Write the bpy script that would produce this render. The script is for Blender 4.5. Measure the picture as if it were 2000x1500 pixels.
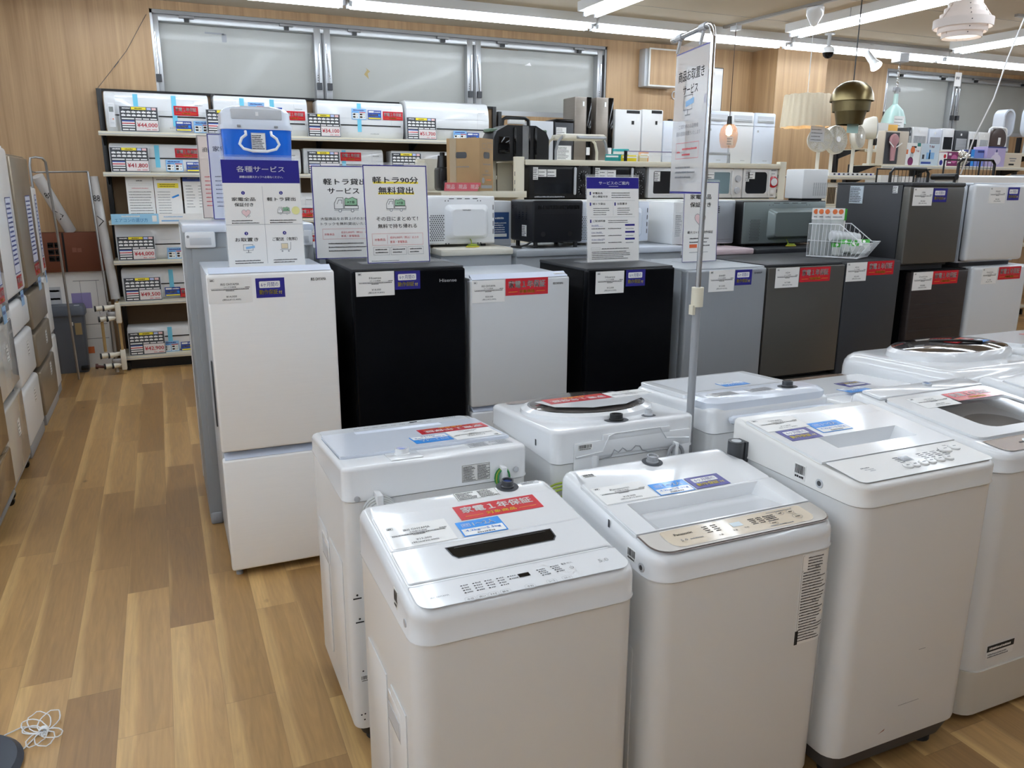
import bpy, bmesh, math, random
from mathutils import Matrix, Vector
random.seed(7)
SC = bpy.context.scene
COL = SC.collection
for o in list(bpy.data.objects):
    bpy.data.objects.remove(o)

# ------------------------------------------------------------------ camera
def cam_matrix(yaw, pitch, roll, loc):
    cy, sy, cp, sp = math.cos(yaw), math.sin(yaw), math.cos(pitch), math.sin(pitch)
    f = Vector((sy*cp, cy*cp, -sp)); r = Vector((cy, -sy, 0)); u = r.cross(f)
    cr, sr = math.cos(roll), math.sin(roll)
    r2 = cr*r + sr*u; u2 = -sr*r + cr*u
    M = Matrix((r2, u2, -f)).transposed().to_4x4()
    M.translation = loc
    return M
cd = bpy.data.cameras.new('camera'); cam = bpy.data.objects.new('camera', cd); COL.objects.link(cam)
cd.sensor_width = 36; cd.sensor_fit = 'HORIZONTAL'; cd.lens = 1540/2000*36; cd.clip_start = 0.05
cam.matrix_world = cam_matrix(0.41372, 0.246357, 0.00416, Vector((0, 0, 1.57)))
SC.camera = cam

# ------------------------------------------------------------------ world, view
w = bpy.data.worlds.new('world'); SC.world = w; w.use_nodes = True
w.node_tree.nodes['Background'].inputs[0].default_value = (.95, .97, 1, 1)
w.node_tree.nodes['Background'].inputs[1].default_value = 0.25
SC.view_settings.view_transform = 'Standard'; SC.view_settings.look = 'None'
SC.view_settings.gamma = 1; SC.view_settings.use_curve_mapping = False
SC.view_settings.exposure = 0.2
TUBE_POWER = 20.0
SC.cycles.max_bounces = 8; SC.cycles.diffuse_bounces = 4; SC.cycles.glossy_bounces = 4
SC.cycles.transmission_bounces = 6; SC.cycles.transparent_max_bounces = 12
SC.cycles.sample_clamp_indirect = 6.0; SC.cycles.caustics_reflective = False; SC.cycles.caustics_refractive = False

# ------------------------------------------------------------------ materials
MATS = {}
def lin(c):
    return tuple((x/12.92 if x <= .04045 else ((x+.055)/1.055)**2.4) for x in c)
def M(name, col=None, rough=.4, metal=0., emit=0., alpha=1., trans=0., coat=0., bump=0., bscale=200., spec=.5, ior=1.45, var=0., vscale=3., vstretch=(1,1,1)):
    """colours are given as sRGB 0-255"""
    if name in MATS: return MATS[name]
    m = bpy.data.materials.new(name); m.use_nodes = True
    nt = m.node_tree; b = nt.nodes['Principled BSDF']
    c = lin([x/255 for x in col])
    b.inputs['Base Color'].default_value = (*c, 1); b.inputs['Roughness'].default_value = rough
    b.inputs['Metallic'].default_value = metal; b.inputs['Alpha'].default_value = alpha
    b.inputs['Transmission Weight'].default_value = trans; b.inputs['IOR'].default_value = ior
    b.inputs['Coat Weight'].default_value = coat; b.inputs['Coat Roughness'].default_value = .06
    b.inputs['Specular IOR Level'].default_value = spec
    if emit:
        b.inputs['Emission Color'].default_value = (*c, 1); b.inputs['Emission Strength'].default_value = emit
    if bump or var:
        tc = nt.nodes.new('ShaderNodeTexCoord'); mp = nt.nodes.new('ShaderNodeMapping')
        mp.inputs['Scale'].default_value = vstretch
        nt.links.new(tc.outputs['Object'], mp.inputs[0])
        n = nt.nodes.new('ShaderNodeTexNoise'); nt.links.new(mp.outputs[0], n.inputs['Vector'])
        n.inputs['Scale'].default_value = bscale if bump else vscale; n.inputs['Detail'].default_value = 3
        if bump:
            bp = nt.nodes.new('ShaderNodeBump'); bp.inputs['Strength'].default_value = bump; bp.inputs['Distance'].default_value = .002
            nt.links.new(n.outputs[0], bp.inputs['Height']); nt.links.new(bp.outputs[0], b.inputs['Normal'])
        if var:
            if bump:
                n = nt.nodes.new('ShaderNodeTexNoise'); nt.links.new(mp.outputs[0], n.inputs['Vector']); n.inputs['Scale'].default_value = vscale
            cr = nt.nodes.new('ShaderNodeMapRange'); cr.inputs[1].default_value = .3; cr.inputs[2].default_value = .7
            cr.inputs[3].default_value = 1-var; cr.inputs[4].default_value = 1+var
            nt.links.new(n.outputs[0], cr.inputs[0])
            mx = nt.nodes.new('ShaderNodeVectorMath'); mx.operation = 'SCALE'
            mx.inputs[0].default_value = c; nt.links.new(cr.outputs[0], mx.inputs['Scale'])
            nt.links.new(mx.outputs[0], b.inputs['Base Color'])
    MATS[name] = m
    return m
WHITE = M('white enamel', (232,233,233), .32, coat=.25)
WHITE2 = M('white plastic gloss', (236,238,240), .16, coat=.5)
WBLUE = M('cool white plastic', (222,229,240), .22, coat=.4)
WARMW = M('warm white plastic', (233,232,229), .3, coat=.2)
WSIDE = M('white panel satin', (226,226,224), .3, coat=.2)
GREYP = M('grey plastic', (150,152,155), .4)
LGREY = M('light grey plastic', (196,199,203), .35)
DGREY = M('dark grey plastic', (62,64,68), .4)
BLACK = M('black plastic', (16,16,18), .35)
BLACKG = M('black gloss', (6,6,8), .08, spec=.4)
SEAM = M('seam shadow gap', (70,72,76), .7)
PAPER = M('printed paper white', (246,246,244), .45, coat=.3)
PAPERW = M('poster paper', (246,245,242), .4, coat=.3)
INK = M('ink black', (28,28,30), .6)
INKG = M('ink grey', (120,122,126), .6)
INKL = M('ink light grey', (172,174,178), .6)
NAVY = M('sticker navy', (36,32,130), .3, coat=.4)
RED = M('sticker red', (196,24,40), .3, coat=.4)
REDI = M('ink red', (206,64,72), .5)
YEL = M('ink yellow', (244,224,60), .45)
BLU = M('sticker blue', (40,140,224), .35, coat=.3)
LBLU = M('card light blue', (142,190,232), .35, coat=.3)
TAPE = M('cyan masking tape', (118,204,232), .5)
GREENI = M('ink green', (150,196,160), .5)
CREAM = M('cream shelf steel', (222,216,196), .4)
CHROME = M('chrome', (215,217,220), .15, metal=1)
STEEL = M('brushed steel', (170,170,170), .35, metal=1)
RUBBER = M('rubber dark', (40,41,43), .6)
CLEAR = M('clear acrylic', (245,248,250), .05, alpha=.16, spec=.5)
FILM = M('clear film', (250,252,255), .08, alpha=.12)
TUBE = M('led tube', (234,244,255), .4, emit=TUBE_POWER)
CARD = M('cardboard', (160,130,92), .8, var=.06, vscale=6)
YGREEN = M('earth wire', (150,170,60), .5)

# ------------------------------------------------------------------ mesh builder
class Fr:
    """a local drawing plane: origin, x axis, y axis, normal"""
    def __init__(s, o, x=(1,0,0), y=(0,0,1)):
        s.o = Vector(o); s.x = Vector(x).normalized(); s.y = Vector(y).normalized(); s.n = s.x.cross(s.y).normalized()
    def p(s, a, b, c=0): return s.o + s.x*a + s.y*b + s.n*c
    def sub(s, a, b, c=0, rot=0):
        x = s.x*math.cos(rot)+s.y*math.sin(rot); y = -s.x*math.sin(rot)+s.y*math.cos(rot)
        return Fr(s.p(a, b, c), x, y)
GL = {}
def glyphs(t, bold=0, res=2):
    k = (t, bold, res)
    if k in GL: return GL[k]
    cu = bpy.data.curves.new('txt', 'FONT'); cu.body = t; cu.size = 1; cu.resolution_u = res; cu.offset = bold; cu.fill_mode = 'FRONT'
    ob = bpy.data.objects.new('txt', cu)
    me = ob.to_mesh()
    vs = [tuple(v.co[:2]) for v in me.vertices]; fs = [tuple(p.vertices) for p in me.polygons]
    ob.to_mesh_clear(); bpy.data.objects.remove(ob); bpy.data.curves.remove(cu)
    if vs:
        xs = [v[0] for v in vs]; ys = [v[1] for v in vs]
        bb = (min(xs), max(xs), min(ys), max(ys))
    else: bb = (0, 1, 0, 1)
    GL[k] = (vs, fs, bb)
    return GL[k]

NEST = {'lid': ('price_label', 'warranty_sticker', 'capacity_sticker', 'film_sheet', 'hand_slot', 'lid_glass', 'lid_window', 'lid_cover_panel', 'lid_handle'),
        'control_panel': ('button', 'display', 'power_button', 'dial', 'dial_ring'), 'door': ('price_label', 'warranty_sticker', 'brand_logo', 'window', 'handle', 'feature_sticker', 'door_groove')}
HOST = {}
class MB:
    def __init__(s):
        s.v = []; s.f = []; s.m = []; s.mats = []; s.sm = []
    def mi(s, mat):
        if mat not in s.mats: s.mats.append(mat)
        return s.mats.index(mat)
    def add(s, vs, fs, mat, smooth=True):
        n = len(s.v); i = s.mi(mat)
        s.v += [tuple(v) for v in vs]
        for f in fs: s.f.append(tuple(k+n for k in f)); s.m.append(i); s.sm.append(smooth)
        return s
    def box(s, x0, x1, y0, y1, z0, z1, mat, bev=0., seg=2):
        if bev <= 0:
            vs = [(x, y, z) for z in (z0, z1) for y in (y0, y1) for x in (x0, x1)]
            s.add(vs, [(0,2,3,1),(4,5,7,6),(0,1,5,4),(2,6,7,3),(0,4,6,2),(1,3,7,5)], mat); return s
        bm = bmesh.new(); bmesh.ops.create_cube(bm, size=1)
        for v in bm.verts:
            v.co = ((x0+x1)/2+v.co.x*(x1-x0), (y0+y1)/2+v.co.y*(y1-y0), (z0+z1)/2+v.co.z*(z1-z0))
        bev = min(bev, .49*min(abs(x1-x0), abs(y1-y0), abs(z1-z0)))
        bmesh.ops.bevel(bm, geom=list(bm.edges), offset=bev, segments=seg, affect='EDGES', profile=.5)
        s.addbm(bm, mat); return s
    def addbm(s, bm, mat):
        bm.verts.index_update()
        s.add([v.co[:] for v in bm.verts], [[v.index for v in f.verts] for f in bm.faces], mat); bm.free()
    def fbox(s, fr, x0, x1, y0, y1, z0, z1, mat, bev=0.):
        t = MB(); t.box(x0, x1, y0, y1, z0, z1, mat, bev); s.merge(t, fr); return s
    def merge(s, t, fr=None):
        n = len(s.v)
        s.v += [tuple(fr.p(*v)) if fr else v for v in t.v]
        mp = [s.mi(m) for m in t.mats]
        for f, m, q in zip(t.f, t.m, t.sm): s.f.append(tuple(k+n for k in f)); s.m.append(mp[m]); s.sm.append(q)
        return s
    def cyl(s, p0, p1, r, mat, n=16, r2=None, caps=True):
        p0 = Vector(p0); p1 = Vector(p1); d = (p1-p0).normalized()
        a = d.orthogonal().normalized(); b = d.cross(a); r2 = r if r2 is None else r2
        vs = [p0+(a*math.cos(2*math.pi*i/n)+b*math.sin(2*math.pi*i/n))*r for i in range(n)]
        vs += [p1+(a*math.cos(2*math.pi*i/n)+b*math.sin(2*math.pi*i/n))*r2 for i in range(n)]
        fs = [(i, (i+1) % n, n+(i+1) % n, n+i) for i in range(n)]
        if caps: fs += [tuple(reversed(range(n))), tuple(range(n, 2*n))]
        s.add(vs, fs, mat); return s
    def tube(s, pts, r, mat, n=8, closed=False):
        pts = [Vector(p) for p in pts]; m = len(pts); vs = []; a = None
        for i, p in enumerate(pts):
            if closed: d = pts[(i+1) % m]-pts[i-1]
            else: d = pts[min(i+1, m-1)]-pts[max(i-1, 0)]
            d.normalize()
            if a is None: a = d.orthogonal().normalized()
            else:
                a = a-d*a.dot(d)
                a = a.normalized() if a.length > 1e-6 else d.orthogonal().normalized()
            b = d.cross(a)
            vs += [p+(a*math.cos(2*math.pi*k/n)+b*math.sin(2*math.pi*k/n))*r for k in range(n)]
        fs = []
        for i in range(m if closed else m-1):
            j = (i+1) % m
            fs += [(i*n+k, i*n+(k+1) % n, j*n+(k+1) % n, j*n+k) for k in range(n)]
        if not closed: fs += [tuple(reversed(range(n))), tuple(range((m-1)*n, m*n))]
        s.add(vs, fs, mat); return s
    def lathe(s, prof, c, mat, n=32, fr=None):
        c = Vector(c); vs = []; m = len(prof)
        for r, z in prof:
            for k in range(n):
                a = 2*math.pi*k/n; q = (r*math.cos(a), r*math.sin(a), z)
                vs.append(fr.p(*q) if fr else c+Vector(q))
        fs = []
        for i in range(m-1):
            fs += [(i*n+k, i*n+(k+1) % n, (i+1)*n+(k+1) % n, (i+1)*n+k) for k in range(n)]
        s.add(vs, fs, mat); return s
    def loops(s, rings, mat, cap0=False, cap1=True, closed=True):
        n = len(rings[0]); vs = [p for r in rings for p in r]; fs = []
        for i in range(len(rings)-1):
            for k in range(n if closed else n-1):
                fs.append((i*n+k, i*n+(k+1) % n, (i+1)*n+(k+1) % n, (i+1)*n+k))
        if cap0: fs.append(tuple(reversed(range(n))))
        if cap1: fs.append(tuple(range((len(rings)-1)*n, len(rings)*n)))
        s.add(vs, fs, mat); return s
    def prism(s, fr, poly, z0, z1, mat):
        n = len(poly)
        if sum(poly[i][0]*poly[(i+1) % n][1]-poly[(i+1) % n][0]*poly[i][1] for i in range(n)) < 0: poly = poly[::-1]
        s.loops([[fr.p(a, b, z0) for a, b in poly], [fr.p(a, b, z1) for a, b in poly]], mat, True, True); return s
    # flat drawing on a plane (ink layers of real thickness above the paper)
    def q(s, fr, x0, x1, y0, y1, mat, lay=.001):
        s.add([fr.p(x0, y0, lay), fr.p(x1, y0, lay), fr.p(x1, y1, lay), fr.p(x0, y1, lay)], [(0,1,2,3)], mat, False); return s
    def poly(s, fr, pts, mat, lay=.001):
        s.add([fr.p(a, b, lay) for a, b in pts], [tuple(range(len(pts)))], mat, False); return s
    def line(s, fr, pts, t, mat, lay=.0013, closed=False):
        m = len(pts)
        for i in range(m if closed else m-1):
            a = Vector(pts[i]); b = Vector(pts[(i+1) % m]); d = (b-a)
            if d.length < 1e-7: continue
            d.normalize(); nn = Vector((-d.y, d.x))*t/2; e = d*t/2
            s.poly(fr, [a-e-nn, b+e-nn, b+e+nn, a-e+nn], mat, lay)
        return s
    def frame(s, fr, x0, x1, y0, y1, t, mat, lay=.0013):
        return s.line(fr, [(x0,y0),(x1,y0),(x1,y1),(x0,y1)], t, mat, lay, True)
    def disc(s, fr, x, y, r, mat, lay=.0011, n=16, ry=None):
        ry = ry or r
        return s.poly(fr, [(x+r*math.cos(2*math.pi*k/n), y+ry*math.sin(2*math.pi*k/n)) for k in range(n)], mat, lay)
    def text(s, fr, t, x, y, h, mat, al='C', w=None, bold=0, lay=.0015, res=2):
        """h = height of the glyph box; w = fixed width"""
        vs, fs, bb = glyphs(t, 0, res)
        sy = h/max(bb[3]-bb[2], .3); sx = sy
        W = (bb[1]-bb[0])
        if w: sx = w/max(W, 1e-3)
        ox = x-{'L': 0, 'C': .5, 'R': 1}[al]*W*sx
        for da, db in (((0, 0), (bold*1.3, 0), (-bold*1.3, 0), (0, bold), (0, -bold)) if bold else ((0, 0),)):
            s.add([fr.p(ox+(a+da-bb[0])*sx, y+(b+db-bb[2])*sy, lay) for a, b in vs], fs, mat, False)
        return s
    def dash(s, fr, x0, x1, y, h, mat, lay=.0013, rnd=random):
        """a line of print too small to read"""
        x = x0
        while x < x1-h*.6:
            a = h*rnd.uniform(.55, .95)
            hh = h*rnd.uniform(.7, 1)
            s.q(fr, x, min(x+a, x1), y, y+hh, mat, lay); x += a+h*rnd.uniform(.1, .3)
        return s
    def build(s, name, parent=None, loc=None, rot=0, ang=35):
        me = bpy.data.meshes.new(name); me.from_pydata(s.v, [], s.f)
        for m in s.mats: me.materials.append(m)
        me.polygons.foreach_set('material_index', s.m)
        me.polygons.foreach_set('use_smooth', s.sm)
        me.update()
        try: me.set_sharp_from_angle(angle=math.radians(ang))
        except Exception: pass
        o = bpy.data.objects.new(name, me); COL.objects.link(o)
        for host, guests in NEST.items():
            if parent and name in guests and (parent.name, host) in HOST: parent = HOST[(parent.name, host)]; break
        if parent:
            if name in NEST and not (name == 'door' and 'no_nest' in parent): HOST[(parent.name, name)] = o
            o.parent = parent
        if loc: o.location = loc
        if rot: o.rotation_euler = (0, 0, rot)
        return o
def tag(o, label, cat, group=None, kind=None):
    o['label'] = label; o['category'] = cat
    if group: o['group'] = group
    if kind: o['kind'] = kind
    return o
def thing(name, label, cat, loc=(0,0,0), rot=0, group=None):
    o = bpy.data.objects.new(name, None); COL.objects.link(o); o.empty_display_size = .05
    o.location = loc; o.rotation_euler = (0, 0, rot)
    return tag(o, label, cat, group)
def struct(o): o['kind'] = 'structure'; return o
def copy_tree(o, parent=None):
    c = o.copy(); COL.objects.link(c); c.parent = parent
    for ch in list(o.children): copy_tree(ch, c)
    return c
def rr(x0, x1, y0, y1, r, seg=5, rb=None):
    """rounded rectangle, counter-clockwise from the front-left corner; rb = radius of the back corners"""
    rb = r if rb is None else rb; out = []
    for cx, cy, a0, q in ((x0+r, y0+r, 180, r), (x1-r, y0+r, 270, r), (x1-rb, y1-rb, 0, rb), (x0+rb, y1-rb, 90, rb)):
        for k in range(seg+1):
            a = math.radians(a0+90*k/seg); out.append((cx+q*math.cos(a), cy+q*math.sin(a)))
    return out
# ------------------------------------------------------------------ stickers and labels
def sheet(mb, fr, w, h, mat=PAPER, t=.0006, r=0):
    mb.fbox(fr, 0, w, 0, h, 0, t, mat)
def price_label(fr, w, h, maker, item, price, tax, parent=None, name='price_label'):
    mb = MB(); sheet(mb, fr, w, h)
    mb.frame(fr, w*.06, w*.15, h*.86, h*.95, h*.008, INKG, .001); mb.dash(fr, w*.07, w*.14, h*.88, h*.05, INK)
    mb.text(fr, maker, w*.5, h*.70, h*.085, INK, w=min(w*.42, .0115*h/.1*len(maker)*.62))
    mb.text(fr, item, w*.5, h*.60, h*.055, INK, w=w*.28)
    mb.q(fr, w*.06, w*.94, h*.575, h*.582, INK)
    mb.dash(fr, w*.84, w*.96, h*.595, h*.03, INK)
    mb.dash(fr, w*.08, w*.93, h*.52, h*.035, INK); mb.dash(fr, w*.4, w*.6, h*.475, h*.03, INK)
    mb.text(fr, price, w*.52, h*.21, h*.085, INK, w=w*.24); mb.text(fr, tax, w*.52, h*.09, h*.085, INK, w=w*.42)
    return mb.build(name, parent)
def red_sticker(fr, w, h, parent=None, name='warranty_sticker'):
    mb = MB(); sheet(mb, fr, w, h, RED)
    mb.text(fr, '家電１年保証', w*.5, h*.44, h*.42, PAPER, w=w*.86, bold=.022, res=3)
    mb.text(fr, '対象商品', w*.5, h*.12, h*.2, YEL, w=w*.36, bold=.012)
    mb.q(fr, w*.07, w*.28, h*.2, h*.215, YEL); mb.q(fr, w*.72, w*.93, h*.2, h*.215, YEL)
    return mb.build(name, parent)
def navy_sticker(fr, w, h, parent=None, name='warranty_sticker'):
    mb = MB(); sheet(mb, fr, w, h, NAVY)
    mb.poly(fr, rr(w*.12, w*.84, h*.5, h*.84, h*.05, 3), PAPER, .0009)
    mb.text(fr, '6ヶ月間の', w*.48, h*.56, h*.22, NAVY, w=w*.6, lay=.0013)
    mb.text(fr, '動作保証', w*.43, h*.17, h*.24, YEL, w=w*.64, bold=.012); mb.text(fr, '付', w*.84, h*.17, h*.17, YEL, w=w*.12)
    return mb.build(name, parent)
def size_sticker(fr, w, h, a='1〜2人', b='4.2kg〜5.5kg', parent=None):
    mb = MB(); sheet(mb, fr, w, h, BLU)
    mb.q(fr, w*.03, w*.97, h*.04, h*.48, PAPER, .0009)
    mb.frame(fr, w*.1, w*.28, h*.62, h*.82, h*.015, PAPER, .0011); mb.text(fr, '目安', w*.19, h*.66, h*.12, PAPER, w=w*.13)
    mb.text(fr, a, w*.6, h*.58, h*.28, PAPER, w=w*.5, bold=.012)
    mb.text(fr, b, w*.5, h*.24, h*.16, BLU, w=w*.8, bold=.01, lay=.0013); mb.dash(fr, w*.32, w*.72, h*.08, h*.09, INKG, .0013)
    return mb.build('capacity_sticker', parent)
def small_print(fr, w, h, rows, parent=None, name='caution_label', mat=PAPER, cols=1, border=True, ink=INK):
    mb = MB(); sheet(mb, fr, w, h, mat)
    if border: mb.frame(fr, w*.02, w*.98, h*.02, h*.98, .0008, ink)
    for c in range(cols):
        for i in range(rows):
            y = h*(.06+.86*(i+.2)/rows); hh = min(h*.5/rows, .006)
            x0 = w*(c/cols+.05); mb.dash(fr, x0, x0+w/cols*random.uniform(.55, .88), y, hh, ink)
    return mb.build(name, parent)
def barcode(fr, w, h, parent=None, name='barcode_label'):
    mb = MB(); sheet(mb, fr, w, h); x = w*.06
    while x < w*.9:
        a = random.choice((.0008, .0015, .0024)); mb.q(fr, x, x+a, h*.35, h*.92, INK); x += a+random.choice((.0008, .0016))
    mb.dash(fr, w*.1, w*.9, h*.1, h*.16, INK)
    return mb.build(name, parent)
def logo(fr, t, w, h, mat=INK, parent=None, name='brand_logo', bold=.01):
    mb = MB(); mb.text(fr, t, 0, 0, h, mat, 'L', w=w, bold=bold, lay=.0008, res=3)
    return mb.build(name, parent)

# ------------------------------------------------------------------ the room
WOODM = {}
def wood_wall():
    m = bpy.data.materials.new('oak wall panel'); m.use_nodes = True; nt = m.node_tree; b = nt.nodes['Principled BSDF']; L = nt.links.new
    tc = nt.nodes.new('ShaderNodeTexCoord'); mp = nt.nodes.new('ShaderNodeMapping'); mp.inputs['Scale'].default_value = (9, 9, .35)
    L(tc.outputs['Object'], mp.inputs[0])
    n = nt.nodes.new('ShaderNodeTexNoise'); n.inputs['Scale'].default_value = 1.6; n.inputs['Detail'].default_value = 6; n.inputs['Roughness'].default_value = .6; n.inputs['Distortion'].default_value = .3
    L(mp.outputs[0], n.inputs['Vector'])
    mp2 = nt.nodes.new('ShaderNodeMapping'); mp2.inputs['Scale'].default_value = (110, 110, 1.6); L(tc.outputs['Object'], mp2.inputs[0])
    n2 = nt.nodes.new('ShaderNodeTexNoise'); n2.inputs['Scale'].default_value = 1; n2.inputs['Detail'].default_value = 3; L(mp2.outputs[0], n2.inputs['Vector'])
    ad = nt.nodes.new('ShaderNodeMath'); ad.operation = 'MULTIPLY_ADD'; ad.inputs[1].default_value = .35; L(n2.outputs[0], ad.inputs[0]); L(n.outputs[0], ad.inputs[2])
    cr = nt.nodes.new('ShaderNodeValToRGB'); e = cr.color_ramp.elements
    e[0].position = .42; e[0].color = (*lin((.60, .465, .325)), 1); e[1].position = .88; e[1].color = (*lin((.74, .61, .45)), 1)
    L(ad.outputs[0], cr.inputs[0]); L(cr.outputs[0], b.inputs['Base Color']); b.inputs['Roughness'].default_value = .5
    return m
def floor_mat():
    m = bpy.data.materials.new('vinyl plank floor'); m.use_nodes = True; nt = m.node_tree; b = nt.nodes['Principled BSDF']; L = nt.links.new
    def math_(op, a, c=None, d=None):
        n = nt.nodes.new('ShaderNodeMath'); n.operation = op
        for i, x in enumerate((a, c, d)):
            if x is None: continue
            if isinstance(x, (int, float)): n.inputs[i].default_value = x
            else: L(x, n.inputs[i])
        return n.outputs[0]
    def comb(x, y, z=0.):
        n = nt.nodes.new('ShaderNodeCombineXYZ')
        for i, q in enumerate((x, y, z)):
            if isinstance(q, (int, float)): n.inputs[i].default_value = q
            else: L(q, n.inputs[i])
        return n.outputs[0]
    tc = nt.nodes.new('ShaderNodeTexCoord'); sp = nt.nodes.new('ShaderNodeSeparateXYZ'); L(tc.outputs['Object'], sp.inputs[0])
    x, y = sp.outputs[0], sp.outputs[1]
    u = math_('DIVIDE', math_('ADD', x, .104-.0), .1505); ci = math_('FLOOR', u); fu = math_('FRACT', u)
    wn = nt.nodes.new('ShaderNodeTexWhiteNoise'); wn.noise_dimensions = '1D'; L(ci, wn.inputs['W'])
    v = math_('DIVIDE', math_('ADD', y, math_('MULTIPLY', wn.outputs[0], 3.0)), .92); ri = math_('FLOOR', v); fv = math_('FRACT', v)
    w2 = nt.nodes.new('ShaderNodeTexWhiteNoise'); w2.noise_dimensions = '2D'; L(comb(ci, ri), w2.inputs['Vector'])
    pid = w2.outputs[0]
    # printed boards: two strips of unequal width inside every plank, wandering edge
    nz = nt.nodes.new('ShaderNodeTexNoise'); nz.inputs['Scale'].default_value = 1
    L(comb(math_('MULTIPLY', ci, 7.31), math_('MULTIPLY', y, 1.6), math_('MULTIPLY', ri, 3.7)), nz.inputs['Vector']); nz.inputs['Detail'].default_value = 1
    edge = math_('ADD', math_('MULTIPLY', math_('SUBTRACT', nz.outputs[0], .5), .45), math_('MULTIPLY_ADD', pid, .42, -.02))
    sap = nt.nodes.new('ShaderNodeMapRange'); sap.interpolation_type = 'SMOOTHSTEP'
    L(math_('SUBTRACT', fu, edge), sap.inputs[0]); sap.inputs[1].default_value = -.09; sap.inputs[2].default_value = .09
    # grain
    g = nt.nodes.new('ShaderNodeTexNoise'); g.inputs['Scale'].default_value = 1; g.inputs['Detail'].default_value = 5; g.inputs['Roughness'].default_value = .62; g.inputs['Distortion'].default_value = .8
    L(comb(math_('MULTIPLY', x, 34), math_('MULTIPLY', y, 2.6), math_('MULTIPLY', pid, 40)), g.inputs['Vector'])
    # cathedral rings
    wv = nt.nodes.new('ShaderNodeTexWave'); wv.wave_type = 'RINGS'; wv.rings_direction = 'Z'; wv.inputs['Scale'].default_value = 1.7; wv.inputs['Distortion'].default_value = 9; wv.inputs['Detail'].default_value = 2; wv.inputs['Detail Scale'].default_value = .8
    L(comb(math_('MULTIPLY', math_('SUBTRACT', fu, math_('MULTIPLY_ADD', pid, .6, .3)), 2.0), math_('MULTIPLY', math_('SUBTRACT', fv, .5), 1.1), math_('MULTIPLY', pid, 9)), wv.inputs['Vector'])
    base = nt.nodes.new('ShaderNodeValToRGB'); e = base.color_ramp.elements
    e[0].position = 0; e[0].color = (*lin((.50, .375, .225)), 1); e[1].position = 1; e[1].color = (*lin((.655, .52, .335)), 1)
    e2 = base.color_ramp.elements.new(.5); e2.color = (*lin((.58, .45, .28)), 1)
    L(pid, base.inputs[0])
    mix = nt.nodes.new('ShaderNodeMix'); mix.data_type = 'RGBA'; mix.inputs[7].default_value = (*lin((.73, .60, .40)), 1)
    L(math_('MULTIPLY', math_('SUBTRACT', 1.0, sap.outputs[0]), .55), mix.inputs[0]); L(base.outputs[0], mix.inputs[6])
    g2 = nt.nodes.new('ShaderNodeTexNoise'); g2.inputs['Scale'].default_value = 1; g2.inputs['Detail'].default_value = 4; g2.inputs['Roughness'].default_value = .7; g2.inputs['Distortion'].default_value = .4
    L(comb(math_('MULTIPLY', x, 170), math_('MULTIPLY', y, 7), math_('MULTIPLY', pid, 20)), g2.inputs['Vector'])
    k = math_('ADD', math_('ADD', math_('MULTIPLY_ADD', g.outputs[0], .95, .56), math_('MULTIPLY', g2.outputs[0], .38)), math_('MULTIPLY', wv.outputs[0], .07))
    seamx = math_('LESS_THAN', math_('ABSOLUTE', math_('SUBTRACT', fu, .5)), .4935)
    seamy = math_('LESS_THAN', math_('ABSOLUTE', math_('SUBTRACT', fv, .5)), .4985)
    sm = math_('MULTIPLY_ADD', math_('MULTIPLY', seamx, seamy), .22, .78)
    vm = nt.nodes.new('ShaderNodeVectorMath'); vm.operation = 'SCALE'; L(mix.outputs[2], vm.inputs[0]); L(math_('MULTIPLY', k, sm), vm.inputs['Scale'])
    # knots
    vo = nt.nodes.new('ShaderNodeTexVoronoi'); vo.inputs['Scale'].default_value = 1; L(comb(math_('MULTIPLY', x, 3.1), math_('MULTIPLY', y, 2.0)), vo.inputs['Vector'])
    kn = nt.nodes.new('ShaderNodeMapRange'); L(vo.outputs['Distance'], kn.inputs[0]); kn.inputs[1].default_value = .012; kn.inputs[2].default_value = .05; kn.inputs[3].default_value = .5; kn.inputs[4].default_value = 1
    vm2 = nt.nodes.new('ShaderNodeVectorMath'); vm2.operation = 'SCALE'; L(vm.outputs[0], vm2.inputs[0]); L(kn.outputs[0], vm2.inputs['Scale'])
    L(vm2.outputs[0], b.inputs['Base Color']); b.inputs['Roughness'].default_value = .42
    rg = nt.nodes.new('ShaderNodeMapRange'); L(g.outputs[0], rg.inputs[0]); rg.inputs[3].default_value = .26; rg.inputs[4].default_value = .42; L(rg.outputs[0], b.inputs['Roughness'])
    bp = nt.nodes.new('ShaderNodeBump'); bp.inputs['Strength'].default_value = .12; bp.inputs['Distance'].default_value = .002; L(math_('MULTIPLY', g.outputs[0], sm), bp.inputs['Height']); L(bp.outputs[0], b.inputs['Normal'])
    return m
WOOD = wood_wall()
FLOORM = floor_mat()
CEILM = M('ceiling board', (196,184,164), .9, var=.02, vscale=1)
X0, X1, Y0, Y1, ZC = -3.2, 14.0, -6.0, 7.85, 3.08
mb = MB(); mb.box(X0, X1, Y0, Y1+.3, -.1, 0, FLOORM); struct(mb.build('floor'))
mb = MB(); mb.box(X0, X1, Y0, Y1+.3, ZC, ZC+.1, CEILM)
for yy in (6.32, 5.41, 4.5, 3.59): mb.box(X0, X1, yy, yy+.004, ZC-.001, ZC, INKG)
struct(mb.build('ceiling'))
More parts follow.
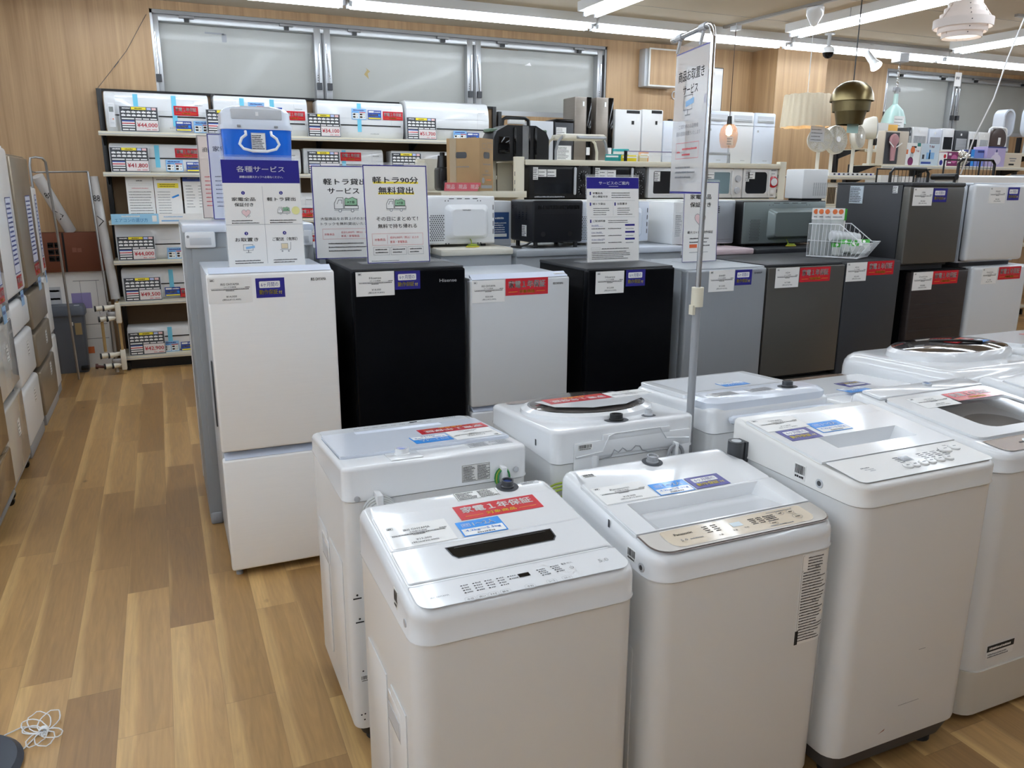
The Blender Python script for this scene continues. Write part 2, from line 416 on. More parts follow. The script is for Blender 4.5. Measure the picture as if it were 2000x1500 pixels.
# back wall with two window openings
W1 = (.085, 4.54, 2.27, 3.01); W2 = (8.62, 12.9, 2.27, 3.03)
mb = MB(); yb = Y1+.22
def wall_piece(a, b, c, d): mb.box(a, b, Y1, yb, c, d, WOOD)
wall_piece(X0, W1[0], 0, ZC); wall_piece(W1[0], W1[1], 0, W1[2]); wall_piece(W1[0], W1[1], W1[3], ZC)
wall_piece(W1[1], W2[0], 0, ZC); wall_piece(W2[0], W2[1], 0, W2[2]); wall_piece(W2[0], W2[1], W2[3], ZC); wall_piece(W2[1], X1, 0, ZC)
struct(mb.build('wall_back'))
mb = MB(); mb.box(X0-.1, X0, Y0, yb, 0, ZC, M('plain wall', (222,228,234), .8)); struct(mb.build('wall_left'))
mb = MB(); mb.box(X1, X1+.1, Y0, yb, 0, ZC, M('plain wall')); struct(mb.build('wall_right'))
mb = MB(); mb.box(X0, X1, Y0-.1, Y0, 0, ZC, M('plain wall')); struct(mb.build('wall_front'))
mb = MB(); mb.box(6.47, 7.2, 7.42, Y1, 0, ZC, WOOD); struct(mb.build('trim_1'))      # boxed-in column
ALU = M('aluminium frame', (196,198,200), .38, metal=.75)
ALUD = M('aluminium dull', (150,150,150), .5, metal=.5)
PANE = M('painted window glass', (172,172,166), .33, var=.05, vscale=1.2, vstretch=(1.5, 1, .6), coat=.15)
def window(n, box, mull, left):
    x0, x1, z0, z1 = box; y = Y1+.06
    root = thing('window_%d' % n, 'x', 'window'); del root['label'], root['category']; struct(root)
    p = MB(); p.box(x0+.03, x1-.03, y+.05, y+.06, z0+.03, z1-.05, PANE); p.build('pane', root)
    f = MB()
    f.box(x0, x1, y-.05, y+.1, z1-.03, z1, ALUD); f.box(x0, x1, y-.03, y+.08, z1-.085, z1-.03, ALU, .004); f.box(x0, x1, y-.03, y+.1, z0, z0+.05, ALU)
    f.box(x0, x0+.02, y-.05, y+.1, z0, z1, ALU); f.box(x1-.02, x1, y-.05, y+.1, z0, z1, ALUD)
    for c in [x0+.035]+mull+[x1-.07]:
        for d in ((-.045, .045) if c in mull else (.0,)):
            f.box(c+d-.03, c+d+.03, y-.035, y+.07, z0, z1-.04, ALU, .006)
        if c in mull: f.box(c-.016, c+.016, y-.02, y+.02, z0, z1-.04, ALUD); f.box(c-.004, c+.004, y-.024, y+.02, z0, z1-.04, DGREY)
    f.build('window_frame', root)
    a = MB()
    for c in mull+[x0+.035, x1-.06]:
        for d in ((-.03, .03) if c in mull else (-.005,)):
            a.tube([(c+d, y-.05, z1-.18), (c+d*1.6, y-.055, z1-.52)], .006, CHROME, 6)
            a.box(c+d*1.6-.022, c+d*1.6+.022, y-.07, y-.03, z1-.58, z1-.52, DGREY)
            for k in range(3): a.box(c+d*1.8-.004, c+d*1.8+.004, y-.039, y-.03, z1-.50+k*.022, z1-.494+k*.022, INK)
    a.build('window_stay', root)
    l = MB(); xs = [x0]+mull+[x1]
    for i in range(len(xs)-1):
        for t in (.2, .78):
            c = xs[i]+(xs[i+1]-xs[i])*t
            l.box(c-.06, c+.06, y-.06, y-.03, z1-.055, z1-.035, ALUD); l.box(c-.02, c+.02, y-.065, y-.03, z1-.085, z1-.055, BLACK)
    l.build('window_latch', root)
    return root
w1 = window(1, W1, [1.53, 3.03], 0)
s = MB(); fr = Fr((0, Y1+.109, 0))
TAPEB = M('brown tape', (150,120,80), .6)
for a, b, c, d in ((.52, .68, 2.86, 2.875), (.66, .7, 2.80, 2.87), (1.1, 1.4, 2.93, 2.95), (3.1, 3.55, 2.92, 2.94)): s.q(fr, a, b, c, d, TAPEB if c > 2.9 else GREYP, .001)
s.poly(fr, [(1.93, 2.60), (1.96, 2.64), (1.95, 2.66), (1.99, 2.63), (1.965, 2.61), (1.975, 2.56)], M('tape stain', (170,150,100), .6), .001)
s.poly(fr, [(3.62, 2.78), (3.68, 2.81), (3.70, 2.78)], PAPER, .001)
s.build('tape_residue', w1)
window(2, W2, [9.95, 11.6], 0)

# twin-tube ceiling fixtures
LIGHTS = 'twin tube ceiling lights'
def fixture(label, cx, cy, L, along):
    t = thing('ceiling_light', label, 'light', (cx, cy, ZC), 0 if along == 'x' else math.pi/2, LIGHTS)
    h = L/2; b = MB()
    b.loops([[(-h, a, c) for a, c in P] if e == 0 else [(h, a, c) for a, c in P] for e, P in ((0, FP), (1, FP))], WHITE, True, True)
    for e in (-1, 1):
        for q in (-.055, .055): b.box(e*(h-.012)-.012, e*(h-.012)+.012, q-.012, q+.012, -.112, -.075, LGREY)
    b.build('housing', t)
    for q in (-.055, .055):
        m = MB(); m.cyl((-h+.03, q, -.1), (h-.03, q, -.1), .0135, TUBE, 8); m.build('tube', t)
    return t
FP = [(-.12, 0), (-.12, -.075), (-.075, -.075), (-.03, -.088), (.03, -.088), (.075, -.075), (.12, -.075), (.12, 0)]
FP = FP[::-1]
NTH = ['first', 'second', 'third', 'fourth', 'fifth']
for i, cx in enumerate((.41, 2.68, 4.95, 7.24, 9.5)):
    fixture('twin tube ceiling light in the row parallel to the back wall, %s from the left' % NTH[i], cx, 6.9, 2.24, 'x')
for j, cx in enumerate((1.29, 3.53, 5.78, 8.03, 10.3, -.95, -2.6)):
    for i in range(5 if cx < 0 else 3):
        yc = 6.42-1.12-2.26*i
        vis = {(1, 0): 'twin tube ceiling light at the top above the hanging sign', (2, 0): 'twin tube ceiling light running past the brass pendant cord', (3, 0): 'twin tube ceiling light behind the white layered pendant lamp at right'}.get((j, i), 'twin tube ceiling light further along the rows overhead')
        fixture(vis, cx, yc, 2.24, 'y')
# ------------------------------------------------------------------ washing machines
def washer(label, xf, yf, w, d, zs, zf, zb, rot=0, r=.045, rb=.03, er=.022, opening=None, mat=WHITE2, body=WHITE, basez=.075, basemat=RUBBER, floor_z=0, seam=True, group=None, side=True):
    """root sits on the floor under the front edge's centre, front towards -y; the top slopes from zf (front) to zb (back)"""
    t = thing('washing_machine', label, 'washing machine', (xf, yf, floor_z), rot, group)
    sl = (zb-zf)/d
    fr = Fr((0, 0, zf), (1, 0, 0), (0, 1, sl))
    h = w/2
    m = MB(); lo = .004
    ring = lambda i, z: [(x, y, z) for x, y in rr(-h+i, h-i, i, d-i, r, 5, rb)]
    m.loops([ring(.004, basez), ring(.002, basez+.01), ring(.002, zs-.004)], body, True, True)
    m.build('cabinet', t)
    if side:
        for e in (-1, 1):
            x = e*(h-.002)
            for a, b_, c, f in ((.08, d*.42, .16, zs-.2), (d*.5, d-.07, .16, zs-.2)):
                s = MB(); s.fbox(Fr((x, 0, 0), (0, e, 0), (0, 0, 1)), a if e > 0 else -b_, b_ if e > 0 else -a, c, f, -.0, .003, body, .003); s.build('side_panel_rib', t)
        for e in (-1, 1):
            g = MB(); gf = Fr((e*(h-.002), d*.36, zs-.30), (0, e, 0), (0, 0, 1))
            g.fbox(gf, -.05, .05, 0, .075, 0, .004, WHITE2, .003); g.fbox(gf, -.043, .043, .008, .05, .004, .005, LGREY); g.build('side_handle', t)
    b = MB(); b.loops([[(x, y, .03) for x, y in rr(-h+.03, h-.03, .03, d-.03, .03)], [(x, y, basez) for x, y in rr(-h+.012, h-.012, .012, d-.012, .03)]], basemat, True, True); b.build('base', t)
    for sx in (-1, 1):
        for sy in (.07, d-.07):
            f = MB(); f.cyl((sx*(h-.075), sy, 0), (sx*(h-.075), sy, .014), .03, RUBBER, 16); f.cyl((sx*(h-.075), sy, .012), (sx*(h-.075), sy, .034), .02, RUBBER, 14); f.build('foot', t)
    c = MB()
    def top(i, dz, o=None):
        x0, x1, y0, y1, q = o or (-h+i, h-i, i, d-i, max(r-i, .008))
        return [(x, y, zf+sl*y+dz) for x, y in rr(x0, x1, y0, y1, q, 5, None if o else max(rb-i, .008))]
    rings = [ring(.006, zs-.004), ring(-.0016, zs-.001), ring(-.0018, zs+.002), ring(.0, zs+.005), top(.0, -er)]
    for k in range(1, 5):
        a = math.pi/2*k/4; rings.append(top(er*(1-math.cos(a)), -er*(1-math.sin(a))))
    if opening:
        rings += [top(0, 0, opening), top(0, -.055, opening)]
    c.loops(rings, mat, True, True)
    c.build('top_cover', t, ang=50)
    return t, fr
def lid_plate(m, fr, x0, x1, y0, y1, z0, z1, mat, hole=None, depth=.035, slope=True, r=.01):
    """lid with an optional hand recess that deepens away from the pull edge"""
    if not hole:
        m.loops([[fr.p(a, b, z0) for a, b in rr(x0, x1, y0, y1, r)], [fr.p(a, b, z1-.002) for a, b in rr(x0, x1, y0, y1, r)], [fr.p(a, b, z1) for a, b in rr(x0+.002, x1-.002, y0+.002, y1-.002, r)]], mat, True, True); return m
    a, b, c, e = hole
    P = lambda x, y, z: fr.p(x, y, z)
    o = [(x0, y0), (x1, y0), (x1, y1), (x0, y1)]; i = [(a, c), (b, c), (b, e), (a, e)]
    vs = [P(*q, z1) for q in o]+[P(*q, z1) for q in i]+[P(*q, z0) for q in o]
    fs = [(k, (k+1) % 4, 4+(k+1) % 4, 4+k) for k in range(4)]+[(8+k, 8+(k+1) % 4, (k+1) % 4, k) for k in range(4)]
    g = .018
    fl = [(a+g, c+g*.3), (b-g, c+g*.3), (b-g, e-g*.2), (a+g, e-g*.2)]
    fz = [z1-(.006 if slope else depth), z1-(.006 if slope else depth), z1-depth, z1-depth]
    vs += [P(*q, z) for q, z in zip(fl, fz)]
    fs += [(4+k, 4+(k+1) % 4, 12+(k+1) % 4, 12+k) for k in range(4)]+[(12, 13, 14, 15)]
    m.add(vs, fs, mat, False); return m
def hose_port(t, fr, x, y, mat, cap=None, r=.0155, name='inlet_valve', hh=.02):
    m = MB(); f2 = fr.sub(x, y)
    m.disc(f2, 0, 0, r*1.9, SEAM if mat is not WHITE2 else WBLUE, .0008, 20)
    m.lathe([(r*1.12, 0), (r*1.12, .005), (r, .007), (r, hh), (r*.8, hh), (r*.75, hh-.006), (.001, hh-.006)], (0,0,0), mat, 18, f2)
    if cap: m.disc(f2, 0, 0, r*.74, cap, hh-.0055, 16)
    m.build(name, t)

# front row, left: white, black glossy hand slot
WL = 'white top-loading washing machine '
t, fr = washer(WL+'with black hand slot and red sticker, front left', .62, 1.296, .504, .47, .71, .783, .825, opening=(-.235, .235, .097, .392, .008), er=.026)
m = MB(); lid_plate(m, fr, -.233, .233, .099, .229, -.012, .003, WHITE2, r=.006); lid_plate(m, fr, -.233, .233, .231, .390, -.012, .003, WHITE2, r=.006)
m.build('lid', t)
m = MB()
pl = [(-.117, .206), (.136, .206), (.133, .172), (.122, .158), (-.104, .158), (-.113, .172)]
m.poly(fr, pl, BLACKG, .0036); m.line(fr, pl, .003, SEAM, .0038, True)
m.fbox(fr, -.10, .12, .198, .2, .0036, .0042, BLACK)
m.build('hand_slot', t)
m = MB(); m.poly(fr, rr(-.236, .238, -.004+.012, .09, .03, 6, .004), WHITE2, .0006); m.line(fr, rr(-.236, .238, .008, .09, .03, 6, .004), .0012, INKL, .001, True)
for i in range(4):
    for k in range(4):
        x = -.136+i*.026; y = .034+k*.0085
        m.q(fr, x, x+.004, y, y+.003, INK, .0012); m.dash(fr, x+.006, x+.018, y, .004, INKG, .0012)
for x, y in ((.033, .06), (.035, .053), (.036, .046), (.037, .039), (.066, .062), (.068, .055), (.070, .048), (.072, .041), (-.034, .058), (-.033, .049)):
    m.q(fr, x, x+.004, y, y+.003, INK, .0012); m.dash(fr, x+.006, x+.02, y, .004, INKG, .0012)
m.text(fr, 'IRIS OHYAMA', -.205, .038, .005, INKG, 'L', w=.038); m.text(fr, '5.0', .187, .043, .012, INKL, w=.024)
m.build('control_panel', t)
for s_, x, y in (('水位', -.132, .012), ('洗い', -.107, .012), ('すすぎ', -.083, .012), ('脱水', -.057, .012), ('予約', -.003, .012), ('コース', .046, .013), ('スタート', .082, .014)):
    b = MB(); b.poly(fr, rr(x-.011, x+.011, y-.006, y+.008, .005, 3), WHITE2, .0009); b.line(fr, rr(x-.011, x+.011, y-.006, y+.008, .005, 3), .0005, INKL, .0011, True); b.text(fr, s_, x, y-.002, .006, INK, lay=.0013, w=.014); b.build('button', t)
b = MB(); b.disc(fr, .109, .047, .008, WHITE2, .0009); b.line(fr, [(.109+.004*math.sin(a), .047+.004*math.cos(a)) for a in [math.radians(k) for k in range(40, 330, 20)]], .0008, INK, .0012); b.line(fr, [(.109, .047), (.109, .0525)], .0008, INK, .0012); b.text(fr, '電源 切/入', .106, .062, .006, INK, w=.026, lay=.0012); b.build('power_button', t)
b = MB(); b.q(fr, -.010, .014, .049, .061, BLACKG, .0012); b.frame(fr, -.010, .014, .049, .061, .0012, INK, .0014); b.build('display', t)
hose_port(t, fr, .131, .444, DGREY, M('valve blue', (40,60,120), .4))
f = fr.sub(-.016, .408); small_print(f, .114, .042, 5, t, cols=2)
f = fr.sub(.17, .44); small_print(f, .05, .014, 2, t, border=False, mat=WHITE2, ink=INKG)
price_label(fr.sub(-.226, .236, .0036), .148, .096, 'IRIS OHYAMA', '全自動洗濯機', '¥19,000', '(税込¥20,900)', t)
red_sticker(fr.sub(-.042, .309, .0036), .212, .068, t)
size_sticker(fr.sub(-.062, .236, .0038), .107, .066, parent=t)
s = Fr((-.2515, .16, .72), (0, -1, 0), (0, 0, 1)); barcode(s.sub(.02, .012), .028, .042, t)
m = MB(); m.cyl((-.2535, .06, .735), (-.245, .06, .735), .009, LGREY, 14); m.build('screw_cap', t)

# front row, middle: beige control panel
t, fr = washer(WL+'with beige control panel and navy sticker, front centre', 1.187, 1.306, .534, .475, .72, .783, .832, opening=(-.258, .258, .102, .374, .01), er=.03, r=.055)
BEIGE = M('beige panel', (206,190,166), .25, coat=.4); TAUPE = M('taupe trim', (150,138,132), .3, metal=.3)
m = MB(); lid_plate(m, fr, -.256, .256, .104, .243, -.01, .004, WHITE2, (-.20, .205, .109, .238), .034)
lid_plate(m, fr, -.256, .256, .245, .372, -.01, .004, WHITE2); m.build('lid', t)
m = MB(); m.poly(fr, rr(-.258, .258, .012, .101, .045, 6, .003), TAUPE, .001); m.poly(fr, rr(-.255, .255, .016, .1, .042, 6, .003), M('panel silver beige', (196,190,182), .3), .003)
m.poly(fr, rr(-.205, .212, .024, .096, .028, 6, .012), BEIGE, .0034); m.line(fr, rr(-.205, .212, .024, .096, .028, 6, .012), .0008, WARMW, .0037, True)
fr = fr.sub(-.0175, 0)
m.text(fr, 'Panasonic', -.158, .068, .009, INK, 'L', w=.05, bold=.012, lay=.004); m.text(fr, '5.0', -.155, .044, .008, INKG, 'L', w=.018, lay=.004)
m.dash(fr, -.13, -.095, .045, .004, INKG, .004)
for x in (-.075, -.05): 
    for k in range(4): m.dash(fr, x, x+.016, .056+k*.008, .004, INK, .004)
for x in (.055, .078, .1, .115):
    for k in range(4): m.dash(fr, x, x+.017, .052+k*.007, .0045, INK, .004)
m.dash(fr, .09, .16, .03, .004, INKG, .004); m.dash(fr, .12, .2, .085, .003, INKG, .004)
m.build('control_panel', t)
for x, y, q in ((.155, .076, .010), (.185, .074, .010), (.187, .050, .013), (.108, .043, .011)):
    b = MB(); b.line(fr, [(x+q*math.cos(a), y+q*.8*math.sin(a)) for a in [k*math.pi/10 for k in range(20)]], .0008, INKG, .0042, True); b.dash(fr, x-q*.5, x+q*.6, y-.002, .004, INK, .0042); b.build('button', t)
for s_, x, y in (('水量', -.05, .036), ('洗濯', -.005, .042), ('予約', .03, .044)):
    b = MB(); b.text(fr, s_, x, y, .006, INK, w=.013, lay=.0042); b.build('button', t)
b = MB(); b.q(fr, .0, .03, .058, .076, M('display pale blue', (188,200,204), .2), .004); b.build('display', t)
hose_port(t, fr, .02, .435, GREYP, LGREY)
price_label(fr.sub(-.232, .249, .0046), .148, .088, 'Panasonic', '全自動洗濯機', '¥18,000', '(税込¥19,800)', t)
size_sticker(fr.sub(-.077, .247, .005), .107, .062, parent=t); navy_sticker(fr.sub(.036, .248, .005), .106, .062, t)
barcode(fr.sub(-.21, .405), .035, .018, t)
s = Fr((-.267, .12, .735), (0, -1, 0), (0, 0, 1)); barcode(s, .034, .03, t)
s = Fr((-.267, .21, .775), (0, -1, 0), (0, 0, 1)); m = MB(); m.q(s, 0, .008, 0, .02, SEAM); m.build('vent_slot', t)
m = MB(); m.cyl((-.269, .06, .738), (-.262, .06, .738), .011, LGREY, 14); m.cyl((-.2695, .06, .738), (-.268, .06, .738), .006, DGREY, 12); m.build('screw_cap', t)
f = Fr((.150, .0015, .47), (1, 0, 0), (0, 0, 1)); mb = MB()
for k in range(10): mb.fbox(f, .0098*k, .0098*(k+1), 0, .243, 0, .0006, PAPER)
for a, b_ in ((.2, .24), (.155, .198), (.12, .153), (.085, .118), (.04, .083), (.005, .038)): mb.frame(f, .003, .095, a, b_, .0006, INKG)
for k in range(30): mb.dash(f, .008+(.012 if k > 24 else 0), random.uniform(.06, .092), .008+k*.0077, .0035, INK)
mb.q(f, .0, .01, 0, .038, INK); mb.text(f, '警告', .05, .203, .006, INK, w=.014); mb.text(f, '注意', .05, .112, .006, INK, w=.014)
for k, (vx, vy, vz) in enumerate(mb.v):        # the label wraps round the cabinet corner
    s_ = vx-(.265-.053)
    if s_ > 0: a_ = s_/.053; r_ = .053-(vy-.002); mb.v[k] = (.212+r_*math.sin(a_), .055-r_*math.cos(a_), vz)
mb.build('caution_label', t)

# front row, third: flat grey-white with round buttons and a hand recess
t, fr = washer(WL+'with oval buttons and drain hose stub, third in front row', 1.737, 1.287, .50, .49, .812, .868, .914, opening=(-.245, .245, .14, .44, .006), er=.014, r=.05, rb=.02, mat=WARMW, basez=.09, basemat=M('plinth dark grey', (74,72,72), .55))
m = MB(); lid_plate(m, fr, -.243, .243, .142, .438, -.01, .006, WHITE2, (-.13, .165, .20, .276), .045, False); m.build('lid', t)
m = MB(); m.poly(fr, rr(-.236, .238, .014, .139, .02, 4, .006), WARMW, .004); m.line(fr, rr(-.236, .238, .014, .139, .02, 4, .006), .0015, LGREY, .0042, True)
for i in range(5):
    for k in range(4): m.dash(fr, -.01+i*.026+(.03 if i > 0 else -.03), .008+i*.026+(.03 if i > 0 else -.03), .074+k*.009, .0045, INKG, .0046)
m.dash(fr, -.175, -.145, .078, .005, INKG, .0046); m.dash(fr, -.17, -.14, .069, .004, INKL, .0046); m.dash(fr, -.16, -.14, .061, .004, INKL, .0046)
m.text(fr, '電源', .175, .118, .006, INK, w=.012, lay=.0046)
m.build('control_panel', t)
for x, y, q in ((-.04, .053, .013), (-.015, .053, .013), (.017, .054, .013), (.046, .055, .013), (.08, .057, .013), (.112, .056, .013), (.152, .1, .018), (.192, .104, .016)):
    b = MB(); b.lathe([(q, 0), (q, .003), (q*.85, .005), (.001, .005)], (0,0,0), WARMW, 18, fr.sub(x, y, .004)); b.line(fr, [(x+q*math.cos(a), y+q*math.sin(a)) for a in [k*math.pi/9 for k in range(18)]], .0016, GREYP, .0046, True); b.dash(fr, x-.006, x+.006, y-.002, .004, INKG, .0096); b.build('button', t)
b = MB(); b.poly(fr, [(-.025, .078), (.012, .078), (.012, .104), (-.025, .104)], BLACKG, .0046); b.build('display', t)
price_label(fr.sub(-.24, .348, .0066), .155, .085, 'TWINBIRD', '全自動洗濯機', '¥10,800', '(税込¥11,880)', t)
navy_sticker(fr.sub(-.219, .275, .0066), .11, .07, t); size_sticker(fr.sub(-.09, .295, .0066), .112, .069, parent=t)
m = MB(); m.poly(fr, [(.02, .378), (.22, .378), (.215, .436), (.03, .436)], FILM, .0064); m.build('film_sheet', t)
m = MB(); 
for k in range(9):
    z = .795+.008*k; m.lathe([(.020, -.004), (.0235, 0), (.020, .004)], (-.278, .43, z-.03), DGREY, 16)
m.cyl((-.278, .43, .81), (-.278, .43, .862), .0235, DGREY, 18); m.cyl((-.278, .43, .855), (-.278, .43, .8625), .019, LGREY, 18, .014)
m.box(-.26, -.247, .41, .45, .80, .86, DGREY); m.build('drain_hose', t)
s = Fr((-.2505, .245, .80), (0, -1, 0), (0, 0, 1)); barcode(s.sub(.02, .02), .04, .042, t); m = MB(); m.cyl((-.252, .135, .833), (-.245, .135, .833), .012, LGREY, 16); m.cyl((-.2525, .135, .833), (-.2515, .135, .833), .007, DGREY, 12); m.build('screw_cap', t)
m = MB(); f = Fr((0, .0015, 0), (1, 0, 0), (0, 0, 1)); m.poly(f, [(-.085, .13), (-.07, .137), (-.06, .142), (-.063, .136)], M('rust stain', (150,96,80), .7), .0012); m.q(f, .03, .055, .36, .362, INKL, .0012); m.dash(f, -.02, .06, .20, .003, INKL, .0012); m.build('scuff_mark', t)

# front row, fourth: glass lid, brown control panel (cut by the right edge)
t, fr = washer(WL+'with glass lid window and brown control panel, right end', 2.33, 1.335, .55, .55, .80, .855, .905, opening=(-.235, .25, .1, .45, .03), er=.02, r=.06, basez=.17, body=WHITE, basemat=M('warm grey plinth', (204,198,186), .4))
m = MB(); m.loops([[fr.p(a, b, .008) for a, b in rr(-.233, .248, .102, .448, .03)], [fr.p(a, b, .008) for a, b in rr(-.125, .225, .15, .375, .05)], [fr.p(a, b, -.01) for a, b in rr(-.125, .225, .15, .375, .05)]], WHITE2, False, False); m.loops([[fr.p(a, b, -.01) for a, b in rr(-.233, .248, .102, .448, .03)], [fr.p(a, b, .008) for a, b in rr(-.233, .248, .102, .448, .03)]], WHITE2, False, False)
m.build('lid', t)
m = MB(); m.poly(fr, rr(-.127, .227, .148, .377, .05), M('smoked glass', (120,116,112), .04, alpha=.45), .002); m.build('lid_window', t)
m = MB(); m.disc(fr, .06, .25, .11, DGREY, -.04, 24, .09); m.disc(fr, .06, .25, .085, BLACK, -.038, 24, .07); m.build('drum_opening', t)
m = MB(); m.poly(fr, rr(-.232, .25, .014, .094, .03, 5, .004), M('bronze panel', (120,98,80), .25, metal=.3, coat=.3), .002); m.dash(fr, -.13, -.03, .05, .008, INK, .003); m.disc(fr, -.09, .05, .02, WHITE2, .003); m.build('control_panel', t)
m = MB(); m.fbox(fr, -.24, .25, .452, .53, 0, .012, WHITE2, .006); m.build('rear_cover', t)
hose_port(t, fr, .03, .5, LGREY, BLU)
price_label(fr.sub(-.165, .332, .0086), .155, .085, 'HITACHI', '全自動洗濯機', '¥28,000', '(税込¥30,800)', t); red_sticker(fr.sub(0, .352, .009), .21, .066, t)
m = MB(); m.poly(fr, [(-.03, .355), (.24, .30), (.25, .335), (-.01, .375)], FILM, .0105); m.build('film_sheet', t)
m = MB(); f = Fr((-.185, -.0005, .09), (1, 0, 0), (0, 0, 1)); m.loops([[(x, y, .02) for x, y in rr(-.268, .268, .003, .54, .055)], [(x, y, .17) for x, y in rr(-.274, .274, -.002, .55, .06)]], M('warm grey plinth'), True, True); m.build('plinth', t)
s = Fr((-.2, .001, .205), (1, 0, 0), (0, 0, 1)); mb = MB(); sheet(mb, s, .12, .045); mb.q(s, 0, .12, .024, .045, INK); mb.dash(s, .01, .11, .03, .008, PAPER); mb.dash(s, .006, .09, .012, .005, INKG); mb.dash(s, .006, .1, .004, .005, INKG); mb.build('caution_label', t)

# front row, fifth: only its left top corner is in the picture
t, fr = washer(WL+'cut off by right edge behind the brown panel one', 2.96, 1.4, .52, .5, .80, .86, .9, opening=(-.235, .235, .1, .42, .01))
m = MB(); lid_plate(m, fr, -.233, .233, .102, .418, -.01, .006, WHITE2); m.build('lid', t)
m = MB(); m.poly(fr, rr(-.23, .23, .43, .49, .01), FILM, .003); m.build('film_sheet', t); hose_port(t, fr, .02, .46, LGREY)

# back row, seen from behind
PI = math.pi
t, fr = washer(WL+'turned backwards showing coiled cord, left of back row', .635, 2.42, .53, .49, .765, .815, .858, rot=PI, opening=(-.25, .25, .1, .39, .015), er=.012, r=.03)
m = MB(); lid_plate(m, fr, -.248, .248, .102, .388, -.012, .008, WBLUE, (-.125, .15, .106, .14), .03); m.build('lid', t)
m = MB(); m.poly(fr, rr(-.24, .24, .008, .095, .02), LGREY, .0012); m.q(fr, -.24, .24, .076, .095, GREYP, .0016)
for i in range(9): m.dash(fr, -.12+i*.03, -.1+i*.03, .04, .006, INKG, .0016)
m.q(fr, -.075, -.05, .024, .034, BLACKG, .0018); m.dash(fr, -.21, -.16, .02, .008, INKG, .0018); m.build('control_panel', t)
red_sticker(fr.sub(-.24, .185, .0086), .214, .064, t); size_sticker(fr.sub(-.09, .272, .0086), .113, .082, '3〜4人', '5.0kg〜7.0kg', t)
price_label(fr.sub(-.235, .255, .0088), .14, .115, 'TOSHIBA', '全自動洗濯機', '¥24,000', '(税込¥26,400)', t)
hose_port(t, fr, .085, .42, WHITE2, M('valve cap blue', (70,110,200), .4), .02)
m = MB(); m.fbox(fr, .04, .13, .395, .475, 0, .003, WHITE2, .002); m.build('valve_plate', t)
small_print(fr.sub(-.235, .398), .13, .05, 5, t, border=True, mat=WHITE2, ink=INKG, cols=2)
bk = Fr((.265, .49, 0), (-1, 0, 0), (0, 0, 1))   # the rear face: x runs to the viewer's right
small_print(bk.sub(.327, .773, .0), .084, .05, 12, t, 'rating_label', cols=2)
m = MB(); CORD = M('power cord grey', (190,192,190), .5)
for k in range(4): m.tube([bk.p(.09+.042*math.cos(a)*(1-.08*k), .735+.04*math.sin(a)*(1-.1*k), .012+.008*k) for a in [math.pi*q/10 for q in range(20)]], .005, CORD, 6, True)
m.fbox(bk, .078, .096, .715, .79, .0, .045, WHITE2, .004); m.cyl(bk.p(.035, .772, 0), bk.p(.035, .772, .004), .008, CHROME, 12); m.build('power_cord', t)
m = MB(); EG = M('earth wire green', (40,130,70), .5)
for k in range(3): m.tube([bk.p(.445+.022*math.cos(a)*(1-.1*k), .775+.028*math.sin(a), .008+.006*k) for a in [math.pi*q/8 for q in range(16)]], .0025, EG if k % 2 == 0 else YGREEN, 6, True)
m.fbox(bk, .437, .452, .76, .81, 0, .03, WHITE2, .003); m.cyl(bk.p(.49, .79, 0), bk.p(.49, .79, .004), .008, CHROME, 12); m.build('earth_wire', t)
m = MB()
for a, b_, c, d_ in ((.012, .035, .484, .488), (.016, .039, .412, .416)): m.q(bk, a, b_, c, d_, INK); m.disc(bk, (a+b_)/2, d_+.008, .003, INK)
for x, y in ((.03, .262), (.02, .125), (.03, .126), (.028, .108)): m.disc(bk, x, y, .0025, INK)
m.build('rear_slot', t); barcode(bk.sub(.022, .228), .03, .02, t)

t, fr = washer(WL+'with round lid and moulded rear cover, second in back row', 1.24, 2.445, .50, .495, .775, .835, .876, rot=PI, er=.012, r=.035)
m = MB(); o = fr.sub(0, .235)
LIDT = M('lid smoke ring', (96,90,86), .12, coat=.5)
el = lambda k, q, z: [o.p(q*math.cos(a), q*.86*math.sin(a), z) for a in [2*math.pi*i/48 for i in range(48)]]
m.loops([el(0, .225, 0), el(0, .222, .012), el(0, .2, .02)], WHITE2, False, False); m.loops([el(0, .2, .02), el(0, .192, .021)], CHROME, False, False)
m.build('lid', t)
m = MB(); m.loops([el(0, .192, .021), el(0, .16, .030), el(0, .1, .034)], LIDT, False, True); m.build('lid_glass', t)
m = MB(); m.poly(o, [(-.18, -.02), (.18, -.02), (.16, .09), (.06, .155), (-.06, .155), (-.16, .09)], WHITE2, .0355); m.build('lid_cover_panel', t)
m = MB(); m.poly(fr, rr(-.2, .2, .008, .05, .012), TAUPE, .001); m.dash(fr, -.15, .15, .02, .006, INKL, .0016); m.build('control_panel', t)
red_sticker(fr.sub(-.075, .20, .036), .225, .08, t); price_label(fr.sub(-.235, .20, .036), .155, .09, 'HITACHI', '全自動洗濯機', '¥22,000', '(税込¥24,200)', t)
hose_port(t, fr, .01, .445, RUBBER, None, .02); hose_port(t, fr, -.11, .44, LGREY, None, .012, 'inlet_filter')
bk = Fr((.25, .495, 0), (-1, 0, 0), (0, 0, 1))
m = MB(); m.fbox(bk, .065, .475, .785, .835, 0, .008, WHITE2, .004); m.fbox(bk, .16, .40, .83, .852, 0, .008, WHITE2, .004)
m.fbox(bk, .065, .15, .72, .79, 0, .007, WHITE2, .004); m.fbox(bk, .42, .475, .72, .79, 0, .007, WHITE2, .004)
pts = [(.15, .775), (.19, .78), (.2, .80), (.215, .79), (.23, .802), (.245, .79), (.26, .79), (.275, .803), (.29, .80), (.3, .785), (.32, .778), (.40, .778), (.41, .76)]
m.tube([bk.p(a, b_, .008) for a, b_ in pts], .002, GREYP, 6)
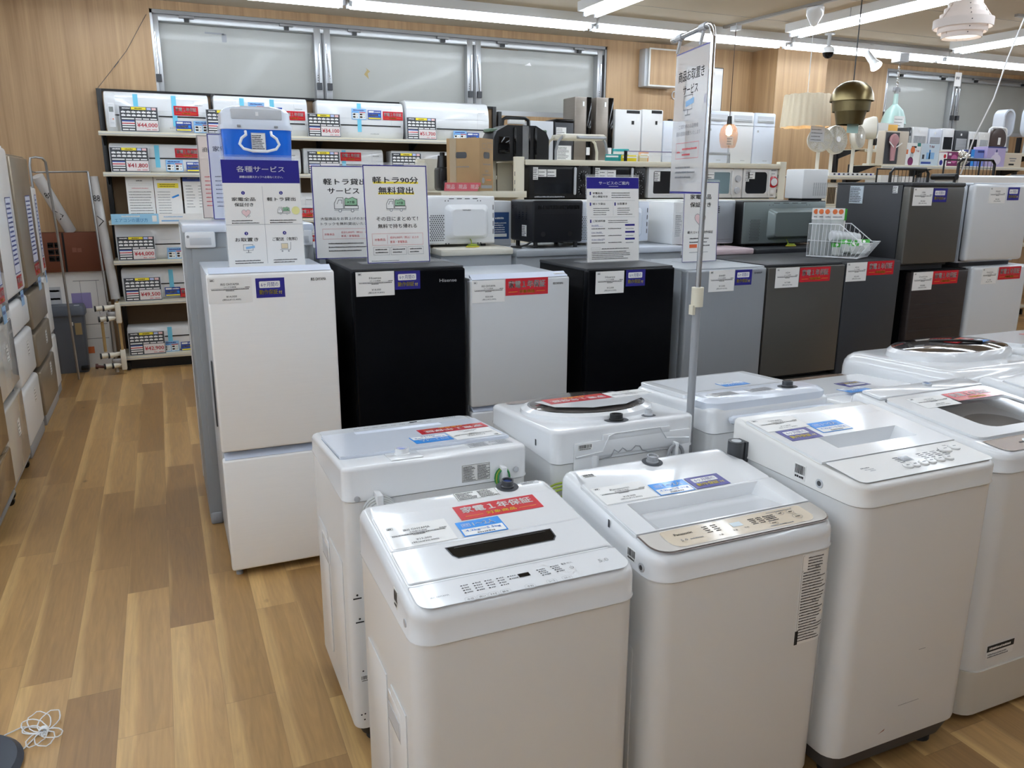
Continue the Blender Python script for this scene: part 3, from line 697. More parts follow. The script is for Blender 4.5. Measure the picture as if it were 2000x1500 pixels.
m.tube([bk.p(a, b_, .009) for a, b_ in [(.07, .792), (.16, .80), (.18, .845), (.2, .852), (.36, .852), (.385, .815), (.47, .805)]], .0025, WHITE2, 6)
for x in (.078, .455): m.cyl(bk.p(x, .735, 0), bk.p(x, .735, .01), .007, CHROME, 12)
m.build('rear_cover', t)
m = MB()
m.tube([bk.p(.415+.028*math.cos(a), .752+.04*math.sin(a), .02) for a in [math.pi*q/10 for q in range(20)]], .006, GREYP, 6, True); m.fbox(bk, .41, .42, .74, .80, 0, .03, WHITE2, .003)
m.fbox(bk, .125, .14, .73, .79, 0, .015, WHITE2, .003); m.build('power_cord', t)
m = MB()
for k in range(3): m.tube([bk.p(.02+.05*math.cos(a), .70+.022*math.sin(a)-.008*k, .012+.006*k) for a in [math.pi*q/8 for q in range(16)]], .0035, YGREEN, 6, True)
m.build('earth_wire', t)
barcode(bk.sub(.075, .812, .009), .05, .018, t)
s = Fr((.2505, .37, .80), (0, 1, 0), (0, 0, 1)); m = MB(); m.q(s, 0, .008, 0, .02, SEAM); m.build('vent_slot', t)

t, fr = washer(WL+'with raised rear panel behind the sign pole', 1.80, 2.42, .50, .47, .80, .855, .885, rot=PI, er=.02, r=.05)
m = MB(); lid_plate(m, fr, -.235, .235, .03, .30, 0, .014, WHITE2); m.poly(fr, [(-.2, .05), (.2, .05), (.2, .28), (-.2, .28)], LGREY, .0148); m.build('lid', t)
m = MB(); m.loops([[fr.p(a, b, -.03) for a, b in rr(-.248, .248, .31, .468, .05)], [fr.p(a, b, .012) for a, b in rr(-.248, .248, .31, .468, .05)], [fr.p(a, b, .022) for a, b in rr(-.236, .236, .32, .456, .045)]], WBLUE, False, True); m.line(fr, rr(-.225, .225, .33, .446, .04), .002, LGREY, .0226, True); m.build('rear_panel', t)
hose_port(t, fr.sub(0, 0, .022), -.13, .39, DGREY, None, .018)
small_print(fr.sub(-.06, .36, .022), .1, .05, 5, t, mat=WHITE2, ink=INKG); small_print(fr.sub(.09, .36, .022), .1, .05, 5, t, mat=WHITE2, ink=INKG)
size_sticker(fr.sub(-.08, .2, .0155), .11, .06, '1〜2人', '4.2kg〜5.5kg', t)
bk = Fr((.25, .47, 0), (-1, 0, 0), (0, 0, 1)); m = MB(); m.fbox(bk, .06, .50, .83, .858, 0, .03, WBLUE, .014); m.build('rear_ledge', t)

t, fr = washer(WL+'low, with navy and blue stickers, fourth in back row', 2.33, 2.40, .48, .48, .77, .815, .85, rot=PI, er=.02, r=.04)
m = MB(); lid_plate(m, fr, -.22, .22, .1, .36, 0, .01, WHITE2); m.build('lid', t)
m = MB(); m.poly(fr, rr(-.2, .2, .02, .08, .02), M('bronze panel'), .001); m.build('control_panel', t)
navy_sticker(fr.sub(-.08, .22, .0106), .11, .075, t); size_sticker(fr.sub(.0, .31, .0106), .11, .07, '1〜2人', '4.2kg〜5.5kg', t); small_print(fr.sub(-.2, .38), .13, .07, 5, t, mat=WHITE2, ink=INKG)

t, fr = washer('large white washing machine with dark oval glass lid, right of back row', 2.93, 2.50, .66, .58, .72, .885, .905, rot=PI, er=.06, r=.12, rb=.08)
m = MB(); o = fr.sub(-.06, .26)
el = lambda q, z: [o.p(q*math.cos(a), q*.62*math.sin(a), z) for a in [2*math.pi*i/56 for i in range(56)]]
m.loops([el(.30, 0), el(.295, .02), el(.275, .034)], WHITE2, False, False); m.loops([el(.275, .034), el(.262, .036)], CHROME, False, False); m.build('lid', t)
m = MB(); m.loops([el(.262, .036), el(.2, .05), el(.1, .056)], M('dark lid glass', (48,44,44), .06, coat=.7), False, True); m.build('lid_glass', t)
m = MB(); m.tube([o.p(.1, -.02, .058), o.p(.02, .06, .064), o.p(-.06, .10, .058)], .006, BLACK, 8); m.build('lid_handle', t)
red_sticker(o.sub(-.09, -.02, .057, .25), .16, .055, t); size_sticker(o.sub(-.12, .04, .057, .25), .08, .045, '3〜4人', '6.0kg〜7.0kg', t)

t, fr = washer('white washing machine with red sticker at far right, behind the oval-lid one', 3.60, 2.58, .6, .52, .8, .875, .915, rot=PI, er=.03, r=.05, opening=(-.27, .27, .1, .42, .02))
m = MB(); lid_plate(m, fr, -.268, .268, .102, .418, -.01, .014, WHITE2); m.build('lid', t)
red_sticker(fr.sub(-.25, .2, .0146), .21, .07, t)

# ------------------------------------------------------------------ refrigerators facing the camera
def fridge(label, x0, x1, yf, dep, z0, z1, doors, dmat, bmat, topmat=None, dt=.05, bev=.01, gap=None, feet=True, grip=None, name='refrigerator', backpanel=None):
    w = x1-x0; t = thing(name, label, 'fridge', ((x0+x1)/2, yf, z0), 0); h = w/2; fz = .03 if feet else .012
    H = z1-z0
    m = MB(); m.box(-h+.004, h-.004, dt+.006, dep, fz+.01, H-.012, bmat, .004); m.box(-h+.012, h-.012, dt-.004, dt+.008, fz+.02, H-.02, gap or SEAM); m.build('cabinet', t)
    m = MB(); m.box(-h+.002, h-.002, dt*.35, dep, H-.014, H, topmat or bmat, .004); m.build('top_panel', t)
    for a, b in doors:
        m = MB(); m.box(-h, h, 0, dt, a-z0, b-z0, dmat, bev, 3); d = m.build('door', t)
        if grip:
            g = MB(); g.loops([[(-h+.01, .004, b-z0+.001), (-h+.01, dt-.005, b-z0+.001), (-h+.01, dt-.005, b-z0+.02)], [(h-.01, .004, b-z0+.001), (h-.01, dt-.005, b-z0+.001), (h-.01, dt-.005, b-z0+.02)]], grip, True, True); g.build('door_grip', d)
    if feet:
        for sx in (-1, 1):
            f = MB(); f.cyl((sx*(h-.03), .05, 0), (sx*(h-.03), .05, .012), .014, GREYP, 12); f.cyl((sx*(h-.03), .05, .012), (sx*(h-.03), .05, fz+.012), .009, GREYP, 10); f.build('foot', t)
        f = MB(); f.box(-h+.01, h-.01, dep-.06, dep-.02, 0, fz+.012, DGREY); f.build('rear_foot', t)
    else:
        f = MB(); f.box(-h+.03, h-.03, .06, dep-.03, 0, fz+.012, DGREY); f.build('plinth', t)
    return t, (lambda x, z: Fr((x-(x0+x1)/2, -.0003, z-z0), (1, 0, 0), (0, 0, 1)))
WGRAIN = M('white wood-grain door', (250,250,249), .3, coat=.25, var=.01, vscale=6, vstretch=(1, 1, 30))
BLKF = M('black fridge door', (4,5,9), .32, spec=.12); BLKS = M('black fridge side', (8,8,10), .5, spec=.15)
SILV = M('silver door', (150,155,160), .34, metal=.25, var=.01, vscale=5, vstretch=(30, 1, 1)); SILVS = M('silver side', (168,173,178), .4)
DSTEEL = M('dark steel door', (92,90,86), .34, metal=.45, var=.02, vscale=5, vstretch=(1, 1, 40)); CHAR = M('charcoal door', (52,54,58), .42); CHARS = M('charcoal side', (50,51,54), .5)
DBROWN = M('dark brown wood-grain door', (46,38,36), .5, var=.2, vscale=8, vstretch=(1, 1, 14)); FWHITE = M('fridge white', (208,214,222), .3, coat=.2); GRW = M('fridge white door', (214,217,220), .26, coat=.25)
GRIP = M('grip bluish white', (214,222,238), .35)
t, F = fridge('white two-door fridge beside the aisle, with navy sticker', .138, .612, 3.145, .55, 0, 1.245, [(.035, .512), (.545, 1.245)], WGRAIN, LGREY, FWHITE, grip=GRIP)
price_label(F(.14, 1.135), .158, .096, 'IRIS OHYAMA', '2ドア冷蔵庫', '¥14,000', '(税込¥15,400)', t); navy_sticker(F(.312, 1.149), .107, .075, t); logo(F(.52, 1.207), 'IRIS OHYAMA', .058, .011, INK, t)
m = MB(); m.box(-.242, -.236, .12, .15, .62, .89, DGREY, .008); m.build('side_grip', t)
t, F = fridge('black two-door fridge, left of the small white one', .683, 1.164, 3.145, .57, 0, 1.243, [(.035, .40), (.42, 1.235)], BLKF, BLKS, CHARS, feet=True)
price_label(F(.696, 1.134), .158, .098, 'Hisense', '2ドア冷蔵庫', '¥18,000', '(税込¥19,800)', t); navy_sticker(F(.857, 1.155), .107, .075, t); logo(F(1.048, 1.178), 'Hisense', .075, .013, LGREY, t, bold=0)
t, F = fridge('white two-door fridge with red sticker between two black ones', 1.186, 1.662, 3.145, .52, 0, 1.185, [(.035, .592), (.615, 1.178)], GRW, FWHITE, FWHITE, grip=GRIP)
price_label(F(1.192, 1.081), .152, .095, 'IRIS OHYAMA', '2ドア冷蔵庫', '¥20,000', '(税込¥22,000)', t); red_sticker(F(1.348, 1.105), .205, .074, t); logo(F(1.578, 1.144), 'IRIS OHYAMA', .05, .01, INKG, t)
m = MB(); m.box(.17, .225, .02, .07, 1.185, 1.193, WHITE2, .003); m.build('hinge_cover', t)
t, F = fridge('black glossy fridge, right of the small white one', 1.757, 2.228, 3.145, .52, 0, 1.205, [(.035, .40), (.42, 1.198)], BLKF, BLKS, CHARS)
price_label(F(1.795, 1.09), .15, .102, 'Hisense', '2ドア冷蔵庫', '¥12,000', '(税込¥13,200)', t); navy_sticker(F(1.955, 1.118), .105, .076, t)
t, F = fridge('silver grey fridge behind the sign pole', 2.30, 2.784, 3.145, .54, 0, 1.183, [(.035, .42), (.44, 1.176)], SILV, SILVS, SILVS)
price_label(F(2.427, 1.068), .155, .105, 'SHARP', '2ドア冷蔵庫', '¥13,000', '(税込¥14,300)', t); navy_sticker(F(2.585, 1.094), .104, .076, t); logo(F(2.703, 1.147), 'SHARP', .048, .009, DGREY, t)
t, F = fridge('dark stainless fridge in black frame, right of the silver one', 2.795, 3.308, 3.145, .56, 0, 1.187, [(.035, .575), (.60, 1.172)], DSTEEL, BLACK, CHARS, bev=.004, gap=BLACK)
price_label(F(2.841, 1.068), .154, .102, 'AQUA', '2ドア冷蔵庫', '¥17,000', '(税込¥18,700)', t); red_sticker(F(3.0, 1.091), .207, .075, t)
t, F = fridge('matt charcoal fridge under the wire basket', 3.318, 3.716, 3.145, .58, 0, 1.185, [(.035, .40), (.42, 1.18)], CHAR, CHARS, CHARS, bev=.005)
price_label(F(3.312+.008, 1.08), .145, .1, 'AQUA', '2ドア冷蔵庫', '¥22,000', '(税込¥24,200)', t); red_sticker(F(3.468, 1.107), .196, .075, t)
t, F = fridge('small dark brown wood-grain fridge under the tall grey one', 3.822, 4.272, 3.145, .55, 0, 1.118, [(.035, .45), (.47, 1.11)], DBROWN, BLKS, BLKS)
price_label(F(3.824, 1.008), .155, .102, 'Grand-Line', '1ドア冷蔵庫', '¥12,000', '(税込¥13,200)', t); red_sticker(F(3.98, 1.036), .205, .075, t)
m = MB(); f = F(3.822, 0)
for i in range(6):
    for a, b in ((.03, .2), (.24, .38)):
        q = random.uniform(-.02, .02); m.q(f, a+q, b+q, .55+i*.075, .553+i*.075, CHAR, .0012)
m.build('door_groove', t)
t, F = fridge('lower white fridge at far right with red sticker', 4.31, 4.79, 3.145, .55, 0, 1.122, [(.035, 1.12)], GRW, FWHITE, FWHITE, bev=.02)
price_label(F(4.387, 1.018), .13, .094, 'Grand-Line', '1ドア冷蔵庫', '¥11,000', '(税込¥12,100)', t); red_sticker(F(4.53, 1.039), .198, .075, t)
t, F = fridge('upper white fridge at far right with navy sticker', 4.228, 4.72, 3.145, .5, 1.122, 1.597, [(1.155, 1.59)], GRW, FWHITE, FWHITE, bev=.018, feet=False)
price_label(F(4.349, 1.483), .139, .09, 'maxzen', '1ドア冷蔵庫', '¥8,000', '(税込¥8,800)', t); navy_sticker(F(4.504, 1.5), .101, .073, t)
t, F = fridge('upper grey steel fridge standing on the brown one', 3.722, 4.146, 3.145, .52, 1.118, 1.597, [(1.157, 1.575)], DSTEEL, CHARS, CHARS, bev=.008, feet=False)
price_label(F(3.745, 1.473), .148, .095, '三菱電機', '1ドア冷蔵庫', '¥9,000', '(税込¥9,900)', t); navy_sticker(F(3.896, 1.492), .11, .073, t); m = MB(); m.box(-.21, .21, -.004, .05, .456, .478, CHARS, .006); m.build('top_trim', t)
s = Fr((-.209, .42, .36), (0, -1, 0), (0, 0, 1)); small_print(s.sub(0, 0), .1, .1, 9, t, 'energy_label', M('pale blue label', (196,206,214), .4)); small_print(s.sub(.3, .06), .035, .04, 4, t, 'rating_label')
# ------------------------------------------------------------------ pole sign with hanging poster
def truck(mb, fr, x, y, s):
    """little line drawing of a pick-up truck with a green load; s = width"""
    k = s/10.; P = lambda pts: [(x+a*k, y+b*k) for a, b in pts]; tk = s*.018
    mb.poly(fr, P([(0,1.2),(0,3.4),(1.2,5.6),(3.6,5.6),(3.6,1.2)]), PAPER, .0012); mb.line(fr, P([(0,1.2),(0,3.4),(1.2,5.6),(3.6,5.6),(3.6,1.2)]), tk, INK, .0016, True)
    mb.line(fr, P([(1.1,3.2),(1.8,4.7),(3,4.7),(3,3.3)]), tk, INK, .0016)
    mb.poly(fr, P([(4.2,2.6),(4.2,5),(4.8,5.5),(5.8,5.1),(7.4,5.8),(8.6,5.1),(9.2,5.0),(9.2,2.6)]), GREENI, .0012); mb.line(fr, P([(4.2,2.6),(4.2,5),(4.8,5.5),(5.8,5.1),(7.4,5.8),(8.6,5.1),(9.2,5.0),(9.2,2.6)]), tk, INK, .0016, True)
    mb.text(fr, 'AT車', x+6.7*k, y+3.2*k, 1.2*k, INK, w=3.2*k, lay=.0018)
    mb.line(fr, P([(4,1.2),(4,2.4),(9.6,2.4),(9.6,1.2)]), tk, INK, .0016, True); mb.line(fr, P([(0,.7),(9.6,.7)]), tk, INKG, .0016)
    for q in (2.2, 7.2): mb.disc(fr, x+q*k, y+.5*k, .75*k, INKL, .0018); mb.disc(fr, x+q*k, y+.5*k, .4*k, PAPER, .002)
def heart(mb, fr, x, y, s):
    pts = []
    for i in range(28):
        a = 2*math.pi*i/28; pts.append((x+s*.032*16*math.sin(a)**3, y+s*.032*(13*math.cos(a)-5*math.cos(2*a)-2*math.cos(3*a)-math.cos(4*a))))
    mb.poly(fr, pts, M('ink pale pink', (236,206,206), .5), .0011); mb.line(fr, pts, s*.03, INKG, .0014, True)
    mb.line(fr, [(x+.18*s, y-.4*s), (x+.32*s, y-.25*s), (x+.42*s, y-.38*s), (x+.28*s, y-.52*s)], s*.03, INKG, .0015, True)
def screen_icon(mb, fr, x, y, s):
    mb.frame(fr, x, x+s*.8, y+.25*s, y+.75*s, s*.03, INKG, .0012); mb.poly(fr, [(x+.2*s, y+.35*s), (x+.95*s, y+.45*s), (x+.95*s, y+.65*s), (x+.2*s, y+.55*s)], LBLU, .0014); mb.line(fr, [(x+.4*s, y+.25*s), (x+.4*s, y+.08*s)], s*.06, INKG); mb.line(fr, [(x+.2*s, y+.06*s), (x+.62*s, y+.06*s)], s*.04, INKG)
def cart_icon(mb, fr, x, y, s):
    mb.q(fr, x+.1*s, x+.6*s, y+.3*s, y+.7*s, M('ink beige', (230,214,180), .5), .0011); mb.frame(fr, x+.1*s, x+.6*s, y+.3*s, y+.7*s, s*.025, INKG, .0014); mb.line(fr, [(x, y+.22*s), (x+.8*s, y+.22*s), (x+.85*s, y+.8*s)], s*.03, INKG)
    for q in (.15, .65): mb.disc(fr, x+q*s, y+.1*s, .07*s, INKL, .0012)
def rows(mb, fr, x0, x1, y0, n, dy, h, mat=INK, var=.3):
    for i in range(n): mb.dash(fr, x0, x1-(x1-x0)*random.uniform(0, var), y0-i*dy, h, mat)
def stand(fr, w, h, t, curl=True, base=None, acrylic=True):
    """paper in a clear acrylic L stand: adds foot and clear sheet parts"""
    m = MB()
    if acrylic: m.fbox(fr, -.004, w+.004, 0, h+.012, -.003, -.0004, CLEAR)
    b = base or (-.02, w+.06)
    bx = fr.o+fr.x*b[0]; n = Vector((fr.n.x, fr.n.y, 0)).normalized(); xx = fr.x
    z = fr.o.z
    m.loops([[bx+n*(.02)+xx*a+Vector((0, 0, q)) for a, q in ((0, -.001), (b[1]-b[0], -.001), (b[1]-b[0], .003), (0, .003))], [bx-n*.07+xx*a+Vector((0, 0, q)) for a, q in ((0, -.001), (b[1]-b[0], -.001), (b[1]-b[0], .003), (0, .003))]], CLEAR, True, True)
    return m.build('acrylic_stand', t)
def lean(x, y, z, ax=0, tilt=4):
    a = math.radians(ax); q = math.radians(tilt)
    xx = Vector((math.cos(a), math.sin(a), 0)); back = Vector((-math.sin(a), math.cos(a), 0))
    return Fr((x, y, z), xx, Vector((0, 0, 1))*math.cos(q)+back*math.sin(q))
# service menu on the white fridge
t = thing('sign_stand', 'white service sign with navy header standing on the white aisle fridge', 'sign', (0, 0, 0))
fr = lean(.236, 3.32, 1.247, 0, 3); w, h = .294, .417; m = MB(); sheet(m, fr, w, h, PAPERW)
m.q(fr, 0, w, h*.79, h, NAVY, .0009); m.text(fr, '各種サービス', w*.5, h*.89, h*.055, PAPER, w=w*.62, bold=.008, lay=.0014); m.text(fr, '詳細は店頭スタッフへお尋ねください。', w*.5, h*.835, h*.022, PAPER, w=w*.56, lay=.0014)
m.q(fr, w*.498, w*.502, h*.04, h*.76, INKL); m.q(fr, 0, w, h*.405, h*.409, INKL)
for n, x, y, a, b in (('1', .25, .7, '家電全品', '保証付き'), ('2', .74, .7, '軽トラ貸出', None), ('3', .25, .325, 'お取置き', None), ('4', .75, .325, 'ご配送（有料）', None)):
    m.disc(fr, w*x, h*y, .007, NAVY, .001); m.text(fr, n, w*x, h*y-.004, .008, PAPER, lay=.0014)
    m.text(fr, a, w*x, h*(y-.075), h*.034, INK, w=w*(.075*len(a) if len(a) < 6 else .33), bold=.008)
    if b: m.text(fr, b, w*x, h*(y-.125), h*.034, INK, w=w*.24, bold=.008)
    rows(m, fr, w*(x-.17), w*(x+.2), h*(y-.26), 2, h*.022, .004)
heart(m, fr, w*.27, h*.515, .032); truck(m, fr, w*.68, h*.5, .05); m.disc(fr, w*.92, h*.535, .016, M('ink pale yellow', (236,232,160), .5), .0022)
screen_icon(m, fr, w*.2, h*.14, .045); cart_icon(m, fr, w*.68, h*.14, .05)
m.build('poster', t); stand(fr, w, h, t, base=(.0, w))
def truck_sign(label, fr, w, h, l1, l2, big, base):
    t = thing('sign_stand', label, 'sign'); m = MB(); sheet(m, fr, w, h, PAPERW)
    m.frame(fr, .0015, w-.0015, .0015, h-.0015, .004, NAVY)
    if big:
        m.q(fr, w*.15, w*.86, h*.815, h*.835, YEL, .0009); m.q(fr, w*.22, w*.79, h*.705, h*.725, YEL, .0009)
        m.text(fr, l1, w*.5, h*.82, h*.065, INK, w=w*.72, bold=.012, lay=.0012); m.text(fr, l2, w*.5, h*.71, h*.072, INK, w=w*.55, bold=.012, lay=.0012)
        truck(m, fr, w*.34, h*.535, w*.32); m.text(fr, 'その日にまとめて！', w*.5, h*.435, h*.042, INK, w=w*.66, bold=.006); m.text(fr, '無料で持ち帰れる', w*.5, h*.36, h*.044, INK, w=w*.62, bold=.006)
        m.frame(fr, w*.09, w*.9, h*.185, h*.305, .0008, REDI); m.q(fr, w*.325, w*.328, h*.2, h*.29, REDI); m.text(fr, '対象商品', w*.21, h*.23, h*.026, REDI, w=w*.17)
        m.text(fr, '合計5,000円（税込）以上の', w*.37, h*.25, h*.026, REDI, 'L', w=w*.46); m.text(fr, '家具・家電製品', w*.37, h*.205, h*.026, REDI, 'L', w=w*.27)
        for k in range(3): m.frame(fr, w*(.1+.275*k), w*(.35+.275*k), h*.085, h*.165, .0008, INKG); rows(m, fr, w*(.13+.275*k), w*(.34+.275*k), h*.135, 2, h*.03, .005)
        m.dash(fr, w*.06, w*.5, h*.02, .003, INKG)
    else:
        m.text(fr, l1, w*.5, h*.80, h*.066, INK, w=w*.66, bold=.012); m.text(fr, l2, w*.47, h*.705, h*.062, INK, w=w*.48, bold=.012)
        truck(m, fr, w*.32, h*.51, w*.38); m.text(fr, '大型商品をお買上げのお客様に', w*.52, h*.42, h*.032, INK, w=w*.84); m.text(fr, 'トラックを無料貸出いたします', w*.52, h*.365, h*.032, INK, w=w*.84)
        m.frame(fr, w*.12, w*.95, h*.215, h*.325, .0008, REDI); m.text(fr, '対象商品', w*.22, h*.255, h*.024, REDI, w=w*.15); m.text(fr, '合計5,000円（税込）以上の', w*.4, h*.275, h*.024, REDI, 'L', w=w*.48); m.text(fr, '家具・家電製品', w*.4, h*.235, h*.024, REDI, 'L', w=w*.28)
        rows(m, fr, w*.2, w*.85, h*.16, 3, h*.04, .005, INK)
    m.build('poster', t); stand(fr, w, h, t, base=base); return t
truck_sign('truck loan sign at the back of the black fridge, partly behind another sign', lean(.628, 3.62, 1.247, -3, 2), .29, .405, '軽トラ貸出', 'サービス', False, (.05, .29))
truck_sign('free ninety-minute truck loan sign at the front of the black fridge', lean(.792, 3.33, 1.247, 0, 4), .275, .405, '軽トラ90分', '無料貸出', True, (-.03, .36))
t = thing('sign_stand', 'white service guide sign with navy header on the glossy black fridge', 'sign')
fr = lean(1.893, 3.40, 1.209, 0, 5); w, h = .292, .405; m = MB(); sheet(m, fr, w, h, PAPERW)
m.q(fr, 0, w, h*.865, h*.995, NAVY, .0009); m.text(fr, 'サービスのご案内', w*.52, h*.91, h*.04, PAPER, w=w*.58, bold=.008, lay=.0014); m.q(fr, w*.42, w*.6, h*.89, h*.894, PAPER, .0014)
for x, y, a in ((.08, .8, '家電全品'), (.14, .76, '安心保証付き'), (.08, .675, '軽トラ貸出'), (.55, .675, 'お取置き'), (.08, .475, 'ご配送料金')):
    if a != '安心保証付き': m.q(fr, w*(x-.025), w*x, h*(y-.01), h*(y+.028), NAVY)
    m.text(fr, a, w*(x+(.03 if a != '安心保証付き' else -.03)), h*y, h*.024, INK, 'L', w=w*.047*len(a), bold=.008)
rows(m, fr, w*.47, w*.9, h*.81, 3, h*.026, .0035); rows(m, fr, w*.12, w*.45, h*.63, 4, h*.024, .003); rows(m, fr, w*.58, w*.88, h*.63, 4, h*.024, .003); rows(m, fr, w*.4, w*.9, h*.485, 2, h*.022, .003)
for y in (.725, .53): m.q(fr, w*.06, w*.93, h*y, h*(y+.002), INKL)
m.q(fr, w*.5, w*.502, h*.55, h*.72, INKL)
for k, a in enumerate(('5km以内', '5.1km〜10km以内', '10.1km〜20km以内')):
    y = .425-.083*k; m.text(fr, a, w*.08, h*y, h*.018, NAVY, 'L', w=w*(.13+.06*k)); m.q(fr, w*.08, w*.3, h*(y-.004), h*(y-.002), NAVY)
    m.dash(fr, w*.08, w*.34, h*(y-.035), .004, INK); m.dash(fr, w*.4, w*.66, h*(y-.035), .004, INK); m.q(fr, w*.73, w*.92, h*(y-.002), h*(y+.02), NAVY); m.dash(fr, w*.74, w*.9, h*(y-.04), .004, INKG)
m.frame(fr, w*.07, w*.24, h*.145, h*.17, .0006, INKG); m.dash(fr, w*.27, w*.8, h*.15, .004, INK); rows(m, fr, w*.08, w*.88, h*.115, 5, h*.021, .0035)
m.build('poster', t); stand(fr, w, h, t, base=(-.04, w+.06))
t = thing('sign_stand', 'white warranty sign on the silver fridge, crossed by the sign pole', 'sign')
fr = lean(2.46, 3.42, 1.187, 4, 2); w, h = .23, .405; m = MB(); sheet(m, fr, w, h, PAPERW); m.frame(fr, .0015, w-.0015, .0015, h-.0015, .003, NAVY)
m.text(fr, '家電全品', w*.48, h*.79, h*.06, INK, w=w*.6, bold=.012); m.text(fr, '保証付き', w*.48, h*.69, h*.06, INK, w=w*.6, bold=.012); heart(m, fr, w*.48, h*.54, .07); m.text(fr, '最大12ヶ月の動作保証', w*.5, h*.36, h*.034, INK, w=w*.74, bold=.006)
rows(m, fr, w*.2, w*.8, h*.29, 2, h*.045, .006); m.q(fr, w*.2, w*.42, h*.18, h*.225, M('ink orange', (226,110,70), .5)); m.dash(fr, w*.55, w*.8, h*.2, .006, INK); m.dash(fr, w*.2, w*.75, h*.12, .003, INKG)
m.build('poster', t); stand(fr, w, h, t, base=(-.01, w+.01))
BLUSH = M('blush card', (228,214,206), .5)
for i, (x, y, lab) in enumerate(((.205, 4.33, 'blush coloured sign left of the blue bucket, farther one'), (.245, 4.19, 'white sign with navy edge left of the blue bucket, nearer one'))):
    t = thing('sign_board', lab, 'sign'); fr = lean(x, y, 1.405, 0, 2); w, h = .21, .40; m = MB(); sheet(m, fr, w, h, BLUSH if i == 0 else PAPERW)
    m.frame(fr, .0015, w-.0015, .0015, h-.0015, .004, TAUPE if i == 0 else NAVY); rows(m, fr, w*.1, w*.8, h*.5, 8, h*.05, .005, REDI if i == 0 else INKG); m.text(fr, '商品' if i == 0 else '家電', w*.1, h*.8, h*.06, INK, 'L', w=w*.3); m.build('poster', t); stand(fr, w, h, t, base=(0, w))
# pole
t = thing('pole_sign', 'chrome pole stand with clear hanging sign among the washing machines', 'sign stand', (1.519, 2.02, 0))
m = MB(); m.box(-.022, .024, -.2, .3, 0, .012, GREYP, .004); m.build('base', t)
m = MB(); m.cyl((0, 0, .01), (0, 0, 1.22), .0125, GREYP, 16); m.build('lower_pole', t)
m = MB(); m.cyl((0, 0, 1.205), (0, 0, 1.265), .019, CREAM, 16); m.box(-.022, -.012, -.01, .01, 1.18, 1.21, CREAM); m.build('clamp', t)
d = Vector((.058, .25, 0)).normalized(); m = MB()
pts = [(0, 0, 1.26), (0, 0, 1.99)]+[tuple(d*(.04-.04*math.cos(a))+Vector((0, 0, 1.99+.04*math.sin(a)))) for a in [math.pi/2*k/5 for k in range(1, 6)]]+[tuple(d*.30+Vector((0, 0, 2.03)))]
m.tube(pts, .0085, CHROME, 12); m.build('upper_pole', t)
for q in (.07, .25):
    m = MB(); o = d*q; m.cyl(o-d*.02+Vector((0, 0, 2.03)), o+d*.02+Vector((0, 0, 2.03)), .011, LGREY, 10); m.tube([o+Vector((0, 0, 2.02)), o+d*.02+Vector((0, 0, 1.985))], .006, LGREY, 6); m.build('clip', t)
m = MB(); m.cyl(d*.29+Vector((0, 0, 2.03)), d*.31+Vector((0, 0, 2.03)), .0115, CLEAR, 10); m.build('end_cap', t)
fr = Fr(d*.275+Vector((0, 0, 1.548)), -d, (0, 0, 1)); w, h = .257, .435; m = MB()
SHEER = M('translucent poster', (226,226,226), .25, alpha=.62, coat=.4)
m.q(fr, 0, w, .006, h-.006, SHEER, 0); m.q(fr, 0, w, 0, .006, NAVY, .0002); m.q(fr, 0, w, h-.006, h-.002, NAVY, .0002)
m.text(fr, '商品お取置き', w*.5, h*.79, h*.075, INK, w=w*.78, bold=.008, lay=.0006); m.text(fr, 'サービス', w*.5, h*.695, h*.065, INK, w=w*.45, bold=.008, lay=.0006)
screen_icon(m, fr, w*.32, h*.54, .085); m.text(fr, 'ご成約中のお品物を', w*.5, h*.46, h*.03, INKG, w=w*.6, lay=.0006); m.text(fr, '最長1週間お取置きいたします', w*.5, h*.41, h*.03, INKG, w=w*.74, lay=.0006)
m.frame(fr, w*.15, w*.85, h*.25, h*.36, .001, REDI); m.dash(fr, w*.35, w*.8, h*.31, .006, REDI); m.dash(fr, w*.35, w*.6, h*.27, .006, REDI); m.dash(fr, w*.18, w*.3, h*.29, .006, REDI); rows(m, fr, w*.16, w*.8, h*.18, 3, h*.035, .006, INKG)
m.build('poster', t)
m = MB(); m.fbox(fr, -.004, w+.004, -.004, h+.02, -.0016, -.0006, CLEAR); m.build('clear_pocket', t)

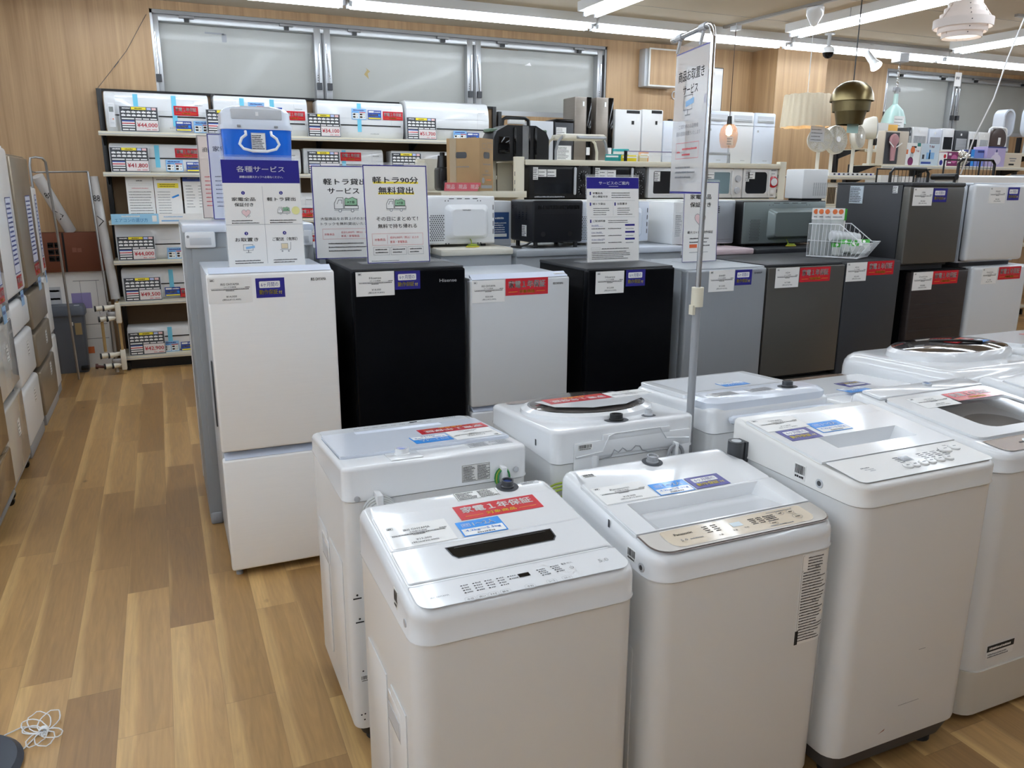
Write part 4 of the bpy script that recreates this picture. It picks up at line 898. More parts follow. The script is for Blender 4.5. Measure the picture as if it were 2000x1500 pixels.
# ------------------------------------------------------------------ second row of fridges, turned away (we see their backs and tops)
def back_fridge(label, x0, x1, y0, dep, H, tmat, bmat, lip=.02, gripbox=False):
    t = thing('refrigerator', label, 'fridge', ((x0+x1)/2, y0, 0)); h = (x1-x0)/2
    m = MB(); m.box(-h+.004, h-.004, .012, dep-.05, .03, H-.02, bmat, .004); m.build('cabinet', t)
    m = MB(); m.box(-h, h, -.004, dep-.052, H-.035, H, tmat, .008); m.build('top_panel', t)
    m = MB(); m.box(-h, h, dep-.048, dep, .04, H-.004, WHITE2, .01); m.build('door', t)
    m = MB(); m.box(-h+.03, h-.03, .0, .014, .3, H-.1, bmat, .006); m.build('back_panel', t)
    if gripbox:
        for e in (-1, 1):
            m = MB(); c = e*(h-.07); m.box(c-.062, c+.062, -.012, .012, H-.10, H-.03, WHITE2, .008); m.box(c-.045, c+.045, -.0135, -.006, H-.088, H-.055, LGREY, .004); m.cyl((c-e*.0-.05, -.013, H-.05), (c-.05, -.011, H-.05), .006, GREYP, 10); m.build('rear_grip', t)
        m = MB(); m.box(-h+.006, -h+.06, .005, .09, 0, .06, GREYP, .01); m.build('caster_block', t); m = MB(); m.box(h-.06, h-.006, .005, .09, 0, .06, GREYP, .01); m.build('caster_block', t)
        m = MB(); m.box(-h+.07, -h+.12, .004, .02, .06, .26, BLACK); m.build('vent_opening', t)
    else:
        for e in (-1, 1):
            m = MB(); m.cyl((e*(h-.05), .06, 0), (e*(h-.05), .06, .032), .02, DGREY, 12); m.build('foot', t)
        m = MB(); m.box(-h+.05, h-.05, dep-.15, dep-.1, 0, .035, DGREY); m.build('plinth', t)
    return t
GREYS = M('galvanised grey', (150,154,157), .5)
back_fridge('tall grey fridge seen from behind, past the white aisle fridge', .085, .645, 3.745, .62, 1.40, WBLUE, GREYS, gripbox=True)
back_fridge('grey fridge seen from behind, behind the two truck signs', .665, 1.21, 3.76, .58, 1.28, SILVS, SILVS)
back_fridge('cream-topped fridge seen from behind, carrying the white microwave', 1.262, 1.655, 3.76, .56, 1.262, M('cream top', (226,222,208), .4), SILVS)
back_fridge('pale blue-grey fridge seen from behind under the black toaster oven', 1.672, 2.27, 3.76, .58, 1.245, SILVS, SILVS)
back_fridge('pale blue fridge seen from behind, left of the warranty sign', 2.30, 2.725, 3.78, .56, 1.243, WBLUE, SILVS)
back_fridge('pink-topped fridge seen from behind, below the grey microwave back', 2.75, 3.215, 3.76, .56, 1.217, M('pale pink top', (232,212,218), .35), CHARS)
back_fridge('black fridge seen from behind, under the large black microwave', 3.25, 3.93, 3.78, .58, 1.208, CHAR, BLKS)
# ------------------------------------------------------------------ appliances on the second row
t = thing('bucket_washer', 'blue portable bucket washer with white handle and grey lid, behind the service sign', 'small washing machine', (.442, 3.98, 1.40))
BLUEB = M('translucent blue bucket', (16,104,214), .12, coat=.5)
m = MB(); m.loops([[(x*q, y*q, z) for x, y in rr(-.155, .155, -.12, .12, .05)] for q, z in ((.86, 0), (.88, .005), (1, .425))], BLUEB, True, True); m.build('bucket', t)
m = MB(); m.loops([[(x, y, z) for x, y in rr(-.158, .158, -.123, .123, .05)] for z in (.41, .425, .43)], WBLUE, True, True)
m.loops([[(x*q, y*q, z) for x, y in rr(-.152, .152, -.117, .117, .05)] for q, z in ((1, .43), (.99, .482), (.9, .50), (.62, .513))], WBLUE, False, True)
m.box(-.11, .11, -.12, -.08, .452, .498, LGREY, .006); m.box(-.006, .007, -.1225, -.118, .468, .485, WHITE2)
for e in (-1, 1): m.box(e*.08-.008, e*.08+.008, -.13, -.12, .418, .428, GREYP, .002)
m.build('lid', t)
m = MB(); m.tube([(-.055, -.135, .40), (-.055, -.15, .385), (-.075, -.155, .37), (-.085, -.155, .345), (-.07, -.157, .325), (-.03, -.158, .315), (.03, -.158, .315), (.07, -.157, .325), (.085, -.155, .345), (.075, -.155, .37), (.055, -.15, .385), (.055, -.135, .40)], .0065, WHITE2, 8); m.build('handle', t)
f = Fr((-.032, -.1335, .31), (1, 0, 0), (0, .045, 1)); small_print(f, .062, .085, 9, t, 'price_label')
m = MB(); m.loops([[(x*q, y*q, z) for x, y in rr(-.161, .161, -.128, .128, .05)] for q, z in ((.9, .02), (1.0, .3))], FILM, False, False); m.build('film_wrap', t)

def microwave_back(label, x0, x1, y0, dep, z0, z1, mat, bmat, side=None, logo_=None, lamp=False, wire=False):
    t = thing('microwave_oven', label, 'microwave', ((x0+x1)/2, y0, z0)); h = (x1-x0)/2; H = z1-z0
    m = MB(); m.box(-h, h, .01, dep-.04, .014, H, side or mat, .006); m.box(-h+.004, h-.004, .004, .03, .02, H-.006, bmat, .003); m.build('body', t)
    m = MB(); m.box(-h, h, dep-.04, dep, .014, H, side or mat, .008); m.build('door', t)
    m = MB()
    if lamp:
        m.box(-h+.02, h-.02, -.004, .008, .04, H-.02, bmat, .006)
        for k in range(3): 
            for j in range(4): m.box(-h*.35+k*.06, -h*.35+k*.06+.045, -.006, -.002, H-.075+j*.011, H-.069+j*.011, DGREY)
        m.lathe([(.03, 0), (.028, .012), (.018, .02), (.001, .023)], (0,0,0), STEEL, 18, Fr((.0, -.004, H*.45), (1,0,0), (0,0,1)))
        m.build('back_cover', t)
    else:
        a, b, c, d_ = -h*.42, h*.8, H*.16, H*.84; o = [(a, c), (b, c), (b, d_), (a, d_)]; g = .03
        i = [(a+g, c+g*.7), (b-g, c+g*.7), (b-g, d_-g*.9), (a+g, d_-g*.9)]
        R2 = [(p, -.034, q) for p, q in rr(a+g, b-g, c+g*.6, d_-g*.8, .02)]
        m.loops([[(p, .0045, q) for p, q in rr(a, b, c, d_, .025)], [(p, -.027, q) for p, q in rr(a+g*.7, b-g*.7, c+g*.4, d_-g*.6, .022)], R2], bmat, False, True); m.build('back_bulge', t)
        if logo_: logo(Fr((.0, -.0345, H*.72), (1,0,0), (0,0,1)).sub(-.0, 0), logo_, .045, .007, INKG, t)
        v = MB(); f = Fr((0, .0035, 0), (1,0,0), (0,0,1))
        for i_ in range(14):
            for k in range(7):
                x = -h*.82+k*.011+(.0055 if i_ % 2 else 0); z = H*.14+i_*.0095; v.disc(f, x, z, .0036, SEAM, .0006, 6)
        for k in range(4): v.q(f, h*.93, h*.95, H*(.25+.16*k), H*(.35+.16*k), SEAM, .0006); v.q(f, -h*.3+k*h*.22, -h*.16+k*h*.22, H*.945, H*.96, SEAM, .0006)
        for x in (-h*.4, -h*.32, h*.5, h*.58): v.disc(f, x, H*.07, .004, SEAM, .0006, 8); v.disc(f, x, H*.91, .003, SEAM, .0006, 8)
        v.build('vent', t)
        if wire is None:
            v = MB(); v.fbox(f, -h*.92, -h*.48, H*.76, H*.83, 0, .016, GREYP, .004); v.build('duct_cover', t)
    for sx in (-1, 1):
        for y in (.05, dep-.07): q = MB(); q.cyl((sx*(h-.05), y, 0), (sx*(h-.05), y, .016), .014, BLACK, 10); q.build('foot', t)
    if wire:
        q = MB()
        for k in range(3): q.tube([(wire+.035*math.cos(a)*(1-.2*k), -.045+.02*math.sin(a), .004+.005*k) for a in [math.pi*i/8 for i in range(17)]], .003, YGREEN if k else M('wire yellow', (214,196,60), .5), 6)
        q.tube([(wire, -.03, .006), (wire+.01, 0, .03), (wire, .012, .05)], .003, YGREEN, 6); q.build('earth_wire', t)
    return t
microwave_back('white microwave seen from behind with bulging back, right of the truck sign', 1.215, 1.605, 3.88, .34, 1.262, 1.517, WHITE, WHITE2, logo_='YAMAZEN', wire=.05)
microwave_back('white microwave seen from behind, partly hidden by the service guide sign', 2.112, 2.60, 3.95, .33, 1.245, 1.49, WHITE, WBLUE)
microwave_back('silver-backed microwave with round bump, right of the warranty sign', 2.80, 3.235, 3.97, .34, 1.217, 1.491, SILVS, SILV, side=WHITE, lamp=True)
microwave_back('large black microwave with silver back, left of the wire basket', 3.262, 3.92, 3.93, .40, 1.208, 1.485, BLACK, M('dull zinc back', (128,138,138), .38, metal=.4), wire=.02)
def box_thing(name, label, cat, x0, x1, y0, y1, z0, z1, mat, bev=.004, group=None, deco=None):
    t = thing(name, label, cat, ((x0+x1)/2, y0, z0), 0, group); h = (x1-x0)/2
    m = MB(); m.box(-h, h, 0, y1-y0, 0, z1-z0, mat, bev); m.build('body', t)
    if deco: deco(t, Fr((-h, -.0004, 0), (1,0,0), (0,0,1)), x1-x0, z1-z0, y1-y0)
    return t
def d_(t, fr, w, h, dep):
    f = fr.sub(.2*w, .15*h); m = MB(); sheet(m, f, w*.7, h*.6, M('navy label', (44,72,120), .4)); m.dash(f, w*.1, w*.5, h*.45, .01, PAPER); rows(m, f, w*.08, w*.6, h*.35, 5, h*.05, .005, PAPER); m.q(f, w*.05, w*.6, h*.05, h*.12, PAPER, .001); m.build('info_label', t)
box_thing('rice_cooker_box', 'grey box with navy label beside the white microwave back', 'box', 1.66, 1.80, 4.12, 4.32, 1.245, 1.488, LGREY, deco=d_)
t = thing('toaster_oven', 'black toaster oven seen from behind between the two white microwaves', 'toaster oven', (1.953, 3.84, 1.245)); h = .15
m = MB(); m.box(-h, h, 0, .30, .03, .25, M('black enamel', (15,16,21), .42, spec=.3), .012, 3); m.build('body', t)
f = Fr((-h, -.0004, 0), (1,0,0), (0,0,1)); v = MB()
for k in range(26): v.q(f, .03+k*.0095, .0355+k*.0095, .205, .225, BLACKG)
for e in (.06, .22): v.disc(f, e, .075, .014, BLACK, .001)
v.line(f, [(.05, .178), (.055, .183), (.245, .183), (.25, .178)], .002, BLACK)
s = Fr((-h-.0004, .30, 0), (0, -1, 0), (0, 0, 1))
for k in range(7):
    for j in range(5): v.q(s, .03+j*.045+(.0), .045+j*.045, .15+k*.011, .154+k*.011, BLACKG)
v.build('vent', t); small_print(s.sub(.16, .06), .06, .06, 6, t, 'rating_label')
for sx in (-.12, .12):
    for y in (.03, .26): q = MB(); q.cyl((sx, y, 0), (sx, y, .032), .012, BLACK, 10); q.build('foot', t)
q = MB(); q.tube([(-.22, -.01, .008), (-.26, .03, .012), (-.20, .06, .008), (-.17, .03, .02), (-.14, .02, .04)], .005, BLACK, 6); q.build('power_cord', t)
def d_(t, fr, w, h, dep):
    s = Fr((w/2+.0004, 0, 0), (0, 1, 0), (0, 0, 1)); f = fr; small_print(f.sub(w*.15, h*.15), w*.6, h*.6, 12, t, 'rating_label', WHITE, border=False, ink=INKL)
    m = MB(); m.fbox(Fr((w/2, 0, 0), (0,1,0), (0,0,1)), .02, dep-.01, .02, h-.02, 0, .012, BLACKG, .004); m.build('door', t)
box_thing('microwave_oven', 'white microwave turned sideways left of the warranty sign', 'microwave', 2.70, 2.79, 3.86, 4.24, 1.243, 1.485, WHITE, .006, deco=d_)
def d_(t, fr, w, h, dep):
    m = MB()
    for i in range(9):
        for k in range(7): m.q(fr, w*.42+k*.018, w*.42+k*.018+.012, h*.12+i*.009, h*.12+i*.009+.004, GREYP)
    m.build('vent', t); m = MB(); m.box(-w*.4, w*.4, .02, dep-.02, -.012, 0, BLACK); m.build('foot', t)
box_thing('toaster_oven', 'white toaster oven on top of the large black microwave', 'toaster oven', 3.745, 3.95, 3.97, 4.13, 1.497, 1.68, WHITE, .008, deco=d_)
# wire basket with packs: long axis points at the camera, low open end in front
BA = math.radians(-62.6)
def LB(x, y): return (3.345+math.cos(BA)*x-math.sin(BA)*y, 3.47+math.sin(BA)*x+math.cos(BA)*y)
t = thing('wire_basket', 'white wire basket of hose parts standing on the charcoal fridges', 'basket', (*LB(0, 0), 1.188), BA)
m = MB(); WW = M('white wire', (236,238,240), .35); b, c, W = .275, .335, .2; ZH, ZL = .182, .088
def wl(p, r=.0018): m.tube(p, r, WW, 5)
def zt(x): return ZH if x < .17 else max(ZL, ZH-(x-.17)/.12*(ZH-ZL))
for y in (0, W):
    wl([(0, y, .003), (b, y, .003)], .0026); wl([(0, y, ZH), (.17, y, ZH), (.29, y, ZL), (c, y, ZL)], .003); wl([(0, y, .09), (.29, y, ZL)])
    for k in range(15): x = b*k/14; q = x+(c-b)*(x/b)**3; wl([(x, y, .003), (q, y, zt(q))], .0014)
for x, z in ((0, .003), (b, .003), (c, ZL), (0, ZH), (0, .09)): wl([(x, 0, z), (x, W, z)], .0026)
for k in range(1, 9): y = W*k/9; wl([(0, y, ZH), (0, y, .003), (b, y, .003), (c, y, ZL)], .0014)
m.build('basket_frame', t)
HP = 'hose packs in the wire basket'; CLP = M('clear pack plastic', (222,226,224), .15, alpha=.55); PGR = M('pack green', (60,160,50), .4); ORG = M('pack orange', (224,120,70), .4)
for i, (x, y, rz) in enumerate(((.03, .055, -.35), (.058, .062, -.45), (.088, .068, -.3), (.125, .085, -.4))):
    t = thing('hose_pack', ['tall clear hose pack with orange dot at the left end of basket', 'second clear hose pack from the left end of basket', 'third clear hose pack standing in the basket', 'clear hose pack with two orange dots before the green pack'][i], 'package', (*LB(x, y), 1.193), rz, HP)
    m = MB(); m.box(-.036, .036, -.008, .008, 0, .20, CLP, .006); m.build('bag', t); m = MB(); m.box(-.038, .038, -.002, .002, .20, .262, PAPER); f = Fr((-.038, -.0024, .2), (1,0,0), (0,0,1)); m.disc(f, .02, .043, .014, ORG, .001); m.disc(f, .054, .043, .014, ORG, .001); m.dash(f, .01, .065, .012, .006, INKG); m.build('header_card', t)
    m = MB(); m.tube([(-.02, 0, .02), (-.02, 0, .17), (.02, 0, .18), (.02, 0, .02)], .007, LGREY, 8); m.build('hose', t)
t = thing('parts_pack', 'green and white part pack beside the hose packs in basket', 'package', (*LB(.115, .15), 1.193), -.3, HP); m = MB(); m.box(-.036, .036, -.009, .009, 0, .195, PAPER, .004); m.build('bag', t); m = MB(); m.box(-.022, .038, -.011, .0, .195, .258, PGR); m.build('header_card', t)
t = thing('drain_pipe', 'white ribbed drain hose lying across the basket', 'hose', (*LB(.165, .10), 1.292), -.25, HP); m = MB(); m.box(-.07, .08, .02, .024, -.08, .03, WHITE2)
for k in range(7): m.cyl((-.07+k*.022, 0, .012-.002*k), (-.06+k*.022, 0, .012-.002*k), .033, WHITE2, 14, .030)
m.cyl((-.08, 0, .012), (.09, 0, 0), .027, WHITE2, 12); m.build('pipe', t)
rnd = random.Random(3)
for i, (x, y) in enumerate(((.16, .03), (.18, .07), (.21, .03), (.20, .12), (.25, .05), (.235, .10), (.245, .15), (.27, .08), (.275, .13))):
    t = thing('valve_pack', ['small valve pack with green card near the left front of basket', 'small clear valve pack under the ribbed hose', 'small valve pack with green card in mid basket', 'small clear valve pack leaning behind the basket middle', 'small valve pack with green card at basket front', 'small grey joint pack at basket middle', 'small green card pack at basket right end', 'small white joint pack on the pile', 'small clear pack at far right of basket'][i], 'package', (*LB(x, y), 1.196+.010*(i % 3)), rnd.uniform(-.8, .1), 'valve packs in the wire basket')
    m = MB(); f = Fr((0, 0, 0), (1, 0, 0), (0, .5, .86)); m.fbox(f, -.03, .03, 0, .05, 0, .015, CLP, .005); m.build('bag', t)
    m = MB(); m.fbox(f, -.03, .03, .05, .078, .005, .008, PGR if i % 2 == 0 else PAPER); m.disc(f, 0, .065, .008, PAPER if i % 2 == 0 else PGR, .0085); m.build('header_card', t)
    m = MB(); m.cyl(f.p(-.013, .02, .008), f.p(.013, .03, .008), .007, M('brass metal', (190,180,150), .3, metal=.8), 10); m.build('valve', t)
# ------------------------------------------------------------------ wall shelving with air conditioners
BRB = M('brown back board', (112,90,66), .7, var=.05, vscale=8)
SHZ = [.13, .60, .945, 1.275, 1.665, 1.985]
def shelving(name, label, x0, x1, yf, yb, zs, mat, postmat, ztop, board, posts, lip=.035, foot=True):
    t = thing(name, label, 'shelving', ((x0+x1)/2, yf, 0)); c = (x0+x1)/2; d = yb-yf
    for x in posts: m = MB(); m.box(x-c-.02, x-c+.02, d-.05, d, 0, ztop, postmat, .003); m.box(x-c-.015, x-c+.015, .04, d, 0, .07, postmat); m.build('upright', t)
    if board: m = MB(); m.box(x0-c+.02, x1-c-.02, d-.025, d-.01, .08, ztop-.02, board); m.build('back_board', t); m = MB(); m.box(x0-c, x1-c, d-.045, d-.005, ztop-.02, ztop, postmat); m.build('top_rail', t)
    for z in zs:
        m = MB(); m.box(x0-c, x1-c, .0, d-.045, z-.006, z, mat); m.box(x0-c, x1-c, -.006, .012, z-lip, z, mat, .003); m.box(x0-c, x1-c, -.008, .0, z-lip*.6, z-lip*.45, LGREY); m.build('shelf', t)
        if z > .3:
            for x in posts: m = MB(); m.prism(Fr((x-c-.004, 0, 0), (0,1,0), (0,0,1)), [(.08, z-.007), (d-.045, z-.007), (d-.045, z-.10), (d-.09, z-.085)], 0, .008, mat if postmat is not BLACK else BLACK); m.build('bracket', t)
    if foot: m = MB(); m.box(x0-c+.005, x1-c-.005, .09, .11, 0, .095, postmat); m.build('kick_plate', t)
    return t
t = shelving('shelving_unit', 'black wall shelving with cream shelves full of air conditioners', -.385, 3.23, 7.42, 7.83, SHZ, CREAM, BLACK, 2.345, BRB, (-.365, .53, 1.43, 2.33, 3.21))
ACG = 'air conditioner units on the wall shelves'
def air_con(label, x0, x1, z0, z1, yf=7.50, style=0, tapes=(), stickers=(), slit=.38, dep=.21):
    t = thing('air_conditioner', label, 'air conditioner', ((x0+x1)/2, yf, z0), 0, ACG); h = (x1-x0)/2; H = z1-z0
    p = [(dep, 0), (.03, 0), (.012, H*.06), (.0, H*.2), (.0, H*.82), (.012, H*.95), (.03, H), (dep, H)] if style == 0 else [(dep, 0), (.06, 0), (.02, H*.12), (.0, H*.3), (.0, H*.55), (.015, H*.8), (.05, H*.96), (.09, H), (dep, H)]
    m = MB(); e = .012
    m.loops([[(s, dep/2+(a-dep/2)*k, H/2+(b-H/2)*k) for a, b in p] for s, k in ((-h, .88), (-h+e*.4, .97), (-h+e, 1), (h-e, 1), (h-e*.4, .97), (h, .88))], WHITE2, True, True); m.build('body', t)
    f = Fr((-h, -.001, 0), (1,0,0), (0,0,1)); w = x1-x0
    m = MB(); m.fbox(f, .03, w-.03, H*slit-.005, H*slit+.005, 0, .002, BLACK); m.fbox(f, .02, w-.02, H*.55, H*.553, 0, .0015, LGREY)
    m.line(f, [(w*.85, H*slit), (w*.85, H*.85)], .0015, LGREY, .002); m.dash(f, w*.86, w*.94, H*.72, .008, INKL, .002); m.dash(f, w*.6, w*.7, H*.12, .01, INKL, .002); m.build('flap', t)
    if tapes:
        for x in tapes: m = MB(); m.fbox(f, x-.018, x+.018, H*.18, H*.95, .0, .0028, TAPE); m.build('tape', t)
    for k, x, z in stickers:
        s = f.sub(x, z, .003)
        if k == 'red': red_sticker(s, .19, .075, t)
        elif k == 'navy': cost_card(s, t)
        else: info_card(s, t)
    return t
def cost_card(fr, t):
    m = MB(); w, h = .125, .08; sheet(m, fr, w, h, M('card blue', (52,78,156), .35, coat=.3)); m.q(fr, w*.06, w*.45, h*.74, h*.92, PAPER); m.dash(fr, w*.5, w*.94, h*.76, h*.12, PAPER); m.text(fr, '16,500円', w*.42, h*.34, h*.26, YEL, w=w*.62, bold=.012); m.q(fr, w*.05, w*.95, h*.06, h*.2, YEL); m.disc(fr, w*.85, h*.47, w*.08, BLU, .001); m.build('cost_sticker', t)
def info_card(fr, t):
    m = MB(); w, h = .135, .095; sheet(m, fr, w, h, LBLU); m.dash(fr, w*.12, w*.86, h*.8, h*.1, NAVY); m.q(fr, w*.06, w*.48, h*.08, h*.64, PAPER); m.q(fr, w*.53, w*.95, h*.08, h*.64, PAPER); m.q(fr, w*.06, w*.48, h*.62, h*.7, BLU); m.q(fr, w*.53, w*.95, h*.62, h*.7, REDI)
    for y in (.16, .4): m.q(fr, w*.1, w*.26, h*y, h*(y+.14), INKG, .001); m.disc(fr, w*.38, h*(y+.05), w*.03, NAVY, .001, 8); m.q(fr, w*.57, w*.73, h*y, h*(y+.14), REDI, .001); m.disc(fr, w*.86, h*(y+.05), w*.03, NAVY, .001, 8)
    m.build('info_sticker', t)
def price_card(label, x, y, z, price, tilt=4):
    t = thing('price_card', label, 'price card', (x, y, z), 0, 'black price cards of the air conditioners'); fr = lean(0, 0, 0, 0, tilt); w, h = .29, .20; m = MB()
    m.fbox(fr, 0, w, 0, h, 0, .002, LGREY); m.q(fr, .004, w-.004, .004, h-.004, DGREY, .0026); L = .0032
    m.dash(fr, w*.08, w*.28, h*.9, h*.045, PAPER, L); m.q(fr, w*.31, w*.69, h*.87, h*.97, YEL, L); m.dash(fr, w*.4, w*.6, h*.9, h*.04, INK, L+.0006); m.q(fr, w*.71, w*.82, h*.87, h*.96, M('chip blue white', (190,200,236), .5), L); m.q(fr, w*.84, w*.95, h*.87, h*.96, M('chip red white', (236,196,196), .5), L)
    for r in range(2):
        for k in range(7): m.q(fr, w*(.05+k*.131), w*(.155+k*.131), h*(.74-.13*r), h*(.80-.13*r), PAPER, L); m.dash(fr, w*(.08+k*.131), w*(.13+k*.131), h*(.80-.13*r), h*.03, LGREY, L)
    for a, b in ((.05, .37), (.4, .56), (.59, .75), (.78, .95)): m.q(fr, w*a, w*b, h*.49, h*.535, PAPER, L)
    for k, c in enumerate((M('card blue'), RED, DGREY)): m.q(fr, w*.05, w*.37, h*(.40-.09*k), h*(.44-.09*k), c, L); m.q(fr, w*.05, w*.37, h*(.345-.09*k), h*(.395-.09*k), PAPER, L)
    for a, b in ((.05, .2), (.22, .36)): m.q(fr, w*a, w*b, h*.06, h*.11, PAPER, L)
    m.q(fr, w*.40, w*.975, h*.05, h*.46, M('price field', (232,224,222), .45), L); m.text(fr, price, w*.69, h*.17, h*.19, M('ink crimson', (208,40,60), .5), w=w*.52, bold=.012, lay=L+.0006); m.dash(fr, w*.66, w*.76, h*.085, h*.03, REDI, L+.0006); m.dash(fr, w*.8, w*.95, h*.085, h*.03, REDI, L+.0006)
    m.build('card', t); m = MB(); m.fbox(fr, w*.3, w*.7, 0, .002, -.05, 0, CLEAR); m.build('card_holder', t)
    return t
S = SHZ
air_con('air conditioner on the top shelf, leftmost, with two cyan tapes', -.325, .472, S[5], 2.30, tapes=(.235, .525), stickers=(('red', .52, .145), ('navy', .525, .02), ('info', .665, .01)), slit=.42)
air_con('air conditioner on the top shelf behind the blue bucket', .512, 1.297, S[5], 2.305, tapes=(.23, .48), stickers=(('info', .28, .18), ('navy', .44, .16), ('red', .57, .14)), slit=.34)
air_con('air conditioner on the top shelf above the truck signs', 1.378, 2.176, S[5], 2.305, tapes=(.38,), stickers=(('info', .31, .165), ('navy', .46, .17), ('red', .60, .17)), slit=.36)
air_con('large air conditioner with curved top at right end of top shelf', 2.205, 3.04, S[5], 2.345, style=1, stickers=(('info', .46, .0), ('navy', .60, .0)), slit=.3, dep=.25)
air_con('air conditioner on the second shelf, leftmost', -.327, .386, S[4], 1.897, tapes=(.36,), stickers=(('red', .50, .125), ('info', .42, .01), ('navy', .58, .01)), slit=.5)
air_con('air conditioner on the second shelf behind the service sign', .48, 1.215, S[4], 1.88)
air_con('air conditioner on the second shelf above the left truck sign', 1.24, 1.972, S[4], 1.89, tapes=(.36,), stickers=(('red', .33, .12),))
air_con('air conditioner on the second shelf above the right truck sign', 2.05, 2.75, S[4], 1.885, stickers=(('info', .45, .01),))
air_con('air conditioner on the third shelf behind the service sign', .62, 1.34, S[3], 1.50, stickers=(('red', .55, .01),))
air_con('air conditioner on the third shelf behind the truck signs', 1.36, 2.1, S[3], 1.50)
air_con('air conditioner on the third shelf right of the truck signs', 2.15, 2.9, S[3], 1.50)
air_con('beige air conditioner on the fourth shelf behind the 44,000 yen price card', -.355, .40, S[2], 1.245, slit=.42, stickers=(('info', .39, .0), ('navy', .54, .0)))
air_con('air conditioner on the fourth shelf behind the tall grey fridge', .62, 1.36, S[2], 1.20, stickers=(('red', .55, .1),))
air_con('air conditioner on the fifth shelf behind the 49,500 yen card', -.345, .40, S[1], .865, tapes=(.39,), stickers=(('navy', .33, .02), ('red', .45, .01)), slit=.5)
air_con('air conditioner on the lowest shelf behind the 42,900 yen card', -.35, .40, S[0], .362, tapes=(.34,), stickers=(('info', .27, .0), ('navy', .42, .0)), slit=.6)
price_card('44,000 yen price card on the top shelf', -.218, 7.43, S[5], '¥44,000'); price_card('price card left of blue bucket handle on the top shelf', .44, 7.43, S[5]+.0, '¥39,600'); price_card('34,100 yen price card on the top shelf', 1.28, 7.43, S[5], '¥34,100'); price_card('51,700 yen price card on the top shelf', 2.185, 7.43, S[5], '¥51,700')
price_card('41,800 yen price card on the second shelf', -.322, 7.43, S[4], '¥41,800'); price_card('price card on the second shelf above the left truck sign', 1.26, 7.43, S[4], '¥38,500'); price_card('price card on the second shelf at its right end', 2.03, 7.43, S[4], '¥40,700')
price_card('44,000 yen price card on the fourth shelf', -.345, 7.43, S[2], '¥44,000'); price_card('49,500 yen price card on the fifth shelf', -.33, 7.43, S[1], '¥49,500'); price_card('42,900 yen price card on the lowest shelf', -.345, 7.43, S[0], '¥42,900')
t = thing('remote_control', 'white remote control in bag at the left end of top shelf', 'remote control', (-.275, 7.455, S[5])); m = MB(); f = lean(0, 0, 0, 0, 6); m.fbox(f, -.024, .024, .03, .22, 0, .018, WHITE2, .005); m.build('body', t); m = MB(); m.q(f, -.016, .016, .15, .19, M('lcd grey', (110,116,112), .3), .0186); m.build('display', t); m = MB(); m.q(f, -.014, -.004, .09, .1, LGREY, .0186); m.q(f, .004, .014, .09, .1, ORG, .0186); m.q(f, -.014, .014, .06, .07, LGREY, .0186); m.build('button', t); m = MB(); m.fbox(f, -.03, .034, 0, .30, .0185, .0188, FILM); m.build('bag', t)
for i, (x, lab, dy) in enumerate(((-.23, 'white printed notice with bullet lines on the third shelf', 0), (-.015, 'white printed notice with yellow heading on the third shelf', 0), (.21, 'white printed leaflet with blue heading on the third shelf', .09))):
    t = thing('notice', lab, 'notice', (x, 7.47, S[3]+.0)); fr = lean(0, 0, 0, 0, 4); w, h = (.21, .36) if i < 2 else (.2, .37); m = MB(); sheet(m, fr, w, h, PAPERW)
    y0 = h-.03
    if i == 0: m.dash(fr, w*.38, w*.62, y0-.01, .008, INK); m.frame(fr, w*.1, w*.9, y0-.045, y0-.03, .0006, INKG); m.dash(fr, w*.2, w*.8, y0-.07, .005, REDI); rows(m, fr, w*.08, w*.92, y0-.1, 9, .022, .005, INK, .1)
    elif i == 1: m.dash(fr, w*.1, w*.9, y0, .008, INKG); m.q(fr, w*.12, w*.9, y0-.065, y0-.025, YEL); m.dash(fr, w*.2, w*.8, y0-.04, .008, INK, .001); m.dash(fr, w*.2, w*.8, y0-.056, .008, INK, .001); rows(m, fr, w*.1, w*.6, y0-.1, 9, .022, .005, INKG, .1); m.poly(fr, [(w*.6, .19), (w*.88, .215), (w*.9, .2), (w*.65, .18)], BLU)
    else: m.q(fr, 0, w, h-.05, h, M('card blue')); m.dash(fr, w*.2, w*.8, h-.03, .012, PAPER, .001); rows(m, fr, w*.1, w*.45, h-.09, 8, .025, .006, INKG); rows(m, fr, w*.6, w*.9, h-.09, 8, .025, .006, INKG)
    m.build('sheet', t)
t = thing('shelf_banner', 'light blue air conditioner guide strip along the third shelf edge', 'shelf sign', (-.365, 7.405, S[3]-.03)); f = Fr((0, 0, 0), (1,0,0), (0,0,1)); m = MB(); m.fbox(f, 0, .36, 0, .085, 0, .003, M('banner blue', (160,212,240), .4)); m.fbox(f, .36, .78, 0, .085, 0, .003, PAPER); m.text(f, 'エアコンの選び方', .15, .018, .032, M('banner ink', (60,130,190), .5), w=.25, lay=.004); m.dash(f, .08, .22, .06, .012, PAPER, .004); m.q(f, .31, .345, .02, .07, PAPER, .004); m.dash(f, .40, .55, .055, .008, LBLU, .004); m.q(f, .38, .52, .02, .032, LBLU, .004); m.q(f, .54, .7, .02, .032, LBLU, .004); m.build('strip', t)
box_thing('flat_box', 'flat dark-edged grey carton on the third shelf', 'box', .20, .47, 7.52, 7.75, S[3], S[3]+.155, GREYP, .004)
